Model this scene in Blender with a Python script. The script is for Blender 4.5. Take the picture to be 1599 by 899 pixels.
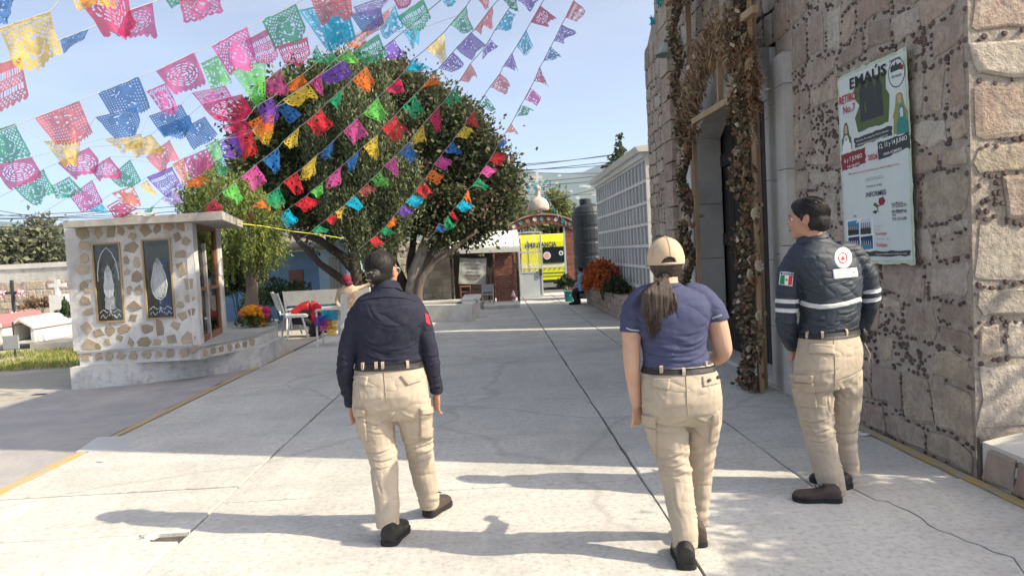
import bpy, bmesh, math, random
import numpy as np
from math import radians, sin, cos, pi, sqrt, atan2, tan
from mathutils import Vector, Matrix, noise
from mathutils.bvhtree import BVHTree

for o in list(bpy.data.objects): bpy.data.objects.remove(o)
scene = bpy.context.scene
C = scene.collection

# ------------------------------------------------------------ camera
FPX, CX, CY, CAMZ = 1155.0, 799.5, 449.5, 1.55
YAW, PITCH, ROLL = radians(1.27), radians(2.77), radians(2.86)
F_ = Vector((sin(YAW)*cos(PITCH), cos(YAW)*cos(PITCH), -sin(PITCH)))
R0 = Vector((cos(YAW), -sin(YAW), 0)); U0 = R0.cross(F_)
R_ = cos(ROLL)*R0 - sin(ROLL)*U0
U_ = sin(ROLL)*R0 + cos(ROLL)*U0
CAM = Vector((0, 0, CAMZ))
cd = bpy.data.cameras.new('camera'); cam = bpy.data.objects.new('camera', cd); C.objects.link(cam)
cam.matrix_world = Matrix(((R_.x, U_.x, -F_.x, 0), (R_.y, U_.y, -F_.y, 0), (R_.z, U_.z, -F_.z, CAMZ), (0, 0, 0, 1)))
cd.sensor_width = 36; cd.lens = FPX/1599*36; cd.clip_start = 0.05; cd.clip_end = 20000
scene.camera = cam
scene.render.resolution_x = 1024; scene.render.resolution_y = 575

def ray(px, py): return F_ + R_*((px-CX)/FPX) + U_*((CY-py)/FPX)
def at(px, py, Y):                      # measured pixel -> point at depth Y
    d = ray(px, py); return CAM + d*(Y/d.y)
def atx(px, py, X):
    d = ray(px, py); return CAM + d*(X/d.x)
def gnd(px, py, z=0.0):
    d = ray(px, py); return CAM + d*((z-CAMZ)/d.z)

# ------------------------------------------------------------ light
SUN_EL = radians(38.0)
SX, SY = 0.957, -0.290                  # horizontal direction towards the sun
w = bpy.data.worlds.new('World'); scene.world = w; w.use_nodes = True
nt = w.node_tree; bg = nt.nodes['Background']
sky = nt.nodes.new('ShaderNodeTexSky'); sky.sky_type = 'NISHITA'; sky.sun_disc = False
sky.sun_elevation = SUN_EL; sky.sun_rotation = atan2(SX, SY)
sky.air_density = 0.4; sky.dust_density = 10.0; sky.ozone_density = 1.5; sky.altitude = 1800
# thin high cloud whitening low in the sky
tc = nt.nodes.new('ShaderNodeTexCoord'); mp = nt.nodes.new('ShaderNodeMapping'); mp.inputs['Scale'].default_value = (1.6, 1.6, 7)
nz = nt.nodes.new('ShaderNodeTexNoise'); nz.inputs['Scale'].default_value = 2.2; nz.inputs['Detail'].default_value = 5
rp = nt.nodes.new('ShaderNodeValToRGB'); rp.color_ramp.elements[0].position = 0.47; rp.color_ramp.elements[1].position = 0.75
rp.color_ramp.elements[1].color = (0.16, 0.16, 0.16, 1)
mx = nt.nodes.new('ShaderNodeMix'); mx.data_type = 'RGBA'
nt.links.new(tc.outputs['Generated'], mp.inputs[0]); nt.links.new(mp.outputs[0], nz.inputs[0]); nt.links.new(nz.outputs[0], rp.inputs[0])
nt.links.new(rp.outputs[0], mx.inputs[0]); nt.links.new(sky.outputs[0], mx.inputs[6]); mx.inputs[7].default_value = (2.6, 2.9, 3.3, 1)
hz = nt.nodes.new('ShaderNodeMix'); hz.data_type = 'RGBA'; hz.inputs[0].default_value = 0.35; hz.inputs[7].default_value = (1.6, 1.55, 1.22, 1)
nt.links.new(mx.outputs[2], hz.inputs[6]); nt.links.new(hz.outputs[2], bg.inputs[0]); bg.inputs[1].default_value = 0.14
sl = bpy.data.lights.new('sun', 'SUN'); sl.energy = 2.0; sl.angle = radians(0.5); sl.color = (1.0, 0.88, 0.66)
so = bpy.data.objects.new('sun', sl); C.objects.link(so)
sdir = Vector((SX*cos(SUN_EL), SY*cos(SUN_EL), sin(SUN_EL)))
so.rotation_euler = sdir.to_track_quat('Z', 'Y').to_euler()
scene.view_settings.view_transform = 'Standard'; scene.view_settings.look = 'None'
scene.view_settings.exposure = 1.84; scene.view_settings.gamma = 1
scene.render.engine = 'CYCLES'
scene.cycles.max_bounces = 8; scene.cycles.diffuse_bounces = 4; scene.cycles.volume_bounces = 1; scene.cycles.transparent_max_bounces = 16

# ------------------------------------------------------------ helpers
def mat(name, col, rough=0.85, col2=None, scale=4.0, bump=0.0, bscale=None, rand=0.0, spec=0.3, metal=0.0,
        transl=0.0, stretch=(1, 1, 1), detail=6, lo=0.35, hi=0.65, col3=None, s3=0.7, bdist=0.02, trans=0.0, alpha=1.0, coat=0.0, fold=0.0):
    m = bpy.data.materials.new(name); m.use_nodes = True
    n = m.node_tree.nodes; l = m.node_tree.links; b = n['Principled BSDF']
    b.inputs['Roughness'].default_value = rough; b.inputs['Specular IOR Level'].default_value = spec; b.inputs['Metallic'].default_value = metal
    b.inputs['Coat Weight'].default_value = coat
    out = None
    t = n.new('ShaderNodeTexCoord'); mpg = n.new('ShaderNodeMapping'); mpg.inputs['Scale'].default_value = stretch
    l.new(t.outputs['Object'], mpg.inputs[0])
    rgb = n.new('ShaderNodeRGB'); rgb.outputs[0].default_value = (*col, 1); out = rgb.outputs[0]
    if col2:
        z = n.new('ShaderNodeTexNoise'); z.inputs['Scale'].default_value = scale; z.inputs['Detail'].default_value = detail; z.inputs['Roughness'].default_value = 0.62
        r = n.new('ShaderNodeMapRange'); r.inputs[1].default_value = lo; r.inputs[2].default_value = hi
        x = n.new('ShaderNodeMix'); x.data_type = 'RGBA'; x.inputs[7].default_value = (*col2, 1)
        l.new(mpg.outputs[0], z.inputs[0]); l.new(z.outputs[0], r.inputs[0]); l.new(r.outputs[0], x.inputs[0]); l.new(out, x.inputs[6]); out = x.outputs[2]
    if col3:
        z = n.new('ShaderNodeTexNoise'); z.inputs['Scale'].default_value = s3; z.inputs['Detail'].default_value = 8; z.inputs['Roughness'].default_value = 0.7
        r = n.new('ShaderNodeMapRange'); r.inputs[1].default_value = 0.5; r.inputs[2].default_value = 0.72
        x = n.new('ShaderNodeMix'); x.data_type = 'RGBA'; x.inputs[7].default_value = (*col3, 1)
        l.new(mpg.outputs[0], z.inputs[0]); l.new(z.outputs[0], r.inputs[0]); l.new(r.outputs[0], x.inputs[0]); l.new(out, x.inputs[6]); out = x.outputs[2]
    if rand:
        oi = n.new('ShaderNodeObjectInfo'); h = n.new('ShaderNodeHueSaturation'); mr = n.new('ShaderNodeMapRange')
        mr.inputs[3].default_value = 1-rand; mr.inputs[4].default_value = 1+rand
        l.new(oi.outputs['Random'], mr.inputs[0]); l.new(mr.outputs[0], h.inputs['Value']); l.new(out, h.inputs['Color'])
        mr2 = n.new('ShaderNodeMapRange'); mr2.inputs[3].default_value = 0.5-rand*0.05; mr2.inputs[4].default_value = 0.5+rand*0.05
        ml = n.new('ShaderNodeMath'); ml.operation = 'MULTIPLY'; ml.inputs[1].default_value = 7.31
        fr = n.new('ShaderNodeMath'); fr.operation = 'FRACT'
        l.new(oi.outputs['Random'], ml.inputs[0]); l.new(ml.outputs[0], fr.inputs[0]); l.new(fr.outputs[0], mr2.inputs[0]); l.new(mr2.outputs[0], h.inputs['Hue'])
        out = h.outputs[0]
    l.new(out, b.inputs['Base Color'])
    if bump:
        z = n.new('ShaderNodeTexNoise'); z.inputs['Scale'].default_value = bscale or scale*3; z.inputs['Detail'].default_value = 7; z.inputs['Roughness'].default_value = 0.65
        bp = n.new('ShaderNodeBump'); bp.inputs['Strength'].default_value = bump; bp.inputs['Distance'].default_value = bdist
        l.new(mpg.outputs[0], z.inputs[0]); l.new(z.outputs[0], bp.inputs['Height']); l.new(bp.outputs[0], b.inputs['Normal'])
    if fold:
        z1 = n.new('ShaderNodeTexNoise'); z1.inputs['Scale'].default_value = 4.2; z1.inputs['Detail'].default_value = 1; z1.inputs['Distortion'].default_value = .5
        mp2 = n.new('ShaderNodeMapping'); mp2.inputs['Scale'].default_value = (1.0, 1.0, 2.3); mp2.inputs['Rotation'].default_value = (0, .35, 0); l.new(t.outputs['Object'], mp2.inputs[0]); l.new(mp2.outputs[0], z1.inputs[0])
        ab = n.new('ShaderNodeMath'); ab.operation = 'SUBTRACT'; ab.inputs[1].default_value = .5; ab2 = n.new('ShaderNodeMath'); ab2.operation = 'ABSOLUTE'; l.new(z1.outputs[0], ab.inputs[0]); l.new(ab.outputs[0], ab2.inputs[0])
        pw = n.new('ShaderNodeMath'); pw.operation = 'POWER'; pw.inputs[1].default_value = .6; l.new(ab2.outputs[0], pw.inputs[0])
        bp2 = n.new('ShaderNodeBump'); bp2.inputs['Strength'].default_value = fold; bp2.inputs['Distance'].default_value = .035; l.new(pw.outputs[0], bp2.inputs['Height'])
        if bump: l.new(bp.outputs[0], bp2.inputs['Normal'])
        l.new(bp2.outputs[0], b.inputs['Normal'])
    if trans: b.inputs['Transmission Weight'].default_value = trans
    if alpha < 1: b.inputs['Alpha'].default_value = alpha
    if transl:
        tr = n.new('ShaderNodeBsdfTranslucent'); ms = n.new('ShaderNodeMixShader'); ms.inputs[0].default_value = transl
        l.new(out, tr.inputs[0]); l.new(b.outputs[0], ms.inputs[1]); l.new(tr.outputs[0], ms.inputs[2]); l.new(ms.outputs[0], n['Material Output'].inputs[0])
    return m

def org(o):
    v = Vector((0, 0, 0))
    while o is not None: v = v + o.location; o = o.parent
    return v

def link(name, me, parent=None):
    o = bpy.data.objects.new(name, me); C.objects.link(o)
    if parent is not None: o.parent = parent
    return o

def tag(o, label=None, cat=None, group=None, kind=None):
    if label: o['label'] = label
    if cat: o['category'] = cat
    if group: o['group'] = group
    if kind: o['kind'] = kind
    return o

def thing(name, loc, label, cat, group=None, kind=None):
    o = bpy.data.objects.new(name, None); C.objects.link(o); o.location = loc; o.empty_display_size = 0.1
    return tag(o, label, cat, group, kind)

class MB:
    def __init__(s): s.v = []; s.f = []; s.m = []; s.mats = []
    def mi(s, m):
        if m is None: return 0
        if m not in s.mats: s.mats.append(m)
        return s.mats.index(m)
    def add(s, vs, fs, m=None):
        k = len(s.v); i = s.mi(m); s.v += [tuple(x) for x in vs]
        for f in fs: s.f.append([a+k for a in f]); s.m.append(i)
        return s
    def box(s, x0, x1, y0, y1, z0, z1, m=None):
        return s.add([(x0,y0,z0),(x1,y0,z0),(x1,y1,z0),(x0,y1,z0),(x0,y0,z1),(x1,y0,z1),(x1,y1,z1),(x0,y1,z1)],
                     [(0,3,2,1),(4,5,6,7),(0,1,5,4),(1,2,6,5),(2,3,7,6),(3,0,4,7)], m)
    def hexa(s, a, b, m=None):          # two quads (each 4 pts, same winding) -> closed solid
        return s.add(list(a)+list(b), [(3,2,1,0),(4,5,6,7),(0,1,5,4),(1,2,6,5),(2,3,7,6),(3,0,4,7)], m)
    def prism(s, poly, z0, z1, m=None):
        n = len(poly)
        return s.add([(p[0],p[1],z0) for p in poly]+[(p[0],p[1],z1) for p in poly],
                     [tuple(range(n-1,-1,-1)), tuple(range(n,2*n))]+[(i,(i+1)%n,n+(i+1)%n,n+i) for i in range(n)], m)
    def extr(s, poly, d, m=None):       # 3D polygon extruded by vector d
        n = len(poly); d = Vector(d)
        return s.add([Vector(p) for p in poly]+[Vector(p)+d for p in poly],
                     [tuple(range(n-1,-1,-1)), tuple(range(n,2*n))]+[(i,(i+1)%n,n+(i+1)%n,n+i) for i in range(n)], m)
    def rings(s, rs, m=None, cap=True):
        n = len(rs[0]); k = []
        for r in rs: k += r
        fs = []
        for i in range(len(rs)-1):
            for j in range(n): fs.append((i*n+j, i*n+(j+1)%n, (i+1)*n+(j+1)%n, (i+1)*n+j))
        if cap: fs.append(tuple(range(n-1,-1,-1))); fs.append(tuple((len(rs)-1)*n+j for j in range(n)))
        return s.add(k, fs, m)
    def tube(s, pts, rad, n=8, m=None, ref=None, el=1.0, cap=True):
        pts = [Vector(p) for p in pts]; k = len(pts)
        if not hasattr(rad, '__len__'): rad = [rad]*k
        rs = []; ref = Vector(ref) if ref is not None else None
        pa = None
        for i, p in enumerate(pts):
            t = (pts[min(i+1,k-1)]-pts[max(i-1,0)])
            if t.length < 1e-9: t = Vector((0,0,1))
            t.normalize()
            if ref is not None: a = ref - t*ref.dot(t)
            elif pa is None: a = t.orthogonal()
            else: a = pa - t*pa.dot(t)
            if a.length < 1e-6: a = t.orthogonal()
            a.normalize(); pa = a; b = t.cross(a)
            r = rad[i]; ra, rb = (r if hasattr(r, '__len__') else (r, r*el))
            rs.append([p + a*(ra*cos(2*pi*j/n)) + b*(rb*sin(2*pi*j/n)) for j in range(n)])
        return s.rings(rs, m, cap)
    def ball(s, c, r, nu=12, nv=8, m=None, rot=None, fn=None):
        c = Vector(c); r = r if hasattr(r, '__len__') else (r, r, r); vs = []; fs = []
        for i in range(nv+1):
            th = pi*i/nv
            for j in range(nu):
                ph = 2*pi*j/nu; d = Vector((sin(th)*cos(ph), sin(th)*sin(ph), cos(th)))
                q = Vector((d.x*r[0], d.y*r[1], d.z*r[2]))
                if fn: q = q*fn(d)
                if rot: q = rot @ q
                vs.append(c+q)
        for i in range(nv):
            for j in range(nu): fs.append((i*nu+j, (i+1)*nu+j, (i+1)*nu+(j+1)%nu, i*nu+(j+1)%nu))
        return s.add(vs, fs, m)
    def lathe(s, c, prof, n=16, m=None):
        c = Vector(c)
        return s.rings([[c+Vector((r*cos(2*pi*j/n), r*sin(2*pi*j/n), z)) for j in range(n)] for r, z in prof], m)
    def build(s, name, m=None, parent=None, smooth=False, merge=False):
        me = bpy.data.meshes.new(name); o3 = org(parent)
        me.from_pydata([(a[0]-o3.x, a[1]-o3.y, a[2]-o3.z) for a in s.v], [], s.f)
        if s.mats:
            for q in s.mats: me.materials.append(q)
            me.polygons.foreach_set('material_index', s.m)
        elif m: me.materials.append(m)
        if smooth: me.polygons.foreach_set('use_smooth', [True]*len(me.polygons))
        if merge:
            bm = bmesh.new(); bm.from_mesh(me); bmesh.ops.remove_doubles(bm, verts=bm.verts, dist=1e-5); bm.to_mesh(me); bm.free()
        me.update()
        return link(name, me, parent)

def clone(o, name=None, loc=None, parent='same'):
    c = o.copy(); C.objects.link(c)
    if name: c.name = name
    if loc is not None: c.location = loc
    if parent != 'same': c.parent = parent
    return c
def copy_tree(o, parent=None):
    kids = list(o.children); c = o.copy(); C.objects.link(c); c.parent = parent
    for ch in kids: copy_tree(ch, c)
    return c

def remeshed(mb, voxel, smooth=4, name='m'):
    """union of overlapping lofts -> one continuous skin; returns mesh in world coords"""
    me = bpy.data.meshes.new(name); me.from_pydata(mb.v, [], mb.f)
    o = bpy.data.objects.new(name, me); C.objects.link(o)
    md = o.modifiers.new('r', 'REMESH'); md.mode = 'VOXEL'; md.voxel_size = voxel; md.use_smooth_shade = True
    if smooth:
        sm = o.modifiers.new('s', 'SMOOTH'); sm.iterations = smooth; sm.factor = 0.5
    dg = bpy.context.evaluated_depsgraph_get(); dg.update()
    out = bpy.data.meshes.new_from_object(o.evaluated_get(dg)); out.name = name
    bpy.data.objects.remove(o); bpy.data.meshes.remove(me)
    return out
def finish(me, name, m, parent, disp=None, creases=()):
    n = len(me.vertices); co = np.empty(n*3, 'f'); me.vertices.foreach_get('co', co); co = co.reshape(-1, 3)
    if disp:
        no = np.empty(n*3, 'f'); me.vertices.foreach_get('normal', no); no = no.reshape(-1, 3)
        d = np.array([disp(Vector(c), Vector(q)) for c, q in zip(co, no)], 'f'); co = co + no*d[:, None]
    if creases:
        no = np.empty(n*3, 'f'); me.vertices.foreach_get('normal', no); no = no.reshape(-1, 3); tot = np.zeros(n, 'f')
        for p0, p1, wd, am in creases:
            p0 = np.array(p0, 'f'); p1 = np.array(p1, 'f'); d = p1-p0; L = float(np.linalg.norm(d))+1e-6; d = d/L
            rel = co-p0; t = rel@d; tc_ = np.clip(t, 0, L); near = p0+tc_[:, None]*d
            per = np.cross(d, np.array([0, 1, 0], 'f')); per /= np.linalg.norm(per)+1e-6
            if per[2] < 0: per = -per
            dd = co-near; bow = .10*L*np.sin(np.pi*np.clip(t/L, 0, 1)); s = dd@per + bow; oth = np.linalg.norm(dd, axis=1)
            mask = (oth < max(.06, wd*5)); end = np.exp(-((t-tc_)/(wd*1.5))**2)*np.clip(np.sin(np.pi*np.clip(t/L, .06, .94))*1.6, 0, 1)
            prof = -np.exp(-(s/(wd*.42))**2) + .85*np.exp(-((s-wd*1.1)/(wd*.8))**2) + .45*np.exp(-((s+wd*1.0)/(wd*.8))**2)
            dy = np.abs(dd[:, 1]); tot += np.where(mask & (dy < .09), am*prof*end, 0)
        co = co+no*tot[:, None]
    bvco = [Vector(c) for c in co]
    bvh = BVHTree.FromPolygons(bvco, [tuple(p.vertices) for p in me.polygons])
    o3 = np.array(org(parent), 'f'); me.vertices.foreach_set('co', (co-o3).ravel())
    me.materials.clear(); me.materials.append(m); me.polygons.foreach_set('use_smooth', [True]*len(me.polygons)); me.update()
    return link(name, me, parent), bvh

_font_cache = {}
def text_geo(s, bold=0.0, wide=1.0):
    """-> (verts2d normalised so height of capitals = 1, faces, width)"""
    k = (s, bold, wide)
    if k in _font_cache: return _font_cache[k]
    cu = bpy.data.curves.new('t', 'FONT'); cu.body = s; cu.size = 1.0; cu.offset = bold; cu.resolution_u = 2; cu.space_character = 1.0
    o = bpy.data.objects.new('t', cu); C.objects.link(o)
    dg = bpy.context.evaluated_depsgraph_get(); me = bpy.data.meshes.new_from_object(o.evaluated_get(dg))
    vs = [(v.co.x*wide/0.72, v.co.y/0.72) for v in me.vertices]; fs = [tuple(p.vertices) for p in me.polygons]
    bpy.data.objects.remove(o); bpy.data.curves.remove(cu); bpy.data.meshes.remove(me)
    wd = max([v[0] for v in vs], default=1)
    _font_cache[k] = (vs, fs, wd); return _font_cache[k]
def lettering(mb, s, origin, du, dv, h, m=None, width=None, bold=0.01, align='l', n=None, lift=0.0):
    """text with cap height h; du,dv unit vectors; width forces total width"""
    vs, fs, wd = text_geo(s, bold); sx = (width/wd) if width else h
    off = {'l': 0, 'c': -wd*sx/2, 'r': -wd*sx}[align]
    origin = Vector(origin); du = Vector(du); dv = Vector(dv); nn = Vector(n)*lift if n is not None else Vector((0,0,0))
    mb.add([origin + du*(off+v[0]*sx) + dv*(v[1]*h) + nn for v in vs], fs, m)

def leaves(name, m, pts, size, parent, jit=0.4, flat=0.0, seed=1, mats=None, aspect=0.55, ax=None, kind=None):
    """one leaf-shaped quad per point (numpy); pts Nx3 world"""
    rg = np.random.default_rng(seed); n = len(pts); pts = np.asarray(pts, 'f')
    a = rg.normal(size=(n, 3)) if ax is None else np.asarray(ax, 'f') + rg.normal(size=(n, 3))*jit
    a /= np.linalg.norm(a, axis=1)[:, None]+1e-9
    b = rg.normal(size=(n, 3)); b[:, 2] *= (1-flat); b -= a*(a*b).sum(1)[:, None]; b /= np.linalg.norm(b, axis=1)[:, None]+1e-9
    s = (size*(1+jit*(rg.random(n)*2-1)))[:, None]
    v = np.stack([pts-a*s*0.5, pts+b*s*0.5*aspect, pts+a*s*0.5, pts-b*s*0.5*aspect], 1).reshape(-1, 3) - np.array(org(parent))
    me = bpy.data.meshes.new(name); me.vertices.add(4*n); me.vertices.foreach_set('co', v.astype('f').ravel())
    me.loops.add(4*n); me.loops.foreach_set('vertex_index', np.arange(4*n, dtype='i'))
    me.polygons.add(n); me.polygons.foreach_set('loop_start', np.arange(0, 4*n, 4, dtype='i'))
    for q in (mats or [m]): me.materials.append(q)
    if mats: me.polygons.foreach_set('material_index', rg.integers(0, len(mats), n).astype('i'))
    me.update(calc_edges=True)
    o = link(name, me, parent)
    if kind: o['kind'] = kind
    return o
# ------------------------------------------------------------ ground
rnd = random.Random(5)
M = {}
M['concrete'] = mat('yard_concrete', (0.60,0.585,0.545), 0.9, (0.53,0.515,0.485), 1.1, 0.5, 22, rand=0.06, col3=(0.44,0.43,0.41), s3=0.5, bdist=0.014, lo=0.3, hi=0.7)
def wear(m, cols):
    # extra layers of wear: brushed streaks, dark specks, fine hairline cracks, pale lime bloom
    n = m.node_tree.nodes; l = m.node_tree.links; bs = n['Principled BSDF']; src = bs.inputs['Base Color'].links[0].from_socket
    t = n.new('ShaderNodeTexCoord')
    for kind, col, fac, sc, st, rot in cols:
        mpn = n.new('ShaderNodeMapping'); mpn.inputs['Scale'].default_value = st; mpn.inputs['Rotation'].default_value = (0,0,rot); l.new(t.outputs['Object'], mpn.inputs[0])
        r = n.new('ShaderNodeMapRange'); r.inputs[4].default_value = fac
        if kind == 'noise': z = n.new('ShaderNodeTexNoise'); z.inputs['Scale'].default_value = sc; z.inputs['Detail'].default_value = 9; z.inputs['Roughness'].default_value = .7; r.inputs[1].default_value = .48; r.inputs[2].default_value = .72
        else:
            z = n.new('ShaderNodeTexVoronoi'); z.feature = 'DISTANCE_TO_EDGE'; z.inputs['Scale'].default_value = sc; r.inputs[1].default_value = .012; r.inputs[2].default_value = .0
            dn = n.new('ShaderNodeTexNoise'); dn.inputs['Scale'].default_value = sc*4; dn.inputs['Detail'].default_value = 6; va = n.new('ShaderNodeVectorMath'); va.operation = 'ADD'; sc_ = n.new('ShaderNodeVectorMath'); sc_.operation = 'SCALE'; sc_.inputs['Scale'].default_value = .22/sc
            l.new(mpn.outputs[0], dn.inputs[0]); l.new(dn.outputs['Color'], sc_.inputs[0]); l.new(mpn.outputs[0], va.inputs[0]); l.new(sc_.outputs[0], va.inputs[1]); l.new(va.outputs[0], z.inputs['Vector'])
        if kind == 'noise': l.new(mpn.outputs[0], z.inputs['Vector'])
        l.new(z.outputs[0], r.inputs[0]); x = n.new('ShaderNodeMix'); x.data_type = 'RGBA'; x.inputs[7].default_value = (*col,1); l.new(r.outputs[0], x.inputs[0]); l.new(src, x.inputs[6]); src = x.outputs[2]
    l.new(src, bs.inputs['Base Color'])
wear(M['concrete'], [('noise',(.36,.355,.34),.5,1.6,(.35,2.2,1),.25),('noise',(.66,.63,.57),.6,2.4,(2.0,.4,1),-.2),('noise',(.22,.21,.195),.65,26,(1,1,1),0),('crack',(.30,.29,.265),.45,.23,(1,1,1),.4),('noise',(.33,.32,.30),.6,.9,(1,1,1),1.1)])
M['joint'] = mat('joint_dirt', (0.075,0.07,0.062), 0.95, (0.14,0.13,0.115), 8, 0.5, 40)
M['patch'] = mat('new_mortar', (0.52,0.53,0.53), 0.85, (0.45,0.46,0.46), 3, 0.2, 30)
M['paver'] = mat('worn_paving', (0.40,0.375,0.365), 0.92, (0.32,0.315,0.32), 2.0, 0.7, 14, col3=(0.47,0.44,0.41), s3=0.9)
M['dirt'] = mat('pale_dirt', (0.44,0.40,0.34), 0.95, (0.33,0.31,0.27), 1.2, 0.8, 9, col3=(0.52,0.48,0.40), s3=0.6)
M['earth'] = mat('far_ground', (0.24,0.23,0.17), 0.95, (0.14,0.16,0.09), 0.15, 0.4, 4)
M['yellow'] = mat('yellow_line_paint', (0.50,0.35,0.13), 0.85, (0.40,0.36,0.28), 6, 0.2, 30, lo=0.4, hi=0.6)
MB().add([(-6000,-300,-0.06),(6000,-300,-0.06),(6000,9000,-0.06),(-6000,9000,-0.06)], [(0,1,2,3)]).build('ground', M['earth'])['kind'] = 'structure'
g = MB().add([(-22,8,-0.035),(-3.72,8,-0.035),(-3.72,40,-0.035),(-22,40,-0.035),(-22,-3,-0.035),(-3.72,-3,-0.035)], [(0,1,2,3),(4,5,1,0)])
g.build('dirt_yard', M['dirt'])['kind'] = 'structure'
# worn paving left of the yellow line: slightly uneven sheet
vs = []; fs = []; nx, ny = 46, 90
for j in range(ny+1):
    for i in range(nx+1):
        x = -9.5+(5.74)*i/nx; y = -1+12.6*j/ny
        vs.append((x, y, -0.012+0.010*noise.noise(Vector((x*3, y*3, 1)))+0.004*noise.noise(Vector((x*14, y*14, 1)))))
for j in range(ny):
    for i in range(nx):
        x = -9.5+5.74*i/nx; y = -1+12.6*j/ny
        if y > 9.0 and x < -6.2+0.5*noise.noise(Vector((x*2, y*2, 4))): continue
        a = j*(nx+1)+i; fs.append((a, a+1, a+nx+2, a+nx+1))
MB().add(vs, fs).build('worn_paving', M['paver'], None, True)['kind'] = 'structure'

yard = MB().box(-3.74, 2.98, -2, 27, -0.08, -0.03).build('concrete_yard', M['joint']); yard['kind'] = 'structure'
def slab(poly, m='concrete', z=0.0, name='slab', inset=0.009):
    cx = sum(p[0] for p in poly)/len(poly); cy = sum(p[1] for p in poly)/len(poly)
    q = [(p[0]+(inset if p[0] < cx else -inset), p[1]+(inset if p[1] < cy else -inset)) for p in poly]
    n = len(q); zz = z+rnd.uniform(-0.0025, 0.0025)
    t = [(p[0]+(0.006 if p[0] < cx else -0.006), p[1]+(0.006 if p[1] < cy else -0.006)) for p in q]
    b = MB().add([(p[0],p[1],-0.05) for p in q]+[(p[0],p[1],zz-0.006) for p in q]+[(p[0],p[1],zz) for p in t],
        [tuple(range(2*n,3*n))]+[(i,(i+1)%n,n+(i+1)%n,n+i) for i in range(n)]+[(n+i,n+(i+1)%n,2*n+(i+1)%n,2*n+i) for i in range(n)])
    o = b.build(name, M[m], yard); return o
def wob(x0, y0, x1, y1, n=7, a=0.006):
    return [(x0+(x1-x0)*i/n + (rnd.uniform(-a,a) if 0<i<n else 0), y0+(y1-y0)*i/n+(rnd.uniform(-a,a) if 0<i<n else 0)) for i in range(n)]
def rectslab(x0, x1, y0, y1, **k):
    slab(wob(x0,y0,x1,y0)+wob(x1,y0,x1,y1)+wob(x1,y1,x0,y1)+wob(x0,y1,x0,y0), **k)
def strip(x0, x1, ys):
    for a, b in zip(ys, ys[1:]): rectslab(x0, x1, a, b)
strip(-3.62, -1.88, [4.35, 5.2, 5.95, 7.7, 9.5, 11.3, 13.1, 14.9, 16.8, 19.2, 22.0, 25])
strip(-1.88, 0.91, [-1.9, 1.6, 4.85, 6.15, 7.9, 9.7, 11.7, 13.5, 15.3, 17.1, 18.9, 20.7, 22.5, 24.3, 26.9])
strip(0.91, 1.92, [4.5, 6.3, 8.1, 9.9, 11.7, 13.5, 15.3, 17.1, 18.9, 20.7, 22.5, 24.3, 26.9])
strip(1.92, 2.84, [4.5, 6.3, 8.1, 9.9, 11.7, 13.5, 15.3, 17.1, 18.9, 20.7, 22.5, 24.3, 26.9])
strip(-3.62, -1.88, [-1.9, 1.2, 2.9])
# slab with a broken corner by the joint
ck = [gnd(*p) for p in ((252,828),(240,843),(222,842),(208,836),(206,829))]
slab([(-3.62,2.9),(-1.88,2.9),(-1.88,ck[1].y-0.02)]+[(p.x,p.y) for p in ck[1:]]+[(ck[4].x,4.35),(-3.62,4.35)])
for p, s in ((ck[2], 0.05), (ck[3], 0.04), (gnd(232,834), 0.06)):
    MB().ball((p.x,p.y,-0.02), (s,s*0.7,0.022), 7, 4, fn=lambda d: 1+0.25*noise.noise(d*2+Vector((p.x*9,0,0)))).build('concrete_fragment', M['concrete'], yard)
# cracked slab beside the church
cr = [gnd(*p) for p in ((1334,766),(1366,780),(1384,783),(1402,791),(1420,798),(1438,809),(1450,818),(1465,827),(1488,834),(1510,845),(1532,851),(1550,861),(1570,866),(1581,870),(1599,897))]
cl = [(p.x+rnd.uniform(-.008,.008), p.y+rnd.uniform(-.008,.008)) for p in cr]; cl[0] = (cl[0][0], 4.5)
cl += [(cl[-1][0]+0.1, cl[-1][1]-0.35), (2.62, 2.2), (2.84, 1.9)]
right = [(2.84, 4.494)] + [(p[0]+rnd.uniform(.004,.012), p[1]+rnd.uniform(.003,.010)) for p in cl]
left = [(0.916,4.494),(0.916,-1.9),(2.83,-1.9)] + [(p[0]-rnd.uniform(.002,.008),p[1]-rnd.uniform(.002,.007)) for p in reversed(cl)]
for poly in (right, left): MB().prism(poly[::-1] if poly is right else poly, -0.05, 0.0).build('slab', M['concrete'], yard)
pp = [gnd(*p) for p in ((118,706),(188,703),(221,680),(152,683))]
MB().prism([(p.x,p.y) for p in pp], -0.02, 0.005).build('repair_patch', M['patch'], yard)
# yellow painted edges
for nm, x0, x1, z0, ya, yb in (('yellow_edge_line', -3.715, -3.640, 0.004, -2, 13.2), ('yellow_edge_line', 2.855, 2.93, 0.004, -2, 7.0)):
    ys = np.linspace(ya, yb, 60); a = [(x0+rnd.uniform(-.008,.008), y) for y in ys]; b = [(x1+rnd.uniform(-.008,.008), y) for y in ys]
    MB().prism(a[::-1][::-1]+b[::-1], -0.04, z0).build(nm, M['yellow'], yard)
MB().box(2.84, 2.97, 7.0, 13.9, -0.04, 0.001).build('slab', M['concrete'], yard)

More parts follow.
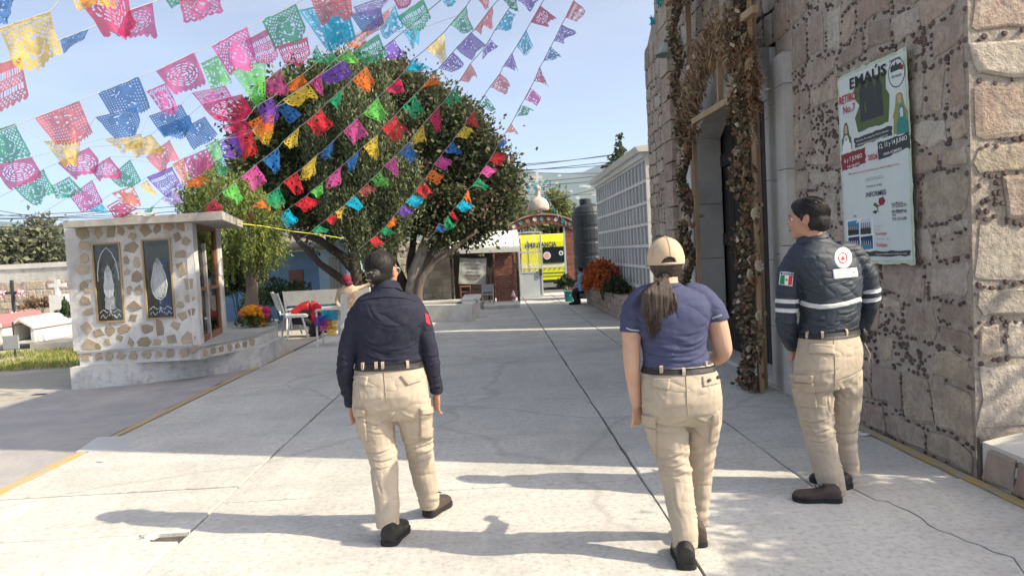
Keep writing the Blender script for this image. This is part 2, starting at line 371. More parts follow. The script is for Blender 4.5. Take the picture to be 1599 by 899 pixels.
# ------------------------------------------------------------ stone walls
STONES = [mat('pink_stone', (0.52,0.385,0.305), 0.9, (0.40,0.30,0.245), 5, 1.0, 16, rand=0.14, col3=(0.45,0.40,0.34), s3=3, bdist=.04),
          mat('buff_stone', (0.56,0.465,0.345), 0.9, (0.43,0.36,0.28), 5, 1.0, 16, rand=0.12, col3=(0.38,0.29,0.25), s3=3, bdist=.04),
          mat('brown_stone', (0.43,0.34,0.275), 0.9, (0.33,0.265,0.22), 6, 1.0, 16, rand=0.16, col3=(0.44,0.37,0.31), s3=4, bdist=.04),
          mat('pale_stone', (0.56,0.49,0.41), 0.9, (0.47,0.41,0.345), 4, 1.0, 14, rand=0.1, bdist=.04)]
M['mortar'] = mat('wall_mortar', (0.50,0.43,0.355), 0.95, (0.38,0.325,0.275), 6, 1.0, 26, col3=(0.42,0.37,0.33), s3=1.2, bdist=.03)
for q_ in STONES+[M['mortar']]: wear(q_, [('noise',(.24,.195,.16),.7,9,(1,1,1),.3),('noise',(.62,.55,.45),.55,5,(1,1,1),1.3),('noise',(.16,.13,.11),.6,30,(1,1,1),0)])
M['pebble'] = mat('dark_pebbles', (0.085,0.055,0.052), 0.8, (0.17,0.12,0.11), 12, 0.4, 60)
M['rubble'] = [mat('rubble_red', (0.40,0.32,0.27), 0.92, (0.31,0.25,0.21), 8, 0.9, 30, rand=0.15), STONES[1], STONES[2], STONES[0]]

def stone_wall(parent, fn, u0, u1, v0, v1, ch=(0.24,0.42), wd=(0.28,0.62), seed=1, skip=None, mats=None, gap=0.022, bulge=(0.008,0.03), peb=0.055, pr=(0.010,0.019), names='stone', limit=10**9, wav=0.05, clus=0.0):
    """fn(u,v,d)->world point, d = outwards.  Individual stones, courses wavy and broken, pebbles pushed in the joints"""
    R = random.Random(seed); mats = mats or STONES; pm = MB(); count = 0; rest = MB()
    v = v0; row = 0; bounds = [v0]
    while v < v1-0.12: v += R.uniform(*ch); bounds.append(min(v, v1))
    bounds[-1] = v1
    hb = lambda k, u: bounds[k] + (0 if k in (0, len(bounds)-1) else wav*noise.noise(Vector((u*1.7, k*9.1, seed))) + wav*0.4*noise.noise(Vector((u*6, k*5.3, seed+3))))
    for k in range(len(bounds)-1):
        u = u0
        while u < u1-0.05:
            w_ = R.uniform(*wd); ue = min(u+w_, u1)
            if u1-ue < 0.14: ue = u1
            cells = [(k, 0.0, 1.0, u, ue)]
            hh = bounds[k+1]-bounds[k]
            if R.random() < 0.22 and hh > 0.26: c = R.uniform(.35,.65); cells = [(k,0,c,u,ue),(k,c,1,u,ue)]
            elif R.random() < 0.2 and ue-u > 0.4: c = u+(ue-u)*R.uniform(.3,.7); cells = [(k,0,1,u,c),(k,0,1,c,ue)]
            for (kk, a, b, ua, ub) in cells:
                t1, t2 = R.uniform(-.03,.03), R.uniform(-.03,.03)
                def P(s_, t_):
                    uu = ua+(ub-ua)*s_; lo = hb(kk, uu); hi = hb(kk+1, uu); tt = a+(b-a)*t_
                    return (uu + (t1 if s_ < .5 else t2)*(t_-.5)*2*(0 if (uu <= u0+.001 or uu >= u1-.001) else 1), lo+(hi-lo)*tt)
                cu, cv = P(.5,.5)
                if skip and skip(cu, cv): continue
                for s_, t_ in [(i/ max(1,int((ub-ua)/peb)), 0) for i in range(int((ub-ua)/peb))]+[(0, i/max(1,int(hh*(b-a)/peb))) for i in range(int(hh*(b-a)/peb))]:
                    if R.random() < 0.3: continue
                    q = P(s_, t_); r = R.uniform(*pr)
                    qu = q[0]+R.gauss(0,.011); qv = q[1]+R.gauss(0,.011)
                    if not (u0+r < qu < u1-r and v0 < qv < v1): continue
                    if skip and skip(qu, qv): continue
                    el = R.uniform(.7,1.3); rot = R.uniform(0,3)
                    ring = []
                    for e in range(6):
                        x = r*cos(e*pi/3)*el; y = r*sin(e*pi/3)
                        ring.append((x*cos(rot)-y*sin(rot), x*sin(rot)+y*cos(rot)))
                    dd = R.uniform(.004,.016)
                    pm.add([fn(qu+x, qv+y, -0.002) for x, y in ring]+[fn(qu+x*.7, qv+y*.7, dd) for x, y in ring],
                           [(6,7,8,9,10,11)]+[(e,(e+1)%6,6+(e+1)%6,6+e) for e in range(6)])
                if clus and R.random() < clus and (ub-ua)*hh*(b-a) < .11:
                    for q_ in range(int((ub-ua)*hh*(b-a)*330)):
                        qu, qv = P(R.uniform(.1,.9), R.uniform(.1,.9)); r = R.uniform(*pr); el = R.uniform(.7,1.3)
                        ring = [(r*cos(e*pi/3+q_)*el, r*sin(e*pi/3+q_)) for e in range(6)]
                        pm.add([fn(qu+x, qv+y, -0.002) for x, y in ring]+[fn(qu+x*.7, qv+y*.7, R.uniform(.006,.014)) for x, y in ring], [(6,7,8,9,10,11)]+[(e,(e+1)%6,6+(e+1)%6,6+e) for e in range(6)])
                    continue
                g_ = gap*R.uniform(.7,1.7); du = g_*.5/max(.05,(ub-ua)); dv = g_*.5/max(.05,hh*(b-a))
                if du > .4 or dv > .4: continue
                base = [(du,dv+.05),(du+.06,dv),(.5,dv),(1-du-.06,dv),(1-du,dv+.06),(1-du,.5),(1-du,1-dv-.05),(1-du-.07,1-dv),(.5,1-dv),(du+.05,1-dv),(du,1-dv-.06),(du,.5)]
                ot = []
                for s_, t_ in base:
                    s_ += R.uniform(-.045,.045); t_ += R.uniform(-.06,.06); ot.append(P(min(max(s_,du*.6),1-du*.6), min(max(t_,dv*.6),1-dv*.6)))
                B = R.uniform(*bulge); tilt = R.uniform(-.3,.3)*B; n = len(ot)
                inn = [(cu+(p[0]-cu)*.86, cv+(p[1]-cv)*.84) for p in ot]
                vs = [fn(p[0],p[1],-0.01) for p in ot]+[fn(p[0],p[1],B*.35) for p in ot]+[fn(p[0],p[1],B*R.uniform(.75,1.05)+tilt*(p[0]-cu)*3) for p in inn]
                fs = [(i,(i+1)%n,n+(i+1)%n,n+i) for i in range(n)]+[(n+i,n+(i+1)%n,2*n+(i+1)%n,2*n+i) for i in range(n)]+[tuple(range(2*n,3*n))]
                mm = mats[min(len(mats)-1, int(R.random()**1.15*len(mats)))]
                if count < limit: MB().add(vs, fs).build(names, mm, parent)
                else: rest.add(vs, fs, mm)
                count += 1
            u = ue
    if pm.v: o = pm.build('pebbles', M['pebble'], parent); o['kind'] = 'stuff'
    if rest.v: o = rest.build(names+'s_upper', None, parent); o['kind'] = 'stuff'
    return count

# ------------------------------------------------------------ church
CHX = 2.95
church = thing('church', (CHX, 9.0, 0), 'tall pink rubble stone church facade studded with dark pebbles around a grey doorway', 'church')
M['dressed'] = mat('dressed_grey_stone', (0.58,0.56,0.51), 0.85, (0.50,0.485,0.445), 3, 0.35, 24, rand=0.08, col3=(0.36,0.355,0.34), s3=1.3)
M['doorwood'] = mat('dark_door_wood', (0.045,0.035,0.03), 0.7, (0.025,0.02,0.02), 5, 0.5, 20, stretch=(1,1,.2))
# mortar core: facade with a door hole (polygonal arch)
YA, YB = 7.83, 10.45; ZS, ZT = 3.0, 3.28
core = MB()
TOP = 7.3
core.box(CHX, 6.0, 4.5, YA-0.32, -0.05, TOP); core.box(CHX, 6.0, YB+0.32, 12.8, -0.05, TOP)
core.box(CHX, 6.0, YA-0.32, YB+0.32, 3.95, TOP)
core.box(CHX+0.9, 6.0, YA-0.32, YB+0.32, -0.05, 3.95)
core.box(CHX, CHX+.35, 12.8, 13.7, -0.05, 5.0)
core.add([(CHX,12.8,5.0),(CHX+.35,12.8,5.0),(CHX+.35,13.7,5.0),(CHX,13.7,5.0),(CHX+.0,12.8,5.5),(CHX+.35,12.8,5.5)], [(0,1,5,4),(2,3,4,5),(0,4,3),(1,2,5)])
core.build('mortar_core', M['mortar'], church)
def facade(u, v, d): return Vector((CHX-d-0.004, u, v))
frame = lambda u, v: (7.13 < u < 11.0 and v < 3.32 + 0.62*(1-abs(u-9.1)/2.0))
pil = lambda u, v: 11.55 < u < 12.2
n1 = stone_wall(church, facade, 4.5, 7.13, 0.55, 4.4, seed=3, gap=.05, bulge=(.003,.014), ch=(.17,.40), wd=(.2,.62), peb=.040, wav=.10, pr=(.009,.020), clus=.2)
n2 = stone_wall(church, facade, 7.13, 13.7, 0.0, 6.0, seed=7, ch=(.22,.4), wd=(.25,.5), bulge=(.004,.02), gap=.035, skip=lambda u, v: frame(u, v) or pil(u, v) or (u > 12.78 and v > 5.0), peb=.075, pr=(.012,.02), limit=165)
n3 = stone_wall(church, facade, 4.5, 7.13, 0.0, 0.55, seed=11, ch=(.13,.30), wd=(.18,.55), mats=M['rubble'], gap=.03, wav=.08, clus=.15, peb=.045, bulge=(.012,.04))
# face that looks back at the camera, from the corner to the right
def face2(u, v, d): return Vector((CHX+u, 4.5-d-0.004, v))
n4 = stone_wall(church, face2, 0.0, 1.9, 0.3, 4.4, seed=22, ch=(.2,.44), wd=(.4,1.0), clus=.1, wav=.06, mats=[STONES[1],STONES[3],STONES[3],STONES[0]], gap=.045, peb=.042, pr=(.012,.022), bulge=(.004,.022))
print('stones', n1, n2, n3, n4)
# dressed quoins of the far pilaster
z = 0
while z < 5.9:
    h = rnd.uniform(.28,.42); MB().add(*(lambda a,b,c,d,e,f: ([(a,c,e),(b,c,e),(b,d,e),(a,d,e),(a,c,f),(b,c,f),(b,d,f),(a,d,f)], [(0,3,2,1),(4,5,6,7),(0,1,5,4),(1,2,6,5),(2,3,7,6),(3,0,4,7)]))(CHX-.09+rnd.uniform(-.01,.01),CHX+.02,11.6+rnd.uniform(-.03,.03),12.15+rnd.uniform(-.03,.03),z+.012,z+h-.012)).build('quoin', rnd.choice(STONES[:2]), church)
    z += h
# doorway surround
def arch_poly(y0, y1, zs, zt, k=0.42):
    w_ = y1-y0; return [(y0,0),(y0,zs),(y0+w_*.12,zs+(zt-zs)*.62),(y0+w_*k*.75,zt-.01),(y0+w_*.5,zt+.03),(y1-w_*k*.75,zt-.01),(y1-w_*.12,zs+(zt-zs)*.62),(y1,zs),(y1,0)]
def blocks(y0, y1, x0, x1, zt, hs, name='jamb_block'):
    z = 0
    while z < zt-.05:
        h = min(rnd.uniform(*hs), zt-z)
        if zt-z-h < .15: h = zt-z
        MB().box(x0, x1, y0, y1, z+.004, z+h-.004).build(name, M['dressed'], church); z += h
for sgn, ya in ((1, YA), (-1, YB)):
    a, b = (ya-.22, ya) if sgn > 0 else (ya, ya+.22); blocks(a, b, CHX-.02, CHX+.32, ZS, (.6,.85))
    a, b = (ya-.47, ya-.222) if sgn > 0 else (ya+.222, ya+.47); blocks(a, b, CHX-.06, CHX+.3, 3.32, (.6,.85))
    a, b = (ya-.70, ya-.472) if sgn > 0 else (ya+.472, ya+.57); blocks(a, b, CHX-.09, CHX+.3, 3.34, (.6,.85))
# arch head: voussoir slabs between opening and gabled top
op = arch_poly(YA, YB, ZS, ZT); top = lambda y: 3.36 + 0.55*(1-abs(y-9.15)/2.1)
for i in range(1, len(op)-2):
    (ya, za), (yb, zb) = op[i], op[i+1]
    q = [(ya,za),(yb,zb),(yb,top(yb)),(ya,top(ya))]
    g_ = .003
    MB().hexa([Vector((CHX-.03,p[0]+(g_ if p[0]==ya else -g_),p[1])) for p in q], [Vector((CHX+.32,p[0]+(g_ if p[0]==ya else -g_),p[1])) for p in q]).build('arch_block', M['dressed'], church)
for (ya, za), (yb, zb) in (((YA-.22,3.0),(YA,3.0)),((YB,3.0),(YB+.22,3.0))):
    MB().hexa([Vector((CHX-.03,p[0],p[1])) for p in ((ya,3.004),(yb-.003,3.004),(yb-.003,top(yb)),(ya,top(ya)))], [Vector((CHX+.32,p[0],p[1])) for p in ((ya,3.004),(yb-.003,3.004),(yb-.003,top(yb)),(ya,top(ya)))]).build('arch_block', M['dressed'], church)
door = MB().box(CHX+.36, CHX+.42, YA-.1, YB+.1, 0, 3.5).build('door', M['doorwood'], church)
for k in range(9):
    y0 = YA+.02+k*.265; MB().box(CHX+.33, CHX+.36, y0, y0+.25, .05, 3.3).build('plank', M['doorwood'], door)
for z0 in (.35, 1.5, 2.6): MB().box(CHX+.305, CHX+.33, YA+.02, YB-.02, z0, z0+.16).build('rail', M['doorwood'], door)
MB().box(CHX-.02, CHX+.36, YA, YB, -.04, .03).build('threshold', M['dressed'], church)
# low plinth running on past the corner
plinth = MB()
plinth.hexa([Vector(p) for p in ((CHX+.0,1.0,-.04),(CHX+.55,1.0,-.04),(CHX+.55,4.44,-.04),(CHX+.0,4.44,-.04))],[Vector(p) for p in ((CHX+.0,1.0,.22),(CHX+.55,1.0,.30),(CHX+.55,4.44,.34),(CHX+.0,4.44,.24))])
plinth = plinth.build('plinth', M['dressed'], church)
stone_wall(plinth, lambda u, v, d: Vector((CHX-d-.003, u, v)), 1.2, 4.42, 0.0, 0.22, seed=5, ch=(.1,.2), wd=(.14,.34), mats=M['rubble'], gap=.01, peb=.05)
# dark strip set in the gap between corner and plinth
MB().box(CHX-.012, CHX+.02, 4.445, 4.475, .02, .26).build('gap_strip', M['joint'], church)
# ------------------------------------------------------------ printed banner on the church wall
def flat(name, c, rough=0.8, rand=0.0): return mat(name, c, rough, rand=rand)
INK = {k: flat('ink_'+k, v) for k, v in dict(black=(0.03,0.03,0.035), red=(0.5,0.03,0.05), dark=(0.05,0.06,0.06), maroon=(0.25,0.04,0.05), white=(0.75,0.76,0.74), grey=(0.4,0.43,0.43), green=(0.10,0.14,0.06), olive=(0.25,0.27,0.10), blue=(0.05,0.25,0.4), mist=(0.55,0.58,0.66), skin=(0.5,0.33,0.25), navy=(0.03,0.05,0.12), teal=(0.05,0.22,0.22)).items()}
c0, c1, c2, c3 = (atx(1313,122,2.925), atx(1421,73,2.925), atx(1437,412,2.925), atx(1325,412,2.925))
def BP(u, v, lift=0.0):     # u right, v down, both 0..1
    p = c0*(1-u)*(1-v)+c1*u*(1-v)+c2*u*v+c3*(1-u)*v
    wv = 0.008+0.004*sin(u*3+v*5)
    return Vector((2.925-0.02-wv-lift, p.y, p.z))
MVA, MVB = [-.1,0,.115,.165,.225,.285,.315,.355,.385,.43,.476,.512,.572,.6,.69,.735,.925,1,1.1], [-.1,0,.09,.15,.205,.32,.348,.395,.415,.485,.53,.58,.66,.69,.75,.765,.935,1,1.1]
def mv(v): return float(np.interp(v, MVA, MVB))
ban = thing('printed_banner', BP(.5,1), 'tall white printed vinyl banner with green ragged edge hung on the stone church wall', 'banner')
M['vinyl'] = mat('banner_vinyl', (0.60,0.66,0.64), 0.6, (0.55,0.62,0.60), 3, 0.1, 8)
M['vinyl_edge'] = mat('banner_edge_green', (0.40,0.50,0.33), 0.7, (0.55,0.62,0.52), 9, 0.1, 20)
W_, H_ = (c1-c0).length, (c3-c0).length
def bgrid(fn, nu, nv, m, name, parent, lift): 
    vs = []; 
    for j in range(nv+1):
        for i in range(nu+1): vs.append(BP(*fn(i/nu, j/nv), lift))
    fs = [(j*(nu+1)+i, (j+1)*(nu+1)+i, (j+1)*(nu+1)+i+1, j*(nu+1)+i+1) for j in range(nv) for i in range(nu)]
    return MB().add(vs, fs).build(name, m, parent, True)
def rag(s, t, a=.006):
    u, v = s, t; k = a*noise.noise(Vector((s*11, t*15, 3)))*2 + a*noise.noise(Vector((s*40, t*50, 3)))
    if s < .02: u -= k+.0
    if s > .98: u += k
    if t < .02 or t > .98: v += k
    return u, v
cloth = bgrid(rag, 30, 44, M['vinyl_edge'], 'cloth', ban, 0)
bgrid(lambda s, t: (.03+.94*s+.007*noise.noise(Vector((s*9,t*13,8)))*(1 if s in (0,1) else 0), .018+.964*t+.006*noise.noise(Vector((s*9,t*13,5)))*(1 if t in (0,1) else 0)), 24, 36, M['vinyl'], 'white_ground', ban, .002)
def btext(s, u, v, h, col, width=None, bold=.01, name='lettering', lift=.009, slant=0):
    vs, fs, wd = text_geo(s, bold); hh = h/H_; sx = (width/wd) if width else h/W_
    v = mv(v); MB().add([BP(u+a*sx, v-b*hh+slant*a*sx, lift) for a, b in vs], fs).build(name, INK[col], ban)
def bpoly(pts, col, name, lift=.003, parent=None): 
    mb = MB(); c = (sum(p[0] for p in pts)/len(pts), sum(p[1] for p in pts)/len(pts)); n = len(pts)
    pts = [(p[0], mv(p[1])) for p in pts]; c = (c[0], mv(c[1])); mb.add([BP(*c, lift)]+[BP(*p, lift) for p in pts], [(0, 1+(i+1)%n, 1+i) for i in range(n)]); return mb.build(name, INK[col], parent or ban)
def brush(u0, v0, u1, v1, col, sl=0, name='brush_strip', lift=.004, rg=.012):
    n = 10; R = random.Random(int(u0*99+v0*999))
    a = [(u0+(u1-u0)*i/n, v0+sl*(i/n)+R.uniform(-.004,.004)) for i in range(n+1)]; b = [(u0+(u1-u0)*i/n, v1+sl*(i/n)+R.uniform(-.004,.004)) for i in range(n+1)]
    l = [(u0-R.uniform(-rg,rg), v0+(v1-v0)*i/5) for i in range(1,5)]; r = [(u1+R.uniform(-rg,rg), v0+sl+(v1-v0)*i/5) for i in range(1,5)]
    return bpoly(a+r+b[::-1]+l[::-1], col, name, lift)
btext('EMAÚS', .21, .115, .085, 'black', .55, .02)
btext('RETIRO', .03, .165, .066, 'red', .28, .02); btext('No.7', .09, .225, .062, 'red', .2)
R = random.Random(4)
pic = brush(.31, .09, .74, .285, 'green', name='picture', rg=.05)
for i in range(60):
    u, v = R.uniform(.33,.73), R.uniform(.10,.275); r = R.uniform(.008,.022)
    bpoly([(u+r*cos(k*1.05), v+r*.8*sin(k*1.05)) for k in range(6)], R.choice(['olive','green','dark','grey']), 'leaf_print', .0035, pic)
def robed(u, v0, v1, w_, col, hood, parent=pic, lift=.0042):
    o = bpoly([(u-.22*w_,v0+.01),(u-.1*w_,v0),(u+.1*w_,v0),(u+.22*w_,v0+.012),(u+.3*w_,v0+.035),(u+.5*w_,v0+.06),(u+.46*w_,(v0+v1)/2),(u+.5*w_,v1),(u-.5*w_,v1),(u-.44*w_,(v0+v1)/2),(u-.5*w_,v0+.06),(u-.3*w_,v0+.035)], col, 'robed_figure', lift, parent)
    bpoly([(u-.14*w_,v0+.012),(u,v0+.006),(u+.14*w_,v0+.012),(u+.12*w_,v0+.03),(u-.12*w_,v0+.03)], hood, 'hood', lift+.0008, o)
for u, w_ in ((.41,.11),(.52,.12),(.63,.11)): robed(u, .085+.01*(u>.6), .262, w_, 'dark', 'black')
robed(.12, .25, .36, .17, 'green', 'skin', ban, .003); robed(.12, .285, .375, .15, 'white', 'grey', ban, .0038)
robed(.89, .215, .345, .19, 'olive', 'skin', ban, .003); robed(.91, .25, .35, .15, 'teal', 'mist', ban, .0038)
# round mark with a chapel, top right
def ring_(u, v, r, t, col, lift=.0035, n=24, parent=None):
    mb = MB(); k = W_/H_
    mb.add([BP(u+rr*cos(2*pi*i/n), v+rr*k*sin(2*pi*i/n), lift) for rr in (r, r-t) for i in range(n)], [(i, n+i, n+(i+1)%n, (i+1)%n) for i in range(n)]); return mb.build('ring_mark', INK[col], parent or ban)
ring_(.875,.10,.105,.008,'dark'); bpoly([(.80,.115),(.80,.085),(.83,.07),(.84,.095),(.87,.06),(.90,.095),(.93,.075),(.95,.115)], 'dark', 'chapel_print')
bpoly([(.92,.10),(.94,.09),(.965,.10),(.96,.118),(.93,.12)], 'maroon', 'rose_print', .0045); btext('Retiro de', .80, .055, .022, 'black', .14); btext('Emaús', .82, .14, .02, 'black', .12)
brush(.25,.315,.78,.355,'dark',-.012); btext('Hermana, Parroquia San Pedro Apostol', .28, .334, .016, 'white', .46, 0, slant=-.02); btext('HERMANDAD PACHUCA, HIDALGO', .29, .352, .015, 'white', .44, 0, slant=-.02)
brush(.02,.385,.40,.445,'maroon',-.012); btext('6 y 7 JUNIO', .08, .415, .034, 'white', .28, .01, slant=-.03); btext('PARA MUJERES', .12, .438, .02, 'white', .2, .005, slant=-.03)
btext('2026', .44, .425, .042, 'red', .14, .02)
brush(.58,.365,.99,.43,'dark',-.014); btext('12, 13 y 14 JUNIO', .60, .397, .034, 'white', .37, .012, slant=-.03); btext('PARA HOMBRES', .66, .422, .022, 'white', .24, .006, slant=-.03)
btext('Mas ayuda nos encontraremos que estoy contigo te amo', .14, .476, .016, 'red', .72, .005)
btext('DECIDETE', .38, .512, .026, 'grey', .26, 0); btext('Escanea tu codigo', .40, .535, .016, 'dark', .22, .005); btext('INFORMES', .38, .572, .038, 'black', .29, .01)
for pts, c in ((((.56,.585),(.62,.58),(.65,.60),(.62,.63),(.57,.63),(.55,.605)),'maroon'),(((.52,.61),(.50,.60),(.47,.62),(.52,.64),(.55,.69),(.54,.64),(.58,.63),(.55,.625)),'green'),(((.50,.66),(.46,.67),(.50,.69),(.54,.67)),'dark')): bpoly(pts, c, 'rose_print')
for s, v in (('Juan Manuel',.635),('7712292276',.66),('Juan Manuel',.69),('7715835798',.715),('Yadi',.74),('7711291680',.765)): btext(s, .74, v, .018 if s[0] != '7' else .024, 'black', .14 if s[0]=='J' else (.05 if s[0]=='Y' else .19), .006)
bpoly([(.05,.735),(.46,.72),(.47,.925),(.06,.93)], 'white', 'photo_strip', .003)
for a, b, c, d, k1, k2 in ((.07,.745,.25,.83,'blue','dark'),(.27,.735,.44,.83,'mist','dark'),(.07,.84,.25,.915,'navy','mist'),(.27,.84,.45,.915,'navy','blue')):
    q = bpoly([(a,b),(c,b-.005),(c,d-.005),(a,d)], k1, 'photo_print', .0036)
    for i in range(5): u = a+(c-a)*(i+.6)/5.6; robed(u, b+(d-b)*.25, d-.004, .04, k2, 'skin', q, .0042)
btext('En', .18, .70, .016, 'black', .04); btext('Facebook', .50, .79, .016, 'grey', .1, 0); btext('Emaus', .50, .81, .016, 'grey', .08, 0); btext('Santiago', .50, .835, .022, 'red', .16, .005); btext('/ Ixtlahuaca, Hgo.', .50, .862, .016, 'grey', .2, 0); btext('Tulipa', .50, .90, .028, 'red', .16, .01)
brush(.34,.925,.95,.955,'dark'); btext('Hermanos: caminamos con ustedes por todos', .50, .946, .013, 'white', .42, 0); btext('visita N.7', .60, .982, .014, 'grey', .14, 0)
for u, v in ((.02,.01),(.98,.01),(.98,.985),(.03,.985)): 
    p = BP(u, v, .003); MB().ball(p, (.006,.009,.009), 6, 4).build('eyelet', INK['grey'], ban)

# ------------------------------------------------------------ floral arch (dried flowers on a timber frame)
M['pine'] = mat('raw_pine', (0.42,0.30,0.18), 0.75, (0.32,0.22,0.13), 3, 0.3, 20, stretch=(5,5,.6))
DRY = [mat('dried_straw', (0.33,0.24,0.14), 0.95), mat('dried_brown', (0.19,0.125,0.08), 0.95), mat('dried_dark_leaf', (0.085,0.075,0.05), 0.95), mat('dried_rust', (0.28,0.14,0.08), 0.95), mat('dried_cream', (0.5,0.43,0.31), 0.95), mat('dried_olive', (0.16,0.15,0.08), 0.95)]
fa = thing('floral_arch', (2.72, 8.8, 0), 'brown dried flower and straw arch on a raw timber frame round the church doorway', 'floral arch')
AX = 2.70
def beam(a, b, w_=.045, d_=.06, name='timber'):
    a, b = Vector(a), Vector(b); t = (b-a).normalized(); n_ = Vector((1,0,0)); s = t.cross(n_).normalized()
    q = [s*w_/2+n_*d_/2, -s*w_/2+n_*d_/2, -s*w_/2-n_*d_/2, s*w_/2-n_*d_/2]
    return MB().hexa([a+k for k in q], [b+k for k in q]).build(name, M['pine'], fa)
for y in (7.62, 10.0): beam((AX+.06,y,0), (AX+.06,y,4.75))
for y, x in ((7.42,AX-.05),(9.66,AX-.02)): beam((x,y,0), (x,y,4.9 if y < 8 else 3.2), .055, .05)
pA, pB = atx(1083,190,AX-.12), atx(1148,151,AX-.12); beam(pA, pB, .07, .05); beam(atx(1123,85,AX-.06), atx(1125,160,AX-.06)); beam(atx(1148,38,AX-.12), atx(1180,14,AX-.12), .07)
for z in (.8, 1.9, 3.0, 4.1): beam((AX+.02,7.42,z),(AX+.05,7.62,z),.04,.03); beam((AX+.07,9.66,z),(AX+.07,10.0,z),.04,.03)
rg = np.random.default_rng(3)
pts = []; ax = []; 
def col_pts(y0, y1, z0, z1, n, dep=.13):
    p = np.stack([AX-.07-np.abs(rg.normal(size=n))*dep*.5, rg.uniform(y0,y1,n), rg.uniform(z0,z1,n)], 1)
    p[:,0] -= .05*np.sin(p[:,2]*9+p[:,1]*5); return p
colR = col_pts(7.38, 7.72, 0.02, 4.9, 10500, .09); colL = col_pts(9.74, 9.98, .02, 3.2, 5500, .09)
# arch: from left post over to right post
arc = []; straw = []; sa = []
AP = [atx(*p, AX) for p in ((1082,215),(1088,150),(1100,105),(1120,70),(1145,60),(1168,80),(1176,120),(1180,160))]
for i in range(7500):
    t = rg.random()*(len(AP)-1); k = int(t); c = AP[k].lerp(AP[k+1], t-k); o_ = rg.normal(size=3)*np.array([.07,.12,.12]); o_[0] = -abs(o_[0])
    q = np.array(c)+o_; straw.append(q); cc = np.array((AX, 8.85, 2.7)); d = q-cc; d[0] = -.5*np.linalg.norm(d)*rg.random(); sa.append(d/np.linalg.norm(d)+rg.normal(size=3)*.3)
colU = np.concatenate([col_pts(9.9, 10.2, 3.2, 5.6, 2000,.09), col_pts(8.3, 9.9, 4.55, 5.4, 2600, .1)])
allp = np.concatenate([colR, colL, colU])
leaves('dried_flowers', None, allp, .05, fa, .5, 0, 4, [DRY[1],DRY[2],DRY[2],DRY[1],DRY[3],DRY[5],DRY[0],DRY[2]], .8, kind='stuff')
leaves('straw_fringe', None, np.array(straw), .13, fa, .3, 0, 5, [DRY[0],DRY[0],DRY[1],DRY[3]], .16, ax=np.array(sa), kind='stuff')
leaves('pale_husks', None, np.concatenate([colR[::90], colL[::90], np.array(straw)[::120]])-np.array([.05,0,0]), .07, fa, .5, 0, 9, [DRY[4]], .7, kind='stuff')
# flower heads: rosettes big enough to pick out
fh = MB()
for i in range(30):
    for j in range(7):
        a = 2*pi*j/7; fh.add([(0,0,0)], []) if False else None
heads = []
proto = None
for k, (px, py) in enumerate([(R.uniform(1160,1188)+.02*R.random(), R.uniform(190,590)) for _ in range(34)]+[(R.uniform(1068,1086), R.uniform(230,420)) for _ in range(14)]+[(1180,158),(1178,100),(1172,60)]):
    p = atx(px-6+12*((py-160)/450), py, AX-.15)
    if not (proto):
        mb = MB()
        for ring, (rr, nn, zz) in enumerate(((.055,9,0),(.038,7,.012),(.02,5,.02))):
            for j in range(nn):
                a = 2*pi*j/nn+ring; r = Vector((0,cos(a),sin(a))); s = Vector((0,-sin(a),cos(a)))
                mb.add([Vector((-zz,0,0)), r*rr*.6+s*rr*.33+Vector((-zz-.012,0,0)), r*rr+Vector((-zz-.002,0,0)), r*rr*.6-s*rr*.33+Vector((-zz-.012,0,0))], [(0,1,2,3)])
        proto = mb
    me = bpy.data.meshes.get('head_mesh_%d' % (k%4))
    if not me:
        me = bpy.data.meshes.new('head_mesh_%d' % (k%4)); me.from_pydata(proto.v, [], proto.f); me.materials.append([DRY[3],DRY[0],DRY[4],DRY[1]][k%4])
    o = link('flower_head', me, fa); o.location = p-Vector(fa.location); o.rotation_euler = (R.uniform(0,3), R.uniform(-.5,.5), R.uniform(-.5,.5)); s = R.uniform(.7,1.25); o.scale = (s,s,s)

# bell shaped lamp and teal star ornaments near the top left of the facade
M['bell'] = mat('pale_green_enamel', (0.33,0.38,0.33), 0.5, (0.25,0.30,0.26), 6, 0.1)
bp_ = atx(1042, 82, 2.72); bl = thing('bell_lamp', bp_, 'pale green bell shaped lamp bracketed high on the far end of the church facade', 'lamp')
MB().lathe(bp_, [(.0,.21),(.05,.205),(.085,.16),(.10,.08),(.14,.02),(.185,-.03),(.18,-.04),(.09,.06),(.0,.12)], 20).build('shade', M['bell'], bl, True)
MB().tube([bp_+Vector((0,0,.2)), bp_+Vector((.02,0,.3)), bp_+Vector((.12,-.02,.32)), Vector((2.97,bp_.y-.05,bp_.z+.05))], .018, 8).build('bracket', M['bell'], bl, True)
M['tealfoil'] = mat('teal_foil', (0.02,0.30,0.34), 0.35, (0.05,0.42,0.42), 20)
for (px, py, s, lb) in ((1063,6,.16,'large teal foil star high above the church door'),(1030,3,.12,'small teal foil star at the top edge beside the larger one'),(1019,33,.11,'teal foil star sticking out past the far church corner')):
    p = atx(px, py, 2.8); mb = MB()
    for k in range(14):
        d = Vector((rnd.uniform(-.5,.5), rnd.uniform(-1,1), rnd.uniform(-1,1))).normalized(); q = d.orthogonal()
        mb.add([p+q*.03, p+q.cross(d)*.03, p-q*.03, p+d*s], [(0,1,3),(1,2,3),(2,0,3)])
    tag(mb.build('foil_star', M['tealfoil']), lb, 'ornament')

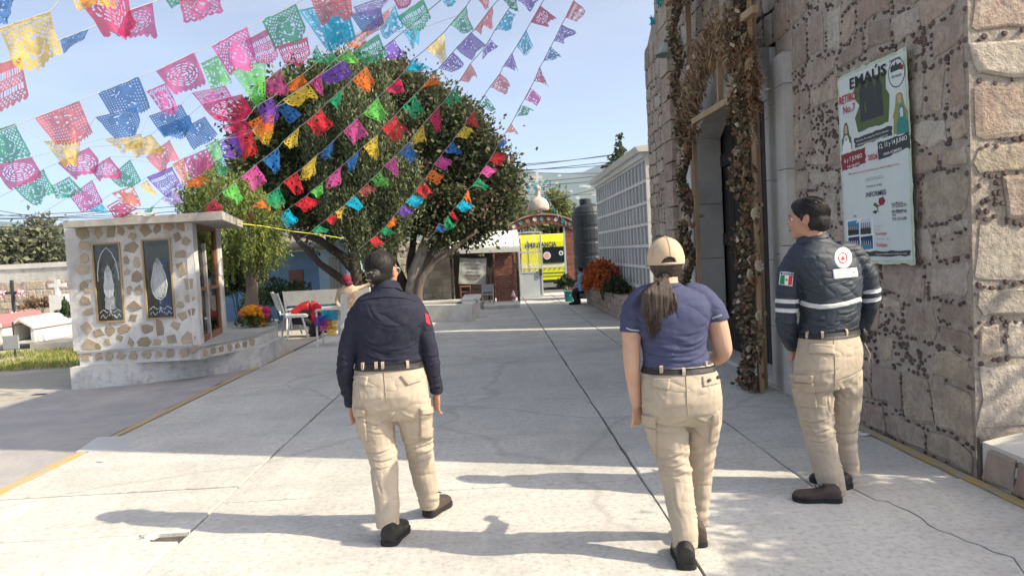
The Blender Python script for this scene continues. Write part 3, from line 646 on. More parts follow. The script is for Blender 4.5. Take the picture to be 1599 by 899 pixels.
# ------------------------------------------------------------ columbarium
M['render'] = mat('pale_grey_render', (0.74,0.74,0.71), 0.85, (0.66,0.66,0.64), 2, 0.15, 20)
M['niche'] = mat('grey_niche_slab', (0.30,0.315,0.32), 0.6, (0.26,0.275,0.28), 3, 0.1, 20, rand=0.12)
colm = thing('niche_wall', (2.95,17.5,0), 'long pale grey columbarium wall with a grid of burial niches behind the flower bed', 'columbarium')
y0, y1 = 14.1, 20.9; ztop = 3.32
MB().box(3.12, 4.6, y0, y1, -.05, ztop).build('wall', M['render'], colm)
NC, NR = 18, 7; cw = (y1-y0)/NC; z0 = .30; chh = (ztop-.12-z0)/NR
bar = bpy.data.meshes
for r in range(NR+1): MB().box(2.965, 3.118, y0, y1, z0+r*chh-.032, z0+r*chh+.032).build('shelf', M['render'], colm)
for c in range(NC+1):
    y = min(max(y0+c*cw, y0+.03), y1-.03); wd_ = .035 if c % 6 == 0 else .024
    for r in range(NR): MB().box(2.968, 3.116, y-wd_, y+wd_, z0+r*chh+.034, z0+(r+1)*chh-.034).build('divider', M['render'], colm)
nm = None
for c in range(NC):
    for r in range(NR):
        if nm is None:
            q = MB().box(0, .02, -cw/2+.03, cw/2-.03, -chh/2+.047, chh/2-.047).build('niche_slab', M['niche']); nm = q.data; o = q; q.parent = colm
        else: o = link('niche_slab', nm, colm)
        o.location = Vector((2.990+rnd.uniform(-.003,.004), y0+(c+.5)*cw, z0+(r+.5)*chh)) - colm.location
mb = MB(); mb.hexa([Vector(p) for p in ((2.82,y0-.1,ztop),(4.7,y0-.1,ztop),(4.7,y1+.15,ztop),(2.82,y1+.15,ztop))],[Vector(p) for p in ((2.76,y0-.1,ztop+.1),(4.7,y0-.1,ztop+.28),(4.7,y1+.15,ztop+.28),(2.76,y1+.15,ztop+.1))])
mb.build('cornice', M['render'], colm); MB().box(2.9, 3.11, y0+.01, y1, ztop-.1, ztop-.002).build('moulding', M['render'], colm)

# flower bed with stone edge
fb = thing('flower_bed', (2.6,17.8,0), 'low rubble stone flower bed running along the foot of the niche wall', 'planter')
MB().box(2.60, 2.95, 14.3, 21.0, -.04, .46).build('bed', M['mortar'], fb)
MB().box(2.585, 2.80, 14.28, 21.02, .462, .53).build('coping', M['mortar'], fb)
stone_wall(fb, lambda u, v, d: Vector((2.598-d,u,v)), 14.3, 21.0, 0, .46, seed=31, ch=(.13,.2), wd=(.2,.45), mats=STONES[:3], gap=.015, peb=.3, limit=90)
def bush(name, c, r, label, cat, leafm, flm, n=1500, nf=400, ls=.09, fs_=.07, seed=1, group=None):
    t = thing(name, (c[0],c[1],c[2]-r[2]), label, cat, group)
    rg = np.random.default_rng(seed); d = rg.normal(size=(n,3)); d /= np.linalg.norm(d,axis=1)[:,None]; d[:,2] = np.abs(d[:,2])*1.3-.3
    p = np.array(c)+d*np.array(r)*(rg.random(n)**.4)[:,None]*(1+.25*np.sin(d[:,0]*7+d[:,1]*5+seed))[:,None]
    leaves('foliage', leafm, p, ls, t, .5, seed=seed, kind='stuff')
    for k in range(5):
        a = rg.normal(size=2)*.3; MB().tube([(c[0]+a[0]*.3*r[0],c[1]+a[1]*.3*r[1],c[2]-r[2]),(c[0]+a[0]*r[0],c[1]+a[1]*r[1],c[2]+r[2]*.2)], [.012,.006], 5).build('stem', leafm, t)
    if flm:
        q = np.array(c)+d[:nf]*np.array(r)*(.95+.15*rg.random(nf))[:,None]*(1+.25*np.sin(d[:nf,0]*7+d[:nf,1]*5+seed))[:,None]
        q = np.repeat(q, 5, 0)+rg.normal(size=(nf*5,3))*.02
        leaves('blossoms', flm[0], q, fs_, t, .4, seed=seed+1, mats=flm, aspect=.8, kind='stuff')
    return t
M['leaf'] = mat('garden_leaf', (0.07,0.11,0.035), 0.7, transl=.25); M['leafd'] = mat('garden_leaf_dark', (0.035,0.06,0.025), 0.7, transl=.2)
FO = [mat('orange_petal', (0.62,0.17,0.035), 0.8, transl=.3), mat('rust_petal', (0.42,0.09,0.03), 0.8, transl=.3)]
for k, (y, x, rr, lb) in enumerate(((17.6,2.60,(.36,.7,.42),'orange flowering bush spilling over the near part of the stone flower bed'),(19.2,2.62,(.30,.6,.36),'rust orange flowering bush in the flower bed nearer the gate'))):
    bush('flowering_bush', (x, y, .72), rr, lb, 'bush', M['leaf'], FO, 1500, 420, .08, .075, 40+k)
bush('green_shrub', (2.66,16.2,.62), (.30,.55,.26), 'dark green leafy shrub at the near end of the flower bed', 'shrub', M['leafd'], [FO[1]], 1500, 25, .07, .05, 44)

# ------------------------------------------------------------ water tank
M['tank'] = mat('black_tank_plastic', (0.025,0.032,0.038), 0.45, (0.045,0.052,0.058), 3, 0.05)
M['steel'] = mat('grey_painted_steel', (0.42,0.45,0.47), 0.5, (0.34,0.36,0.38), 4)
def tank(x, y, r, h, label, zb=0):
    t = thing('water_tank', (x,y,zb), label, 'water tank')
    pr = [(0,0),(r,0)]; n = 6
    for k in range(n):
        a = h*.9*k/n+.03; b = h*.9*(k+1)/n-.03; pr += [(r*.965,a),(r,a+.04),(r,b-.04),(r*.965,b)]
    pr += [(r*.96,h*.9+.02),(r*.8,h*.96),(r*.34,h),(0,h)]
    MB().lathe((x,y,zb), pr, 28).build('body', M['tank'], t, False)
    MB().lathe((x-.08,y,zb+h-.02), [(0,0),(r*.36,0),(r*.36,.14),(r*.3,.17),(0,.18)], 18).build('lid', M['tank'], t)
tank(3.02, 23.2, .52, 2.95, 'tall black ribbed plastic water tank between the gate pillar and the niche wall')

# ------------------------------------------------------------ entrance gate
GY = 24.6
M['brick'] = mat('red_brick', (0.30,0.13,0.09), 0.9, (0.22,0.10,0.075), 8, 0.4, 40, rand=0.25)
M['whitewash'] = mat('white_wash', (0.66,0.65,0.61), 0.9, (0.52,0.50,0.46), 3, 0.3, 20)
M['steelblue'] = mat('gate_paint', (0.50,0.55,0.58), 0.55, (0.42,0.47,0.50), 3)
gate = thing('entrance_gate', (1.7,GY,0), 'brick arched entrance gate with a cross on a domed top and one steel leaf closed', 'gate')
gx0, gx1 = at(812,440,GY).x, at(886,440,GY).x
ga = MB(); 
def brick_wall(parent, x0, x1, z0, z1, y, depth, seed=1, bh=.075, bl=.22, xf=None):
    R = random.Random(seed); MB().box(x0+.004, x1-.004, y+.012, y+depth, z0, z1).build('mortar', M['mortar'], parent)
    nb = 0; r = 0; z = z0; tpl = None
    while z < z1-.03:
        x = x0-(bl/2 if r % 2 else 0)
        while x < x1-.01:
            a, b = max(x,x0)+.005, min(x+bl,x1)-.005
            if b-a > .04:
                if abs((b-a)-(bl-.01)) < 1e-6:
                    if tpl is None:
                        o = MB().box(-(bl-.01)/2,(bl-.01)/2,0,.03,0,bh-.012).build('brick', M['brick']); tpl = o.data; o.parent = parent
                    else: o = link('brick', tpl, parent)
                    o.location = Vector(((a+b)/2, y-.004+R.uniform(-.004,.004), z+.006))-org(parent)
                else: MB().box(a,b,y-.004,y+.02,z+.006,min(z+bh-.006,z1)).build('brick', M['brick'], parent)
                nb += 1
            x += bl
        z += bh; r += 1
    return nb
pl = MB().box(gx1+.02, gx1+.40, GY, GY+.4, 0, 2.34).build('pillar', M['brick'], gate)
for k in range(28): MB().box(gx1+.01, gx1+.41, GY-.012, GY+.41, .01+k*.084, .01+k*.084+.07).build('brick_course', M['brick'], pl)
MB().box(gx0-.10, gx0-.02, GY, GY+.12, 0, 2.15).build('gate_post', M['whitewash'], gate)
MB().box(gx1-.06, gx1, GY-.02, GY+.08, 0, 2.3).build('gate_post', M['steelblue'], gate)
# arched lintel of bricks with fixed plates
A0, A1 = at(795,352,GY), at(897,352,GY); mid = (A0.x+A1.x)/2
def zarch(x): t = (x-mid)/((A1.x-A0.x)/2); return at(846,334,GY).z-.02 - .30*abs(t)**2.2
nv = 34
for i in range(nv):
    a = A0.x+(A1.x-A0.x)*i/nv; b = A0.x+(A1.x-A0.x)*(i+1)/nv-.012
    MB().hexa([Vector((a,GY-.06,zarch(a)-.30)),Vector((b,GY-.06,zarch(b)-.30)),Vector((b,GY+.42,zarch(b)-.30)),Vector((a,GY+.42,zarch(a)-.30))],[Vector((a,GY-.06,zarch(a)-.02)),Vector((b,GY-.06,zarch(b)-.02)),Vector((b,GY+.42,zarch(b)-.02)),Vector((a,GY+.42,zarch(a)-.02))]).build('voussoir', M['brick'], gate)
mb = MB()
for i in range(20):
    a = A0.x-.04+(A1.x-A0.x+.08)*i/20; b = A0.x-.04+(A1.x-A0.x+.08)*(i+1)/20
    mb.hexa([Vector((a,GY-.12,zarch(a)-.018)),Vector((b,GY-.12,zarch(b)-.018)),Vector((b,GY+.46,zarch(b)-.018)),Vector((a,GY+.46,zarch(a)-.018))],[Vector((a,GY-.12,zarch(a)+.04)),Vector((b,GY-.12,zarch(b)+.04)),Vector((b,GY+.46,zarch(b)+.04)),Vector((a,GY+.46,zarch(a)+.04))])
mb.build('coping', mat('terracotta_coping', (0.40,0.25,0.18), .9, (0.3,0.2,0.16), 6), gate)
for i in range(9):
    x = A0.x+.15+(A1.x-A0.x-.3)*i/8; z = zarch(x)-.14; mb = MB()
    for k in range(7): a = 2*pi*k/7; mb.add([(x,GY-.075,z),(x+.05*cos(a-.35),GY-.085,z+.05*sin(a-.35)),(x+.085*cos(a),GY-.08,z+.085*sin(a)),(x+.05*cos(a+.35),GY-.085,z+.05*sin(a+.35))],[(0,1,2,3)])
    mb.build('paper_rosette', [INK['white'],M['tealfoil'],INK['skin']][i%3], gate)
dc = at(841,323,GY+.15); 
MB().lathe(dc, [(.34,-.12),(.36,-.02),(.33,.12),(.25,.24),(.13,.32),(.085,.36),(.075,.55),(.10,.58),(.11,.63),(.06,.68),(.05,.72)], 22).build('dome', mat('weathered_dome', (0.55,0.50,0.43), .9, (0.38,0.34,0.29), 5, .5, 18), gate, True)
ctop = dc+Vector((0,0,.72)); cr_ = MB().box(ctop.x-.045,ctop.x+.045,ctop.y-.04,ctop.y+.04,ctop.z,ctop.z+.42).build('cross', M['whitewash'], gate)
MB().box(ctop.x-.17,ctop.x-.048,ctop.y-.04,ctop.y+.04,ctop.z+.22,ctop.z+.30).build('cross_arm', M['whitewash'], cr_); MB().box(ctop.x+.048,ctop.x+.17,ctop.y-.04,ctop.y+.04,ctop.z+.22,ctop.z+.30).build('cross_arm', M['whitewash'], cr_)
MB().tube([ctop+Vector((-.42,0,.12)), ctop+Vector((-.42,0,-.05)), ctop+Vector((-.2,0,-.09)), ctop+Vector((.2,0,-.09)), ctop+Vector((.42,0,-.05)), ctop+Vector((.42,0,.12))], .014, 6).build('lamp_bracket', INK['dark'], gate)
mb = MB()
for i in range(26):
    a = rnd.uniform(-.35,.35); p = ctop+Vector((a, -.06, rnd.uniform(.0,.16))); mb.add([p, p+Vector((.05,0,.02)), p+Vector((.01,.02,-.08))], [(0,1,2)], rnd.choice([M['tealfoil'], INK['white']]))
mb.build('paper_garland', None, gate)
# closed steel leaf
lx1 = at(848,440,GY).x; lf = MB().box(gx0, lx1, GY+.02, GY+.05, .08, .82).build('gate_leaf', M['steelblue'], gate)
for x in (gx0+.02, lx1-.02): MB().box(x-.025,x+.025,GY,GY+.07,.03,2.2).build('stile', M['steelblue'], lf)
for z in (.03,.82,1.5,2.15): MB().box(gx0+.046,lx1-.046,GY+.005,GY+.065,z,z+.05).build('rail', M['steelblue'], lf)
for i in range(7): x = gx0+.1+(lx1-gx0-.2)*i/6; MB().box(x-.009,x+.009,GY+.02,GY+.045,.872,2.3).build('bar', M['whitewash'], lf)
for k in range(8):
    a0, a1 = pi*k/8, pi*(k+1)/8; MB().tube([(mid-.5+.3*cos(a0)-.12,GY+.03,.9+.22*sin(a0)),(mid-.5+.3*cos(a1)-.12,GY+.03,.9+.22*sin(a1))], .012, 5).build('scroll', M['whitewash'], lf)
MB().box(lx1-.10,lx1-.02,GY-.04,GY+.01,.72,.95).build('lock', INK['dark'], lf)

# ------------------------------------------------------------ ambulance out in the street
AY = 29.5
amb = thing('ambulance', (at(850,440,AY).x, AY, 0), 'bright yellow ambulance lettered AMBULANCIA parked in the street behind the gate', 'ambulance')
M['amb'] = mat('ambulance_yellow', (0.72,0.70,0.02), 0.35, (0.66,0.64,0.02), 1.5, coat=.3); M['ambglass'] = mat('dark_vehicle_glass', (0.015,0.02,0.025), 0.1)
M['tyre'] = mat('tyre_rubber', (0.02,0.02,0.02), 0.9)
ax0, ax1 = at(770,420,AY).x-.9, at(893,420,AY).x+.7
prof = [(0,.38),(0,1.9),(.06,2.12),(.2,2.2),(1.75,2.2),(1.92,2.1),(1.98,1.9),(1.98,.38)]
R_s = []
for x, s in ((ax0-.05,.94),(ax0+.12,1),(ax1-.12,1),(ax1,.96)): R_s.append([Vector((x, AY+.99+(p[0]-.99)*s, .38+(p[1]-.38)*(s if p[1] > 1 else 1))) for p in prof])
MB().rings(R_s).build('body', M['amb'], amb)
yy = AY-.012
MB().box(at(848,410,AY).x, ax1-.3, yy, yy+.02, at(870,411,AY).z+.02, at(870,385,AY).z).build('window_band', M['ambglass'], amb)
MB().box(ax0+.3, at(815,410,AY).x, yy, yy+.02, 1.25, 1.7).build('window', M['ambglass'], amb)
def disc(c, r, m, name, parent, n=20, yofs=-.02):
    MB().add([(c.x,c.y+yofs,c.z)]+[(c.x+r*cos(2*pi*i/n),c.y+yofs,c.z+r*sin(2*pi*i/n)) for i in range(n)], [(0,1+(i+1)%n,1+i) for i in range(n)]).build(name, m, parent)
disc(at(854,399,AY), .15, INK['white'], 'round_emblem', amb, yofs=-.03); disc(at(854,399,AY), .12, flat('pink_print',(.6,.3,.32)), 'emblem_print', amb, yofs=-.035)
disc(at(876,395,AY), .09, INK['white'], 'round_emblem', amb, yofs=-.03); disc(at(876,395,AY), .05, INK['dark'], 'emblem_print', amb, yofs=-.035)
mb = MB(); p0, p1 = at(820,387,AY), at(869,382.5,AY); lettering(mb, 'AMBULANCIA', (p0.x, yy-.01, p0.z), ((p1.x-p0.x),0,(p1.z-p0.z)*.0) and (1,0,0), (0,0,1), .19, width=p1.x-p0.x, bold=.03); mb.build('lettering', INK['navy'], amb)
for z, h in ((.62,.05),(.50,.035)): MB().box(ax0+.2, ax1-.1, yy, yy+.02, z, z+h).build('stripe', INK['green'], amb)
MB().box(ax0+.2, ax1-.1, yy-.001, yy+.02, .86, 1.0).build('stripe', mat('pale_reflective', (.62,.6,.35), .5), amb)
for k in range(22): x = ax0+.3+k*.2; MB().hexa([Vector((x,yy-.004,.76)),Vector((x+.07,yy-.004,.76)),Vector((x+.07,yy+.01,.76)),Vector((x,yy+.01,.76))],[Vector((x+.06,yy-.004,.84)),Vector((x+.13,yy-.004,.84)),Vector((x+.13,yy+.01,.84)),Vector((x+.06,yy+.01,.84))]).build('chequer', INK['olive'], amb)
for pz in (404,414): disc(at(811,pz,AY), .09, INK['blue'], 'blue_mark', amb, yofs=-.03)
for xs_ in (at(846,410,AY).x, at(826,410,AY).x): MB().box(xs_-.012, xs_+.012, yy-.006, yy+.02, .5, 1.95).build('door_seam', INK['olive'], amb)
MB().box(at(850,428,AY).x, at(880,428,AY).x, yy-.02, yy+.02, 1.02, 1.06).build('side_moulding', INK['dark'], amb)
for x in (ax0+.75, ax1-.75):
    wh = MB().tube([(x,AY-.03,.36),(x,AY+.2,.36)], .36, 20).build('wheel', M['tyre'], amb); MB().tube([(x,AY-.045,.36),(x,AY+.0,.36)], .2, 14).build('rim', M['steel'], wh)
MB().box(ax0+.2, ax1-.1, AY+.05, AY+1.9, .25, .40).build('chassis', INK['dark'], amb)
MB().tube([(ax1-.02,AY+.06,1.5),(ax1-.02,AY+.06,1.75)], .04, 6).build('tail_light', INK['red'], amb)
M['asphalt'] = mat('street_asphalt', (0.16,0.16,0.155), .9, (0.12,0.12,0.12), 2, .3, 30)
MB().box(-14, 16, 27, 38, -.1, -.035).build('street', M['asphalt'])['kind'] = 'structure'
# ------------------------------------------------------------ notice shed by the gate
SY_ = 22.0
shed = thing('notice_shed', (at(755,470,SY_).x,SY_,0), 'small dark timber shed with white sheet roof and a brick panel left of the gate', 'shed')
M['darkwood'] = mat('dark_stained_wood', (0.075,0.055,0.045), .8, (0.05,0.04,0.035), 4, .3, 20)
M['sheet'] = mat('white_roof_sheet', (0.74,0.75,0.74), .5, (0.62,0.63,0.62), 2, .2, 10)
sx0, sx1 = at(705,440,SY_).x, at(811,440,SY_).x
gz = lambda px, py: at(px, py, SY_).z
MB().box(sx0, sx1, SY_, SY_+1.6, 0.0, .10).build('floor_slab', M['concrete'], shed)
for px in (706, 763, 770, 809):
    x = at(px,440,SY_).x; MB().box(x-.035,x+.035,SY_-.02,SY_+.06,.1,gz(px,393)).build('post', M['darkwood'], shed)
MB().box(sx0+.05, at(768,440,SY_).x, SY_+.7, SY_+.75, .10, gz(740,390)).build('back_panel', M['darkwood'], shed)
for k in range(9):
    z = .14+k*.17; MB().box(sx0+.06, at(764,440,SY_).x, SY_+.66, SY_+.695, z, z+.15).build('board', M['darkwood'], shed)
brick_wall(shed, at(774,440,SY_).x, at(804,440,SY_).x, .1, gz(790,388), SY_+.02, .14, 3, bh=.07, bl=.19)
ra, rb, rc, rd = at(702,389,SY_-.15), at(812,386,SY_-.15), at(808,361,SY_+1.7), at(703,366,SY_+1.7)
nn_ = 12
for i in range(nn_):
    a = ra.lerp(rb,i/nn_); b = ra.lerp(rb,(i+1)/nn_-.004); c = rd.lerp(rc,(i+1)/nn_-.004); d = rd.lerp(rc,i/nn_); u = Vector((0,0,.03+.015*(i%2)))
    MB().hexa([a,b,c,d],[a+u,b+u,c+u,d+u]).build('roof_sheet', M['sheet'], shed)
MB().hexa([ra-Vector((0,.02,.14)),rb-Vector((0,.02,.13)),rb+Vector((0,.02,-.13)),ra+Vector((0,.02,-.14))],[ra-Vector((0,.02,.0)),rb-Vector((0,.02,.0)),rb+Vector((0,.02,0)),ra+Vector((0,.02,0))]).build('fascia', M['sheet'], shed)
nb = thing('notice_banner', at(739,443,SY_-.05), 'creased grey and white printed sheet hung on the dark shed front', 'banner')
q = [at(718,402,SY_-.06), at(760,403,SY_-.06), at(758,444,SY_-.06), at(716,443,SY_-.06)]
def QP(u, v, l=0): p = q[0]*(1-u)*(1-v)+q[1]*u*(1-v)+q[2]*u*v+q[3]*(1-u)*v; return p+Vector((0,-l+.03*noise.noise(Vector((u*4,v*4,1)))-.02*abs(u-.5),-.02*sin(pi*u)*(1-v)))
vs = [QP(i/14,j/14) for j in range(15) for i in range(15)]
MB().add(vs, [(j*15+i,(j+1)*15+i,(j+1)*15+i+1,j*15+i+1) for j in range(14) for i in range(14)]).build('sheet', mat('grey_print_sheet', (.50,.52,.50), .7, (.36,.38,.36), 5), nb, True)
for s, u, v, h, wd_ in (('SEGUNDA VUELTA',.16,.26,.1,.68),('Y EL PARROCO',.22,.42,.09,.56),('INVITA A LA',.28,.56,.09,.44),('CELEBRACION',.2,.7,.1,.6),('DE LA FE',.32,.84,.08,.36)):
    tv, tf, tw = text_geo(s, .02); MB().add([QP(u+a*wd_/tw, v-b*h*.75, .012) for a, b in tv], tf).build('lettering', INK['dark'], nb)
# things standing on the shed step
M['rustwood'] = mat('red_brown_stool', (0.26,0.12,0.08), .7); 
def stool(px0, px1, pyt, pyb, Y, m, label, name='wooden_stool', cat='stool', back=0, planks=True):
    a, b = at(px0,pyb,Y), at(px1,pyb,Y); z0 = min(a.z,b.z); zt = at(px0,pyt,Y).z; t = thing(name, ((a.x+b.x)/2,Y,z0), label, cat); d = (b.x-a.x)
    for x in (a.x,b.x):
        for y in (Y,Y+d): MB().tube([(x,y,z0),(x,y,zt)], .018, 6).build('leg', m, t)
    zs = z0+(zt-z0)*.55 if back else zt
    MB().box(a.x-.02,b.x+.02,Y-.02,Y+d+.02,zs-.03,zs).build('seat', m, t)
    for z in (z0+.12,z0+.3): MB().box(a.x,b.x,Y-.012,Y+.012,z,z+.035).build('rung', m, t)
    if back: MB().box(a.x,b.x,Y+d-.01,Y+d+.015,zt-.22,zt).build('backrest', m, t)
stool(720,735,447,472,21.6,M['rustwood'],'red brown wooden stool below the hanging sheet in the shed')
stool(754,771,445,476,21.2,M['steel'],'tall pale metal frame chair at the right of the shed front','metal_chair','chair',1)
def bucket(c, r, h, m, label, group=None, handle=True, name='bucket', cat='bucket'):
    t = thing(name, c, label, cat, group); c = Vector(c)
    MB().lathe(c, [(0,0),(r*.78,0),(r,h),(r*1.05,h),(r*1.05,h-.02),(r*.95,h-.01),(r*.72,.02),(0,.02)], 18).build('pail', m, t, True)
    if handle: MB().tube([c+Vector((-r,0,h*.9)),c+Vector((-r*.7,-r*.4,h*.72)),c+Vector((0,-r*1.1,h*.6)),c+Vector((r*.7,-r*.4,h*.72)),c+Vector((r,0,h*.9))], .006, 5).build('handle', M['steel'], t)
    return t
cp = gnd(743,476,.0); bucket((cp.x,21.0,.0), .17, .36, mat('cream_plastic', (.48,.44,.34), .6), 'cream plastic bucket standing in front of the notice shed')
cp = at(889,468,21.9); bucket((cp.x,21.9,0), .15, .32, mat('teal_plastic', (.03,.25,.26), .5), 'teal plastic bucket on the ground beside the seated man by the gate')
# raised edge of the shed plot
st = MB().box(at(755,480,20.4).x, at(812,480,20.4).x, 20.4, 22.0, -.03, .10).build('shed_step', M['whitewash']); tag(st, 'low pale concrete step in front of the notice shed', 'step')

# ------------------------------------------------------------ rubble boundary wall behind the trees, brick wall far right
bw = thing('boundary_wall', (-3.2,23.6,0), 'tall pale rubble boundary wall behind the tree trunks left of the shed', 'wall')
xa, xb = at(545,440,23.5).x, sx0+.1
MB().box(xa, xb, 23.52, 23.9, -.04, 2.05).build('mortar', mat('pale_mortar', (.50,.46,.40), .95, (.40,.36,.32), 4, .6, 20), bw)
stone_wall(bw, lambda u, v, d: Vector((u,23.515-d,v)), xa, xb, 0, 2.05, seed=41, ch=(.14,.30), wd=(.18,.5), mats=[STONES[3],STONES[1],STONES[3],STONES[2]], gap=.02, peb=.6)
lw = thing('planter_wall', (-1.2,17,0), 'low pale rendered planter wall round the tree bed in front of the notice shed', 'wall')
pA, pB, pC = gnd(600,503), gnd(737,502.5), gnd(752,496)
MB().hexa([Vector((pA.x,pA.y,-.03)),Vector((pB.x,pB.y,-.03)),Vector((pB.x+.05,pB.y+.3,-.03)),Vector((pA.x,pA.y+.3,-.03))],[Vector((pA.x,pA.y,.40)),Vector((pB.x,pB.y,.40)),Vector((pB.x+.05,pB.y+.3,.40)),Vector((pA.x,pA.y+.3,.40))]).build('wall', M['whitewash'], lw)
MB().hexa([Vector((pB.x-.25,pB.y+.302,-.03)),Vector((pB.x+.05,pB.y+.302,-.03)),Vector((pB.x+.12,20.3,-.03)),Vector((pB.x-.2,20.3,-.03))],[Vector((pB.x-.25,pB.y+.302,.40)),Vector((pB.x+.05,pB.y+.302,.40)),Vector((pB.x+.12,20.3,.40)),Vector((pB.x-.2,20.3,.40))]).build('wall', M['whitewash'], lw)
MB().box(pA.x, pB.x-.26, pA.y+.3, 20.3, -.03, .33).build('soil', M['joint'], lw)
MB().box(pA.x-.03, pB.x+.03, pA.y-.04, pA.y+.33, .402, .45).build('coping', M['whitewash'], lw)
MB().box(pB.x-.28, pB.x+.18, pA.y+.333, 20.3, .402, .45).build('coping', M['whitewash'], lw)
MB().box(pA.x, pB.x+.35, pA.y-.12, pA.y-.005, -.03, .05).build('footing', M['whitewash'], lw)
rw = thing('brick_wall', (2.3,25.6,0), 'low red brick wall top showing beyond the shed roof', 'wall')
brick_wall(rw, at(765,365,25.6).x, at(812,365,25.6).x, 0.0, 2.0, 25.6, .2, 9, bh=.1, bl=.3)
# far house roof right of gate
fh_ = thing('far_house', (5,36,0), 'low terracotta roofed house beyond the gate beside the water tank', 'house')
MB().box(3.6, 9, 36, 41, 0, 2.75).build('wall', mat('peach_render', (.45,.30,.24), .9), fh_); MB().box(3.4, 9.2, 35.7, 41.3, 2.752, 2.92).build('roof', mat('tan_roof', (.48,.36,.26), .9), fh_)

# ------------------------------------------------------------ blue house
HY = 21.0
M['blue'] = mat('sunlit_blue_render', (0.42,0.60,0.70), .85, (0.34,0.52,0.63), 2, .2, 14, col3=(.42,.56,.62), s3=1.3)  # sunlit copy of the house blue, the sunlight put into the colour
M['blueshade'] = mat('shaded_blue_render', (0.17,0.28,0.42), .85, (0.13,0.23,0.36), 2, .2, 14)  # shaded copy of the same blue, the shade put into the colour
hs = thing('blue_house', (at(450,470,HY).x,HY,0), 'single storey blue painted house behind the benches and tree trunks', 'house')
hx0, hx1, hx2 = at(366,440,HY).x, at(502,440,HY).x, at(545,440,HY).x
hz = at(470,392,HY).z
MB().box(hx0, hx1, HY, HY+4, -.04, hz).build('wall', M['blueshade'], hs)
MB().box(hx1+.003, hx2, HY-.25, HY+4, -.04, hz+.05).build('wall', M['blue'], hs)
MB().hexa([Vector(p) for p in ((hx0-.2,HY-.6,hz),(hx1+.25,HY-.6,hz+.0),(hx1+.25,HY+4.2,hz+.55),(hx0-.2,HY+4.2,hz+.55))],[Vector(p) for p in ((hx0-.2,HY-.6,hz+.1),(hx1+.25,HY-.6,hz+.1),(hx1+.25,HY+4.2,hz+.65),(hx0-.2,HY+4.2,hz+.65))]).build('roof', mat('brown_roof', (.30,.25,.20), .9, (.2,.17,.14), 3, .4), hs)
MB().hexa([Vector(p) for p in ((hx1+.26,HY-.3,hz+.06),(hx2+.15,HY-.3,hz-.25),(hx2+.15,HY+4.2,hz-.25),(hx1+.26,HY+4.2,hz+.06))],[Vector(p) for p in ((hx1+.26,HY-.3,hz+.42),(hx2+.15,HY-.3,hz+.0),(hx2+.15,HY+4.2,hz+.0),(hx1+.26,HY+4.2,hz+.42))]).build('roof_parapet', M['blue'], hs)
dx = at(516,440,HY-.25).x; dr = MB().box(dx-.0, dx+.30, HY-.29, HY-.24, 0.05, at(516,402,HY).z).build('door', mat('grey_door', (.33,.33,.29), .6), hs)
for k in range(3): MB().box(dx+.03+k*.09, dx+.09+k*.09, HY-.305, HY-.292, .1, at(516,405,HY).z).build('door_slat', mat('grey_slat', (.45,.45,.40), .6), dr)
wn = MB().box(at(398,430,HY).x, at(420,430,HY).x, HY-.04, HY-.005, at(410,441,HY).z, at(410,408,HY).z).build('window', M['whitewash'], hs)
MB().box(at(400,430,HY).x, at(418,430,HY).x, HY-.05, HY-.041, at(410,439,HY).z, at(410,410,HY).z).build('pane', M['ambglass'], wn)
MB().box(hx1-.9, hx1-.5, HY-.03, HY-.004, .6, 1.35).build('shutter', mat('brick_shutter', (.20,.10,.08), .8), hs)
# second wall of house to the left, same shaded blue colour
MB().box(hx0-1.6, hx0-.003, HY+.5, HY+4, -.04, hz-.3).build('wall', M['blueshade'], hs)

# ------------------------------------------------------------ street side background left: cemetery
M['oldwall'] = mat('weathered_render', (0.64,0.62,0.57), .95, (0.46,0.45,0.42), 1.6, .8, 8, col3=(.26,.25,.23), s3=2)
cw_ = thing('cemetery_wall', (-15,24,0), 'long weathered pale cemetery wall far left with grey stains', 'wall')
za, zb = at(5,418,24).z, at(112,408,24).z
def cell_wall(p, x0, x1, y, z1):
    MB().box(x0, x1, y, y+.3, -.04, z1-.16).build('wall', M['oldwall'], p); MB().box(x0-.02, x1+.02, y-.05, y+.35, z1-.158, z1).build('coping', M['whitewash'], p)
cell_wall(cw_, -20, -10.5, 24, zb)
stone_wall(cw_, lambda u, v, d: Vector((u,23.995-d,v)), -17.5, -12.6, 0, zb-.55, seed=51, ch=(.2,.36), wd=(.3,.7), mats=[STONES[1],STONES[3],STONES[2]], gap=.02, peb=.9)
fw = thing('block_wall', (-14,30,0), 'pale concrete block wall behind the cemetery wall left of the shrine', 'wall')
MB().box(at(80,420,30).x, at(118,420,30).x+3, 30, 30.3, -.04, at(95,411,30).z).build('wall', M['render'], fw)
M['marble'] = mat('white_tomb', (0.72,0.71,0.68), .7, (0.60,0.58,0.54), 4, .2); M['redp'] = mat('faded_red_roof', (0.46,0.17,0.17), .7, (0.38,0.15,0.15), 4); M['cream'] = mat('cream_tomb', (.62,.56,.46), .8, (.5,.45,.38), 4)
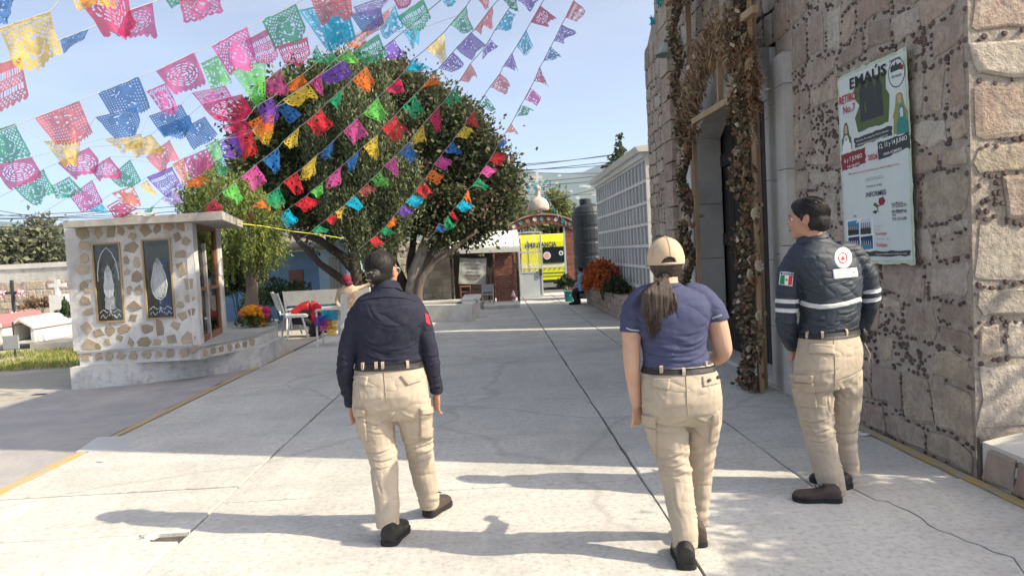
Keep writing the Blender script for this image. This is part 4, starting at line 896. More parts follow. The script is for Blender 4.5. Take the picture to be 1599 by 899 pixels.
def tomb(px0, px1, pyb, pyt, Y, wallm, roofm, label, depth=1.6, name='tomb'):
    a = at(px0,pyb,Y); b = at(px1,pyb,Y); z0 = max(-.03, min(a.z,b.z)); zt = at((px0+px1)/2,pyt,Y).z; ze = z0+(zt-z0)*.62; x0, x1 = a.x, b.x; xm = (x0+x1)/2
    t = thing(name, (xm,Y,z0), label, 'tomb'); wt = .07
    MB().box(x0,x0+wt,Y,Y+depth,z0,ze).build('side_wall', wallm, t); MB().box(x1-wt,x1,Y,Y+depth,z0,ze).build('side_wall', wallm, t)
    MB().box(x0+wt,x1-wt,Y+depth-.1,Y+depth,z0,ze).build('back_wall', wallm, t)
    for s, xx in ((-1,x0),(1,x1)):
        e = Vector((xx+s*.05,Y-.08,ze-.02)); r = Vector((xm+s*.002,Y-.08,zt)); d = Vector((0,depth+.1,0)); u = Vector((0,0,.06))
        MB().hexa([e,r,r+d,e+d],[e+u,r+u,r+d+u,e+d+u]).build('roof_slab', roofm, t)
        # gable trim
        MB().hexa([e+Vector((0,-.03,0)),r+Vector((0,-.03,0)),r+Vector((0,-.003,0)),e+Vector((0,-.003,0))],[e+u+Vector((0,-.03,0)),r+u+Vector((0,-.03,0)),r+u+Vector((0,-.003,0)),e+u+Vector((0,-.003,0))]).build('gable_trim', wallm, t)
    MB().box(x0-.03,x1+.03,Y-.1,Y+depth+.05,z0-.05,z0).build('base', wallm, t)
    return t
tomb(-28, 5, 530, 497, 16.0, M['marble'], M['redp'], 'red roofed white tomb cut by the left edge of the picture')
tomb(18, 54, 531, 500, 16.4, M['marble'], M['marble'], 'small white gabled tomb with a red inner door, second from the left')
MB().box(at(24,510,17.2).x, at(48,510,17.2).x, 17.2, 17.25, at(35,529,17.2).z, at(35,510,17.2).z).build('inner_door', M['redp'], bpy.data.objects['tomb.001'])
tomb(52, 93, 524, 493, 17.6, M['cream'], M['cream'], 'cream gabled tomb with open dark front beside the small white one')
tp = at(88,520,19.0)
hsn = thing('headstone', (tp.x,19.0,.0), 'white headstone topped by a small white cross left of the shrine', 'headstone')
zb_, zt_ = at(88,512,19).z, at(88,460,19).z; xl, xr = at(78,490,19).x, at(101,490,19).x
MB().box(xl,xr,19,19.25,zb_-.6,zt_).build('slab', M['marble'], hsn)
MB().box(xl-.06,xr+.06,18.95,19.3,zb_-.6,zb_-.1).build('base', M['marble'], hsn)
xm = (xl+xr)/2; MB().box(xm-.05,xm+.05,19.05,19.15,zt_,zt_+.38).build('cross', M['marble'], hsn)
MB().box(xm-.2,xm-.052,19.05,19.15,zt_+.19,zt_+.28).build('cross_arm', M['marble'], hsn); MB().box(xm+.052,xm+.2,19.05,19.15,zt_+.19,zt_+.28).build('cross_arm', M['marble'], hsn)
gr = thing('round_tomb', (at(72,510,18.6).x,18.6,0), 'pale vaulted tomb with a dark round opening below the white headstone', 'tomb')
c_ = at(80,500,18.4); pr = [(c_.x+.42*cos(pi*k/12), c_.z-.2+.36*sin(pi*k/12)) for k in range(13)]
MB().extr([(p[0],18.4,p[1]) for p in pr]+[(c_.x-.42,18.4,-.03),(c_.x+.42,18.4,-.03)], (0,.5,0)).build('vault', M['render'], gr)
MB().extr([(c_.x+.15*cos(2*pi*k/12),18.385,c_.z-.12+.15*sin(2*pi*k/12)) for k in range(12)], (0,.012,0)).build('opening', INK['black'], gr)
# dark iron cross with red flowers
p = at(23,500,17.0); ic = thing('iron_cross', (p.x,17,0), 'tall dark iron cross with pink flowers tied at its arms', 'cross')
zc = at(23,457,17).z; MB().box(p.x-.03,p.x+.03,16.98,17.03,0,at(22,437,17).z).build('upright', INK['dark'], ic)
MB().box(p.x-.22,p.x-.032,16.98,17.03,zc-.03,zc+.03).build('arm', INK['dark'], ic); MB().box(p.x+.032,p.x+.22,16.98,17.03,zc-.03,zc+.03).build('arm', INK['dark'], ic)
for dx_ in (-.2,.2,0): leaves('flowers', None, np.array([(p.x+dx_,16.96,zc-(.02 if dx_ else .5))])+np.random.default_rng(3).normal(size=(40,3))*.045, .06, ic, seed=3, mats=[flat('pink_flower'+str(dx_),(.55,.12,.18)), INK['white']], aspect=.8)
ms = MB().box(at(5,545,14.5).x, at(29,545,14.5).x, 14.5, 14.54, at(15,545,14.5).z, at(15,524,14.5).z); t = thing('metal_plaque', (at(17,550,14.5).x,14.5,0), 'small grey metal plaque on a stake in the grass at far left', 'sign')
ms.build('plate', M['niche'], t); MB().box(at(16,500,14.5).x-.01, at(16,500,14.5).x+.012, 14.55, 14.575, -.05, at(16,503,14.5).z).build('stake', INK['dark'], t)
ts = MB().box(at(46,530,15.6).x, -9.0, 15.6, 18.5, -.03, .14).build('tomb_kerb', M['cream']); tag(ts, 'long pale tomb slab at ground level left of the shrine', 'tomb slab')
# scattered dark plants by the tombs
for k,(px,py,Y,rr,lb) in enumerate(((108,498,18.0,(.28,.3,.45),'dark potted plant between the white headstone and the shrine'),(62,478,21,(.6,.3,.25),'dry brown shrub in front of the cemetery wall'))):
    c = at(px,py,Y); bush('dark_shrub', tuple(c), rr, lb, 'shrub', M['leafd'] if k==0 else DRY[1], None, 900, 0, .09, .05, 60+k)
# grass
rg = np.random.default_rng(8); n = 15000; gx = rg.uniform(-13.5,-6.5,n); gy = rg.uniform(12.6,15.4,n); keep = np.array([noise.noise(Vector((x*.9,y*1.3,0))) > -.25+.12*abs(y-14) for x, y in zip(gx,gy)])
gp = np.stack([gx[keep], gy[keep], np.full(keep.sum(), .01)], 1)
go = leaves('grass', None, gp, .13, None, .5, seed=2, mats=[mat('grass_green',(.20,.27,.06),.8,transl=.3), mat('grass_dry',(.42,.38,.14),.8,transl=.3)], aspect=.12, ax=np.tile([0,0,1.],(len(gp),1)))
tag(go, 'short sunlit grass patch in front of the tombs', 'grass', kind='stuff')

# ------------------------------------------------------------ shrine
M['plaster'] = mat('white_plaster', (0.68,0.67,0.64), .9, (0.58,0.57,0.54), 2.2, .5, 16, col3=(.36,.34,.31), s3=1.1)
M['plinthp'] = mat('plinth_render', (0.64,0.64,0.62), .9, (0.52,0.53,0.51), 2, .6, 16, col3=(.33,.33,.31), s3=1.5)
M['flag'] = mat('brown_flagstone', (0.40,0.335,0.245), .85, (0.32,0.265,0.19), 4, .5, 18, rand=.22)
M['goldwood'] = mat('golden_wood', (0.42,0.31,0.17), .5, (0.36,0.25,0.13), 4); M['redwood'] = mat('brown_door_wood', (0.30,0.15,0.08), .6, (0.22,0.11,0.06), 4)
def glass(name, tint=(.85,.9,.92)):
    m = bpy.data.materials.new(name); m.use_nodes = True; n = m.node_tree.nodes; l = m.node_tree.links
    n.remove(n['Principled BSDF']); g_ = n.new('ShaderNodeBsdfGlossy'); g_.inputs['Roughness'].default_value = .03; t = n.new('ShaderNodeBsdfTransparent'); t.inputs[0].default_value = (*tint,1)
    f = n.new('ShaderNodeFresnel'); f.inputs[0].default_value = 1.6; x = n.new('ShaderNodeMixShader'); l.new(f.outputs[0], x.inputs[0]); l.new(t.outputs[0], x.inputs[1]); l.new(g_.outputs[0], x.inputs[2]); l.new(x.outputs[0], n['Material Output'].inputs[0]); return m
M['glass'] = glass('window_glass')
SF = 10.3
shr = thing('shrine', (-5,SF,0), 'white roadside shrine inlaid with brown flagstones, with two glazed niches and a glass side door', 'shrine')
zpl = .29; zst = .46
outer = [(-5.80,10.08),(-5.05,10.22),(-4.34,10.62),(-3.87,11.03),(-3.62,11.28),(-3.70,12.9),(-5.8,12.9)]
MB().prism(outer, -.05, zpl).build('plinth', M['plinthp'], shr)
inner = [(-5.74,10.22),(-4.12,10.26),(-3.95,10.75),(-3.72,11.4),(-3.80,12.8),(-5.74,12.8)]
MB().prism(inner, zpl, zst).build('step', M['plaster'], shr)
MB().prism([(p[0]+(.02 if p[0]>-4.5 else -.02), p[1]-(.02 if p[1]<11.5 else 0)) for p in inner], zst, zst+.03).build('step_slab', mat('grey_step', (.42,.43,.42), .8, (.34,.35,.34), 3, .3), shr)
zw0 = zst+.03; zr = 2.17
fx0, fx1 = at(113,450,SF).x-.05, at(307,450,SF).x
W1 = [at(144,380,SF), at(188,377,SF), at(196,502,SF), at(151,504,SF)]; W2_ = [at(221,374,SF), at(266,371,SF), at(275,496,SF), at(229,499,SF)]
w1 = (W1[0].x+.0+W1[3].x)/2, (W1[1].x+W1[2].x)/2, W1[3].z, W1[0].z; w2_ = (W2_[0].x+W2_[3].x)/2, (W2_[1].x+W2_[2].x)/2, W2_[3].z, W2_[0].z
T = .14
fr = MB()
for a, b, c, d in ((fx0, w1[0], zw0, zr), (w1[1], w2_[0], zw0, zr), (w2_[1], fx1, zw0, zr), (w1[0], w1[1], zw0, w1[2]), (w1[0], w1[1], w1[3], zr), (w2_[0], w2_[1], zw0, w2_[2]), (w2_[0], w2_[1], w2_[3], zr)):
    fr.box(a, b, SF, SF+T, c, d)
fr.build('front_wall', M['plaster'], shr)
# left, back walls, corner piers
bx1 = at(345,450,12.15).x
MB().box(fx0, fx0+T, SF+T+.002, 12.15, zw0, zr).build('side_wall', M['plaster'], shr)
MB().box(fx0, bx1, 12.152, 12.3, zw0, zr).build('back_wall', M['plaster'], shr)
a = Vector((fx1,SF,0)); b = Vector((bx1+.03,12.15,0)); dd = (b-a).normalized(); nn2 = Vector((dd.y,-dd.x,0)); L = (b-a).length
def sidebox(s0, s1, z0, z1, m, name, parent, d0=-.10, d1=0.0):
    p = [a+dd*s0+nn2*d0, a+dd*s0+nn2*d1, a+dd*s1+nn2*d1, a+dd*s1+nn2*d0]
    return MB().hexa([Vector((q.x,q.y,z0)) for q in p],[Vector((q.x,q.y,z1)) for q in p]).build(name, m, parent)
sidebox(.003, .22, zw0, zr, M['plaster'], 'pier', shr); sidebox(L-.22, L-.004, zw0, zr, M['plaster'], 'pier', shr)
dr = sidebox(.225, .27, zw0, zr, M['redwood'], 'door', shr, -.07, -.01)
for s0, s1, z0, z1 in ((L-.27,L-.225,zw0,zr),(.272,L-.272,zw0,zw0+.09),(.272,L-.272,1.22,1.27),(.272,L-.272,zr-.06,zr-.002)): sidebox(s0,s1,z0,z1,M['redwood'],'door_rail',dr,-.07,-.01)
sidebox(.272,L-.272,zw0+.092,1.218,M['glass'],'pane',dr,-.045,-.04); sidebox(.272,L-.272,1.272,zr-.062,M['glass'],'pane',dr,-.045,-.04)
MB().box(fx0+T, fx1-.12, 11.0, 11.04, zw0, 1.9).build('inner_backdrop', mat('shrine_interior', (.55,.53,.50), .9, (.36,.34,.31), 3), shr)
for wi, (x0, x1, z0, z1) in enumerate((w1, w2_)):
    t_ = .022; wf = MB().box(x0,x1,SF-.02,SF+.03,z1-t_,z1).build('niche_window', M['goldwood'], shr)
    MB().box(x0,x1,SF-.02,SF+.03,z0,z0+t_).build('frame_rail', M['goldwood'], wf)
    for xx in ((x0,x0+t_),(x1-t_,x1)): MB().box(xx[0],xx[1],SF-.02,SF+.03,z0+t_+.001,z1-t_-.001).build('frame_rail', M['goldwood'], wf)
    MB().box(x0+t_,x1-t_,SF+.0,SF+.006,z0+t_,z1-t_).build('pane', M['glass'], wf)
    # etched drawing on the glass
    et = MB(); xm = (x0+x1)/2; yb = SF-.004; hh = z1-z0; ww = x1-x0
    def L_(pts, r=.004): et.tube([(xm+p[0]*ww, yb, z0+p[1]*hh) for p in pts], r, 4)
    if wi == 0:
        L_([(-.36,.52),(-.36,.62),(-.30,.76),(-.18,.87),(0,.94),(.18,.87),(.30,.76),(.36,.62),(.36,.52)], .006)
        fig = [(-.13,.52),(-.17,.46),(-.16,.38),(-.10,.33),(0,.31),(.08,.33),(.15,.40),(.17,.47),(.12,.55),(.13,.6),(.08,.66),(0,.69),(-.08,.66),(-.12,.6),(-.13,.52)]
    else: fig = [(-.2,.55),(-.27,.45),(-.22,.33),(-.1,.26),(.05,.24),(.2,.3),(.28,.42),(.24,.55),(.15,.64),(.1,.7),(0,.76),(-.1,.7),(-.15,.63),(-.2,.55)]
    L_(fig, .006)
    for k in range(6): s = .85-.13*k; L_([(p[0]*s, .48+(p[1]-.48)*(s+.03)) for p in fig], .004)
    L_([(0,.30),(0,.68)],.003); L_([(-.12,.5),(0,.44),(.12,.5)])
    for k in range(16): aa = 2*pi*k/16; L_([(.17*cos(aa),.48+.2*sin(aa)),((.24 if k%2 else .28)*cos(aa),.48+(.25 if k%2 else .29)*sin(aa))], .002)
    for sx in (-1,1):
        L_([(sx*.38,.12),(sx*.25,.16),(sx*.12,.12),(0,.15),(-sx*.05,.08)], .005); L_([(sx*.36,.06),(sx*.28,.1),(sx*.2,.05),(sx*.1,.09)], .005)
    ff = MB(); fx = lambda u_, v_: (xm+u_*ww, yb+.001, z0+v_*hh)
    body_ = [(-.05,.64),(-.12,.60),(-.17,.50),(-.13,.40),(-.17,.24),(-.19,.17),(0,.15),(.19,.17),(.16,.26),(.13,.40),(.17,.50),(.12,.60),(.05,.64)] if wi == 0 else [(p[0]*.72, .48+(p[1]-.48)*.86) for p in fig[:-1]]
    ff.add([fx(0,.42)]+[fx(*p) for p in body_], [(0,1+(i+1)%len(body_),1+i) for i in range(len(body_))])
    hd_ = [(.055*cos(2*pi*i/12), .685+.032*sin(2*pi*i/12)) for i in range(12)]; ff.add([fx(0,.685)]+[fx(*p) for p in hd_], [(0,1+(i+1)%12,1+i) for i in range(12)])
    ff.build('frosted_figure', M.setdefault('frost', mat('frosted_figure_glass', (.66,.70,.69), .8, (.45,.5,.5), 16, alpha=.62)), wf)
    et.build('etching', mat('frosted_etching', (.62,.66,.66), .8), wf)
    # statuette, candle and flowers inside
    xs = xm+(-.03 if wi else .02); st_ = MB().lathe((xs,10.55,z0+.02), [(.0,0),(.12,0),(.12,.06),(.10,.25),(.085,.45),(.105,.56),(.06,.66),(.05,.68),(.062,.74),(.045,.80),(0,.82)], 14); tag(st_.build('statuette', [M['marble'], mat('blue_robe',(.12,.2,.45),.6)][wi]), ['white saint statuette inside the left shrine window','blue robed statuette inside the right shrine window'][wi], 'statuette')
for k, (px, lb) in enumerate(((172,'small brown picture frame inside the left shrine window'),(186,'second brown picture frame, right one inside the left shrine window'))):
    p = at(px,467,10.9); t = MB().box(p.x-.05,p.x+.05,10.9,10.92,p.z-.08,p.z+.08).build('picture_frame', M['goldwood']); tag(t, lb, 'picture frame')
    MB().box(p.x-.038,p.x+.038,10.895,10.899,p.z-.068,p.z+.068).build('picture', mat('sepia'+str(k),(.35,.2,.12),.7), t)
bush('flower_vase', tuple(at(266,465,10.7)), (.11,.1,.14), 'pale flower bunch inside the right shrine window', 'flowers', M['leafd'], [INK['white'],INK['skin']], 300, 60, .05, .04, 77)
MB().box(fx0+T+.002, fx1-.14, 10.6, 10.95, .79, .82).build('altar_shelf', M['marble'], shr)
# roof
rt = [at(99,354,10.02), at(347,335,9.95), at(374,347,12.2), at(150,352,12.4)]
rp_ = [(rt[0].x,10.02),(rt[1].x,9.95),(rt[2].x,12.35),(rt[0].x,12.45)]
wear(M['plaster'], [('noise',(.33,.31,.28),.5,4,(1,1,.35),0),('noise',(.22,.20,.18),.6,1.6,(1,1,.5),.5)]); wear(M['plinthp'], [('noise',(.33,.33,.31),.6,3,(1,1,.6),0),('noise',(.2,.19,.17),.6,14,(1,1,1),0)])
rf = MB(); zl, zr_ = zr+.003, zr+.003
rf.hexa([Vector((p[0],p[1],zr+.002)) for p in rp_],[Vector((p[0],p[1],zr+.085+(.03 if i in (1,2) else 0))) for i, p in enumerate(rp_)])
rf.build('roof_slab', mat('roof_concrete', (.50,.47,.42), .9, (.36,.34,.31), 3, .5, 14, col3=(.25,.24,.22), s3=2), shr)
# flagstones set in the plaster (crop1 measurements, 3x)
fl = [(388,132,26,26),(458,130,20,26),(518,128,22,26),(568,123,13,18),(611,103,14,10),(624,146,17,14),(678,118,26,28),(738,112,15,24),(790,103,22,15),(856,99,22,18),(830,150,16,24),(396,190,20,20),(398,252,20,18),(397,306,27,22),(416,355,17,8),(393,380,20,18),(412,402,15,12),(402,448,22,18),(413,500,24,16),(408,573,24,26),(417,652,28,24),(613,201,27,24),(594,260,11,18),(597,314,13,12),(641,270,13,20),(643,338,20,22),(607,400,11,18),(649,400,16,22),(632,470,32,22),(628,530,16,20),(851,230,27,18),(852,300,25,30),(887,368,18,30),(885,436,21,17),(846,465,17,17),(853,518,19,19),(897,499,14,16),(462,599,25,16),(516,584,20,22),(586,578,23,24),(690,579,21,19),(749,578,15,34),(823,563,20,20),(615,642,13,20),(673,640,28,20),(738,640,18,14),(808,634,22,22),(886,625,30,24),(507,640,12,16),(563,620,14,14),(462,660,12,14),(870,170,16,20)]
def inlay(px, py, rx, ry, parent, Yp, seed):
    R = random.Random(seed); n = R.choice([4,5,5,6]); ph = R.uniform(0,6)
    c = at(px,py,Yp); sx = rx/1155*Yp; sz = ry/1155*Yp
    pol = [(c.x+sx*1.1*cos(ph+2*pi*k/n+R.uniform(-.3,.3))*R.uniform(.8,1.15), c.z+sz*1.1*sin(ph+2*pi*k/n+R.uniform(-.3,.3))*R.uniform(.8,1.15)) for k in range(n)]
    pol.sort(key=lambda p: atan2(p[1]-c.z, p[0]-c.x))
    q = [(c.x+(p[0]-c.x)*.93, c.z+(p[1]-c.z)*.93) for p in pol]; d = R.uniform(.006,.014)
    MB().add([(p[0],Yp+.004,p[1]) for p in pol]+[(p[0],Yp-d*.6,p[1]) for p in pol]+[(p[0],Yp-d,p[1]) for p in q], [tuple(range(2*n,3*n))]+[(i,(i+1)%n,n+(i+1)%n,n+i) for i in range(n)]+[(n+i,n+(i+1)%n,2*n+(i+1)%n,2*n+i) for i in range(n)]).build('flagstone', M['flag'], parent)
for k, (cx_, cy_, rx, ry) in enumerate(fl):
    px, py = cx_/3, 320+cy_/3
    if px < 303: inlay(px, py, rx/3*1.22, ry/3*1.18, shr, SF, k)
for k, cx_ in enumerate((405,460,510,568,622,684,742,798,860)): inlay(cx_/3, 320+(712-(cx_-400)*.045)/3, 7, 6.5, shr, 10.22, 200+k)
for s in (915,965,1025): inlay(s/3, 320+676/3-2, 8, 6, shr, 10.24 if s<930 else 10.24, 300+s) if s < 930 else None
# stones on the pier and slanted step edge
def inlay_plane(p0, d, n_, s, z, rs, rz, parent, seed):
    R = random.Random(seed); n = 5; c = p0+d*s; pol = []
    for k in range(n): a_ = 2*pi*k/n+R.uniform(-.3,.3); pol.append((s+rs*cos(a_)*R.uniform(.8,1.1), z+rz*sin(a_)*R.uniform(.8,1.1)))
    MB().extr([Vector(((p0+d*u).x,(p0+d*u).y,v))-n_*.004 for u, v in pol], n_*.014).build('flagstone', M['flag'], parent)
for k in range(9): inlay_plane(a, dd, nn2, .11+rnd.uniform(-.03,.03), .62+k*.18, .06, .065, shr, 400+k)
P0 = Vector((-4.12,10.26,0)); 
for (u, v) in (((-4.12,10.26),(-3.95,10.75)),((-3.95,10.75),(-3.72,11.4))):
    p0 = Vector((*u,0)); p1 = Vector((*v,0)); d = (p1-p0); L2 = d.length; d.normalize(); nn3 = Vector((d.y,-d.x,0))
    k = .09
    while k < L2-.05: inlay_plane(p0, d, nn3, k, .375, .06, .06, shr, int(k*1000)+7); k += .17
bag = thing('crumpled_bag', at(223,343,10.6), 'crumpled white and silver plastic lying on the shrine roof', 'plastic sheet')
pc = at(218,341,10.7); MB().ball((pc.x,10.7,zr+.14), (.26,.14,.06), 22, 14, fn=lambda d: 1+.5*noise.noise(d*3.1)+.35*noise.noise(d*8)).build('plastic', mat('crumpled_plastic', (.66,.67,.64), .3, (.25,.27,.27), 9, .8, 20), bag)
# ------------------------------------------------------------ trees
M['bark'] = mat('grey_bark', (0.20,0.16,0.13), .95, (0.12,0.10,0.085), 5, 1.0, 14, stretch=(1,1,.3)); M['barkd'] = mat('dark_bark', (0.075,0.06,0.05), .95, (0.045,0.04,0.035), 5, 1.0, 14, stretch=(1,1,.3))
M['lime'] = mat('limewashed_bark', (0.36,0.33,0.29), .95, (0.16,0.14,0.12), 6, .8, 18)
def leafm(n, c, t=.22): return mat(n, c, .65, spec=.25, transl=t)
DK = [leafm('deep_green_leaf', (0.062,0.094,0.036)), leafm('olive_leaf', (0.106,0.138,0.048)), leafm('darkest_green_leaf', (0.044,0.062,0.026)), leafm('light_olive_leaf', (0.138,0.156,0.060))]  # green tones of one foliage, mixed at random by clump
RD = [leafm('dark_glossy_leaf', (.055,.075,.04)), leafm('bronze_leaf', (.125,.10,.06)), leafm('mid_leaf', (.10,.125,.055)), leafm('pinkish_leaf', (.17,.13,.085)), leafm('deep_leaf', (.045,.062,.033)), leafm('mid_leaf_b', (.085,.11,.05)), leafm('green_leaf', (.07,.10,.04)), leafm('green_leaf_b', (.09,.12,.05))]
CYP = [leafm('cypress_green', (0.138,0.163,0.078)), leafm('cypress_light', (0.213,0.237,0.120)), leafm('cypress_dark', (0.050,0.069,0.034))]
PIR = [leafm('pepper_light', (0.300,0.350,0.084), .35), leafm('pepper_mid', (0.188,0.237,0.060), .3), leafm('pepper_dark', (0.088,0.119,0.036), .25)]
FAR = [leafm('far_leaf', (0.163,0.175,0.108)), leafm('far_leaf_b', (0.112,0.125,0.084)), leafm('far_leaf_c', (0.213,0.219,0.132))]
def blobs_px(L, Y0):
    """(px, py, radius px, depth offset) -> world centre, radius"""
    out = []
    for b in L:
        Y = Y0+(b[3] if len(b) > 3 else 0); c = at(b[0], b[1], Y); out.append((np.array(c), b[2]/FPX*Y))
    return out
def crown(name, blobs, parent, mats, n_clump, per, leaf, seed, clump_r=.28, up=0.0, aspect=.6, squash=.8, droop=False):
    rg = np.random.default_rng(seed); tot = sum(r*r for _, r in blobs); P = []; A = []
    for c, r in blobs:
        m = max(3, int(n_clump*r*r/tot)); d = rg.normal(size=(m,3)); d /= np.linalg.norm(d,axis=1)[:,None]
        rad = r*(.35+.72*rg.random(m)**.6); cc = c + d*rad[:,None]*np.array([1,.9,squash if not droop else 1])
        for q in cc:
            cr = clump_r*rg.uniform(.6,1.3); e = rg.normal(size=(per,3))*cr*.5
            if up: e[:,2] *= 2.2; e[:,:2] *= .6
            P.append(q+e); A.append(e+(q-c)*.6+np.array([0,0,up]))
    P = np.concatenate(P); A = np.concatenate(A); A /= np.linalg.norm(A,axis=1)[:,None]+1e-6
    # clumps differ: choose the leaf material per clump
    o = leaves(name, None, P, leaf, parent, .5, seed=seed, mats=mats, aspect=aspect, ax=A)
    nm_ = len(mats); k = rg.integers(0, nm_, len(P)//per+1); idx = np.repeat(k, per)[:len(P)]; mix = rg.random(len(P)) < .4; idx[mix] = rg.integers(0, nm_, mix.sum())
    o.data.polygons.foreach_set('material_index', idx.astype('i')); return o
def limb(t, pts, rad, m, name='limb', n=9):
    P = []; Rr = []
    pts = [Vector(p) for p in pts]
    for i in range(len(pts)-1):
        for k in range(4):
            s = k/4; q = pts[i].lerp(pts[i+1], s); w_ = .25*rad[i]
            P.append(q+Vector((noise.noise(q*3),noise.noise(q*3+Vector((9,0,0))),0))*w_); Rr.append((rad[i]*(1-s)+rad[i+1]*s)*(1+.12*noise.noise(q*8)))
    P.append(pts[-1]); Rr.append(rad[-1])
    return MB().tube(P, Rr, n, m).build(name, m, t, True)
TY = 19.0
def px(pts, Y, dys=None): return [at(p[0],p[1],Y+(p[2] if len(p) > 2 else 0)) for p in pts]
# left tree of the pair: dark, spreading limbs
g1 = gnd(583,476); t1 = thing('broadleaf_tree', (at(585,470,TY).x,TY,0), 'dark dense spreading tree on the left with low bent limbs behind the first officer', 'tree', 'trees in the churchyard bed')
limb(t1, px([(592,486),(588,440),(583,400),(570,350),(560,300)],TY), [.30,.22,.19,.14,.06], M['bark'], 'trunk')
limb(t1, px([(575,470,.2),(560,430,.1),(535,400,-.2),(500,375,-.5),(452,358,-.8)],TY), [.16,.15,.12,.09,.05], M['barkd'])
limb(t1, px([(566,462,.1),(540,440,-.3),(500,412,-.8),(470,380,-1),(440,340,-1.2)],TY), [.12,.10,.085,.07,.04], M['barkd'])
limb(t1, px([(590,440),(612,405),(622,360),(640,310)],TY), [.13,.11,.08,.04], M['barkd'])
limb(t1, px([(584,430,.1),(570,390,.4),(545,330,.6),(510,260,.6)],TY), [.15,.13,.09,.04], M['barkd'])
bl1 = blobs_px([(455,165,50),(425,215,46),(410,260,42),(440,265,60,.6),(485,145,46,.5),(520,130,36,1),(480,215,65,1.2),(455,315,44,.2),(425,325,26,-.3),(505,305,52,.8),(545,335,42),(490,345,24),(392,185,26,.6),(380,225,22,.8),(560,230,60,1.6),(520,175,60,1.8),(590,300,55,1.5),(600,350,28,.5)], TY)
crown('crown', bl1, t1, DK, 760, 110, .12, 11, clump_r=.36)
# columnar olive-green cypress-like masses in the middle
t2 = thing('cypress_tree', (at(556,470,TY-.3).x,TY-.3,0), 'olive green upright tree in the middle of the group, feathery vertical sprays', 'tree', 'trees in the churchyard bed')
limb(t2, px([(560,484),(556,430),(550,340),(545,200)],TY-.1), [.2,.16,.12,.04], M['barkd'], 'trunk')
bl2 = blobs_px([(505,200,22),(500,240,26),(515,280,26),(525,140,18,.4),(545,150,26),(555,190,26,-.3),(570,235,28,-.3),(590,275,28,-.3),(610,250,24,-.2),(600,210,24),(535,320,26,-.2),(560,340,28,-.4),(575,375,22,-.4),(620,300,24,-.3),(545,132,18,.3),(590,150,22,.3),(610,340,24,-.3),(640,290,20,-.2)], TY-.9)
crown('crown', bl2, t2, CYP, 1150, 50, .10, 12, .3, up=.9, aspect=.28, squash=1.6)
# right tree: reddish young growth, white washed trunks
t3 = thing('bronze_leaf_tree', (at(650,470,TY).x,TY,0), 'large rounded tree with bronze tinted leaves and limewashed stems near the shed', 'tree', 'trees in the churchyard bed')
limb(t3, px([(640,492),(644,450),(652,410),(668,370),(700,330)],TY), [.24,.19,.16,.12,.06], M['lime'], 'trunk')
limb(t3, px([(652,478),(655,440),(675,412),(705,392),(745,360)],TY-.2), [.12,.11,.09,.07,.04], M['bark'])
limb(t3, px([(634,486,.3),(628,440,.3),(610,400,.2),(605,350,.1)],TY), [.15,.13,.1,.05], M['barkd'])
limb(t3, px([(645,455,.2),(640,410,.3),(648,360,.4),(640,300,.5)],TY), [.12,.1,.08,.04], M['barkd'])
limb(t3, px([(655,420,.1),(690,375,.2),(735,320,.3),(765,270,.4)],TY), [.11,.09,.07,.03], M['bark'])
bl3 = blobs_px([(625,150,44,.8),(660,165,42,.6),(700,185,44,.3),(732,215,40),(758,248,34),(772,285,32),(768,318,28),(700,240,62,.4),(650,225,58),(640,275,56,.2),(690,295,56),(738,322,40,-.1),(700,345,34,-.2),(660,330,38),(605,132,34,1.2),(575,120,30,1.6),(632,118,18,1.5),(792,262,15,.2),(735,362,20),(690,368,12),(792,305,12),(548,118,22,1.4)], TY+.2)
crown('crown', bl3, t3, RD, 820, 112, .115, 13, clump_r=.36)
# weeping pepper tree behind the shrine
PY = 14.6
t4 = thing('pepper_tree', (at(390,480,PY).x,PY,0), 'light green weeping pepper tree hanging over the shrine door', 'tree')
limb(t4, px([(391,498),(394,450),(388,420),(372,390),(350,350)],PY), [.15,.11,.10,.08,.04], M['bark'], 'trunk')
limb(t4, px([(393,445),(405,410),(400,370),(385,320)],PY), [.08,.07,.05,.03], M['bark'])
limb(t4, px([(380,404,.1),(350,400,.2),(320,380,.2)],PY), [.06,.05,.03], M['bark'])
rg = np.random.default_rng(21); P = []; A = []; mi = []
for (bx, by, br, dz) in [(330,290,40,0),(370,300,40,.2),(400,330,38,.3),(310,320,35,.3),(350,340,45,0),(385,360,35,-.1),(420,350,26,.2),(300,300,28,.4),(430,385,18,0),(360,380,30,0),(345,405,22,.1),(400,395,24,-.1),(320,260,22,.3),(300,345,20,.3)]:
    for k in range(int(br*2.6)):
        ang = rg.uniform(0,2*pi); rr = br*sqrt(rg.random()); p = np.array(at(bx+rr*cos(ang), by+rr*sin(ang)*.7-10, PY+dz+rg.normal()*.35))
        Ls = rg.uniform(.25,.6); m = int(Ls*52); s = np.linspace(0,1,m); sway = rg.normal(size=2)*.07
        q = np.stack([p[0]+sway[0]*s+rg.normal(size=m)*.022, p[1]+sway[1]*s+rg.normal(size=m)*.022, p[2]-Ls*s], 1)
        P.append(q); A.append(np.tile([rg.normal()*.5,rg.normal()*.5,-1.], (m,1))); mi += [rg.choice([0,1,1,2])]*m
P = np.concatenate(P); A = np.concatenate(A); o = leaves('crown', None, P, .075, t4, .6, seed=22, mats=PIR, aspect=.3, ax=A); o.data.polygons.foreach_set('material_index', np.array(mi,'i'))
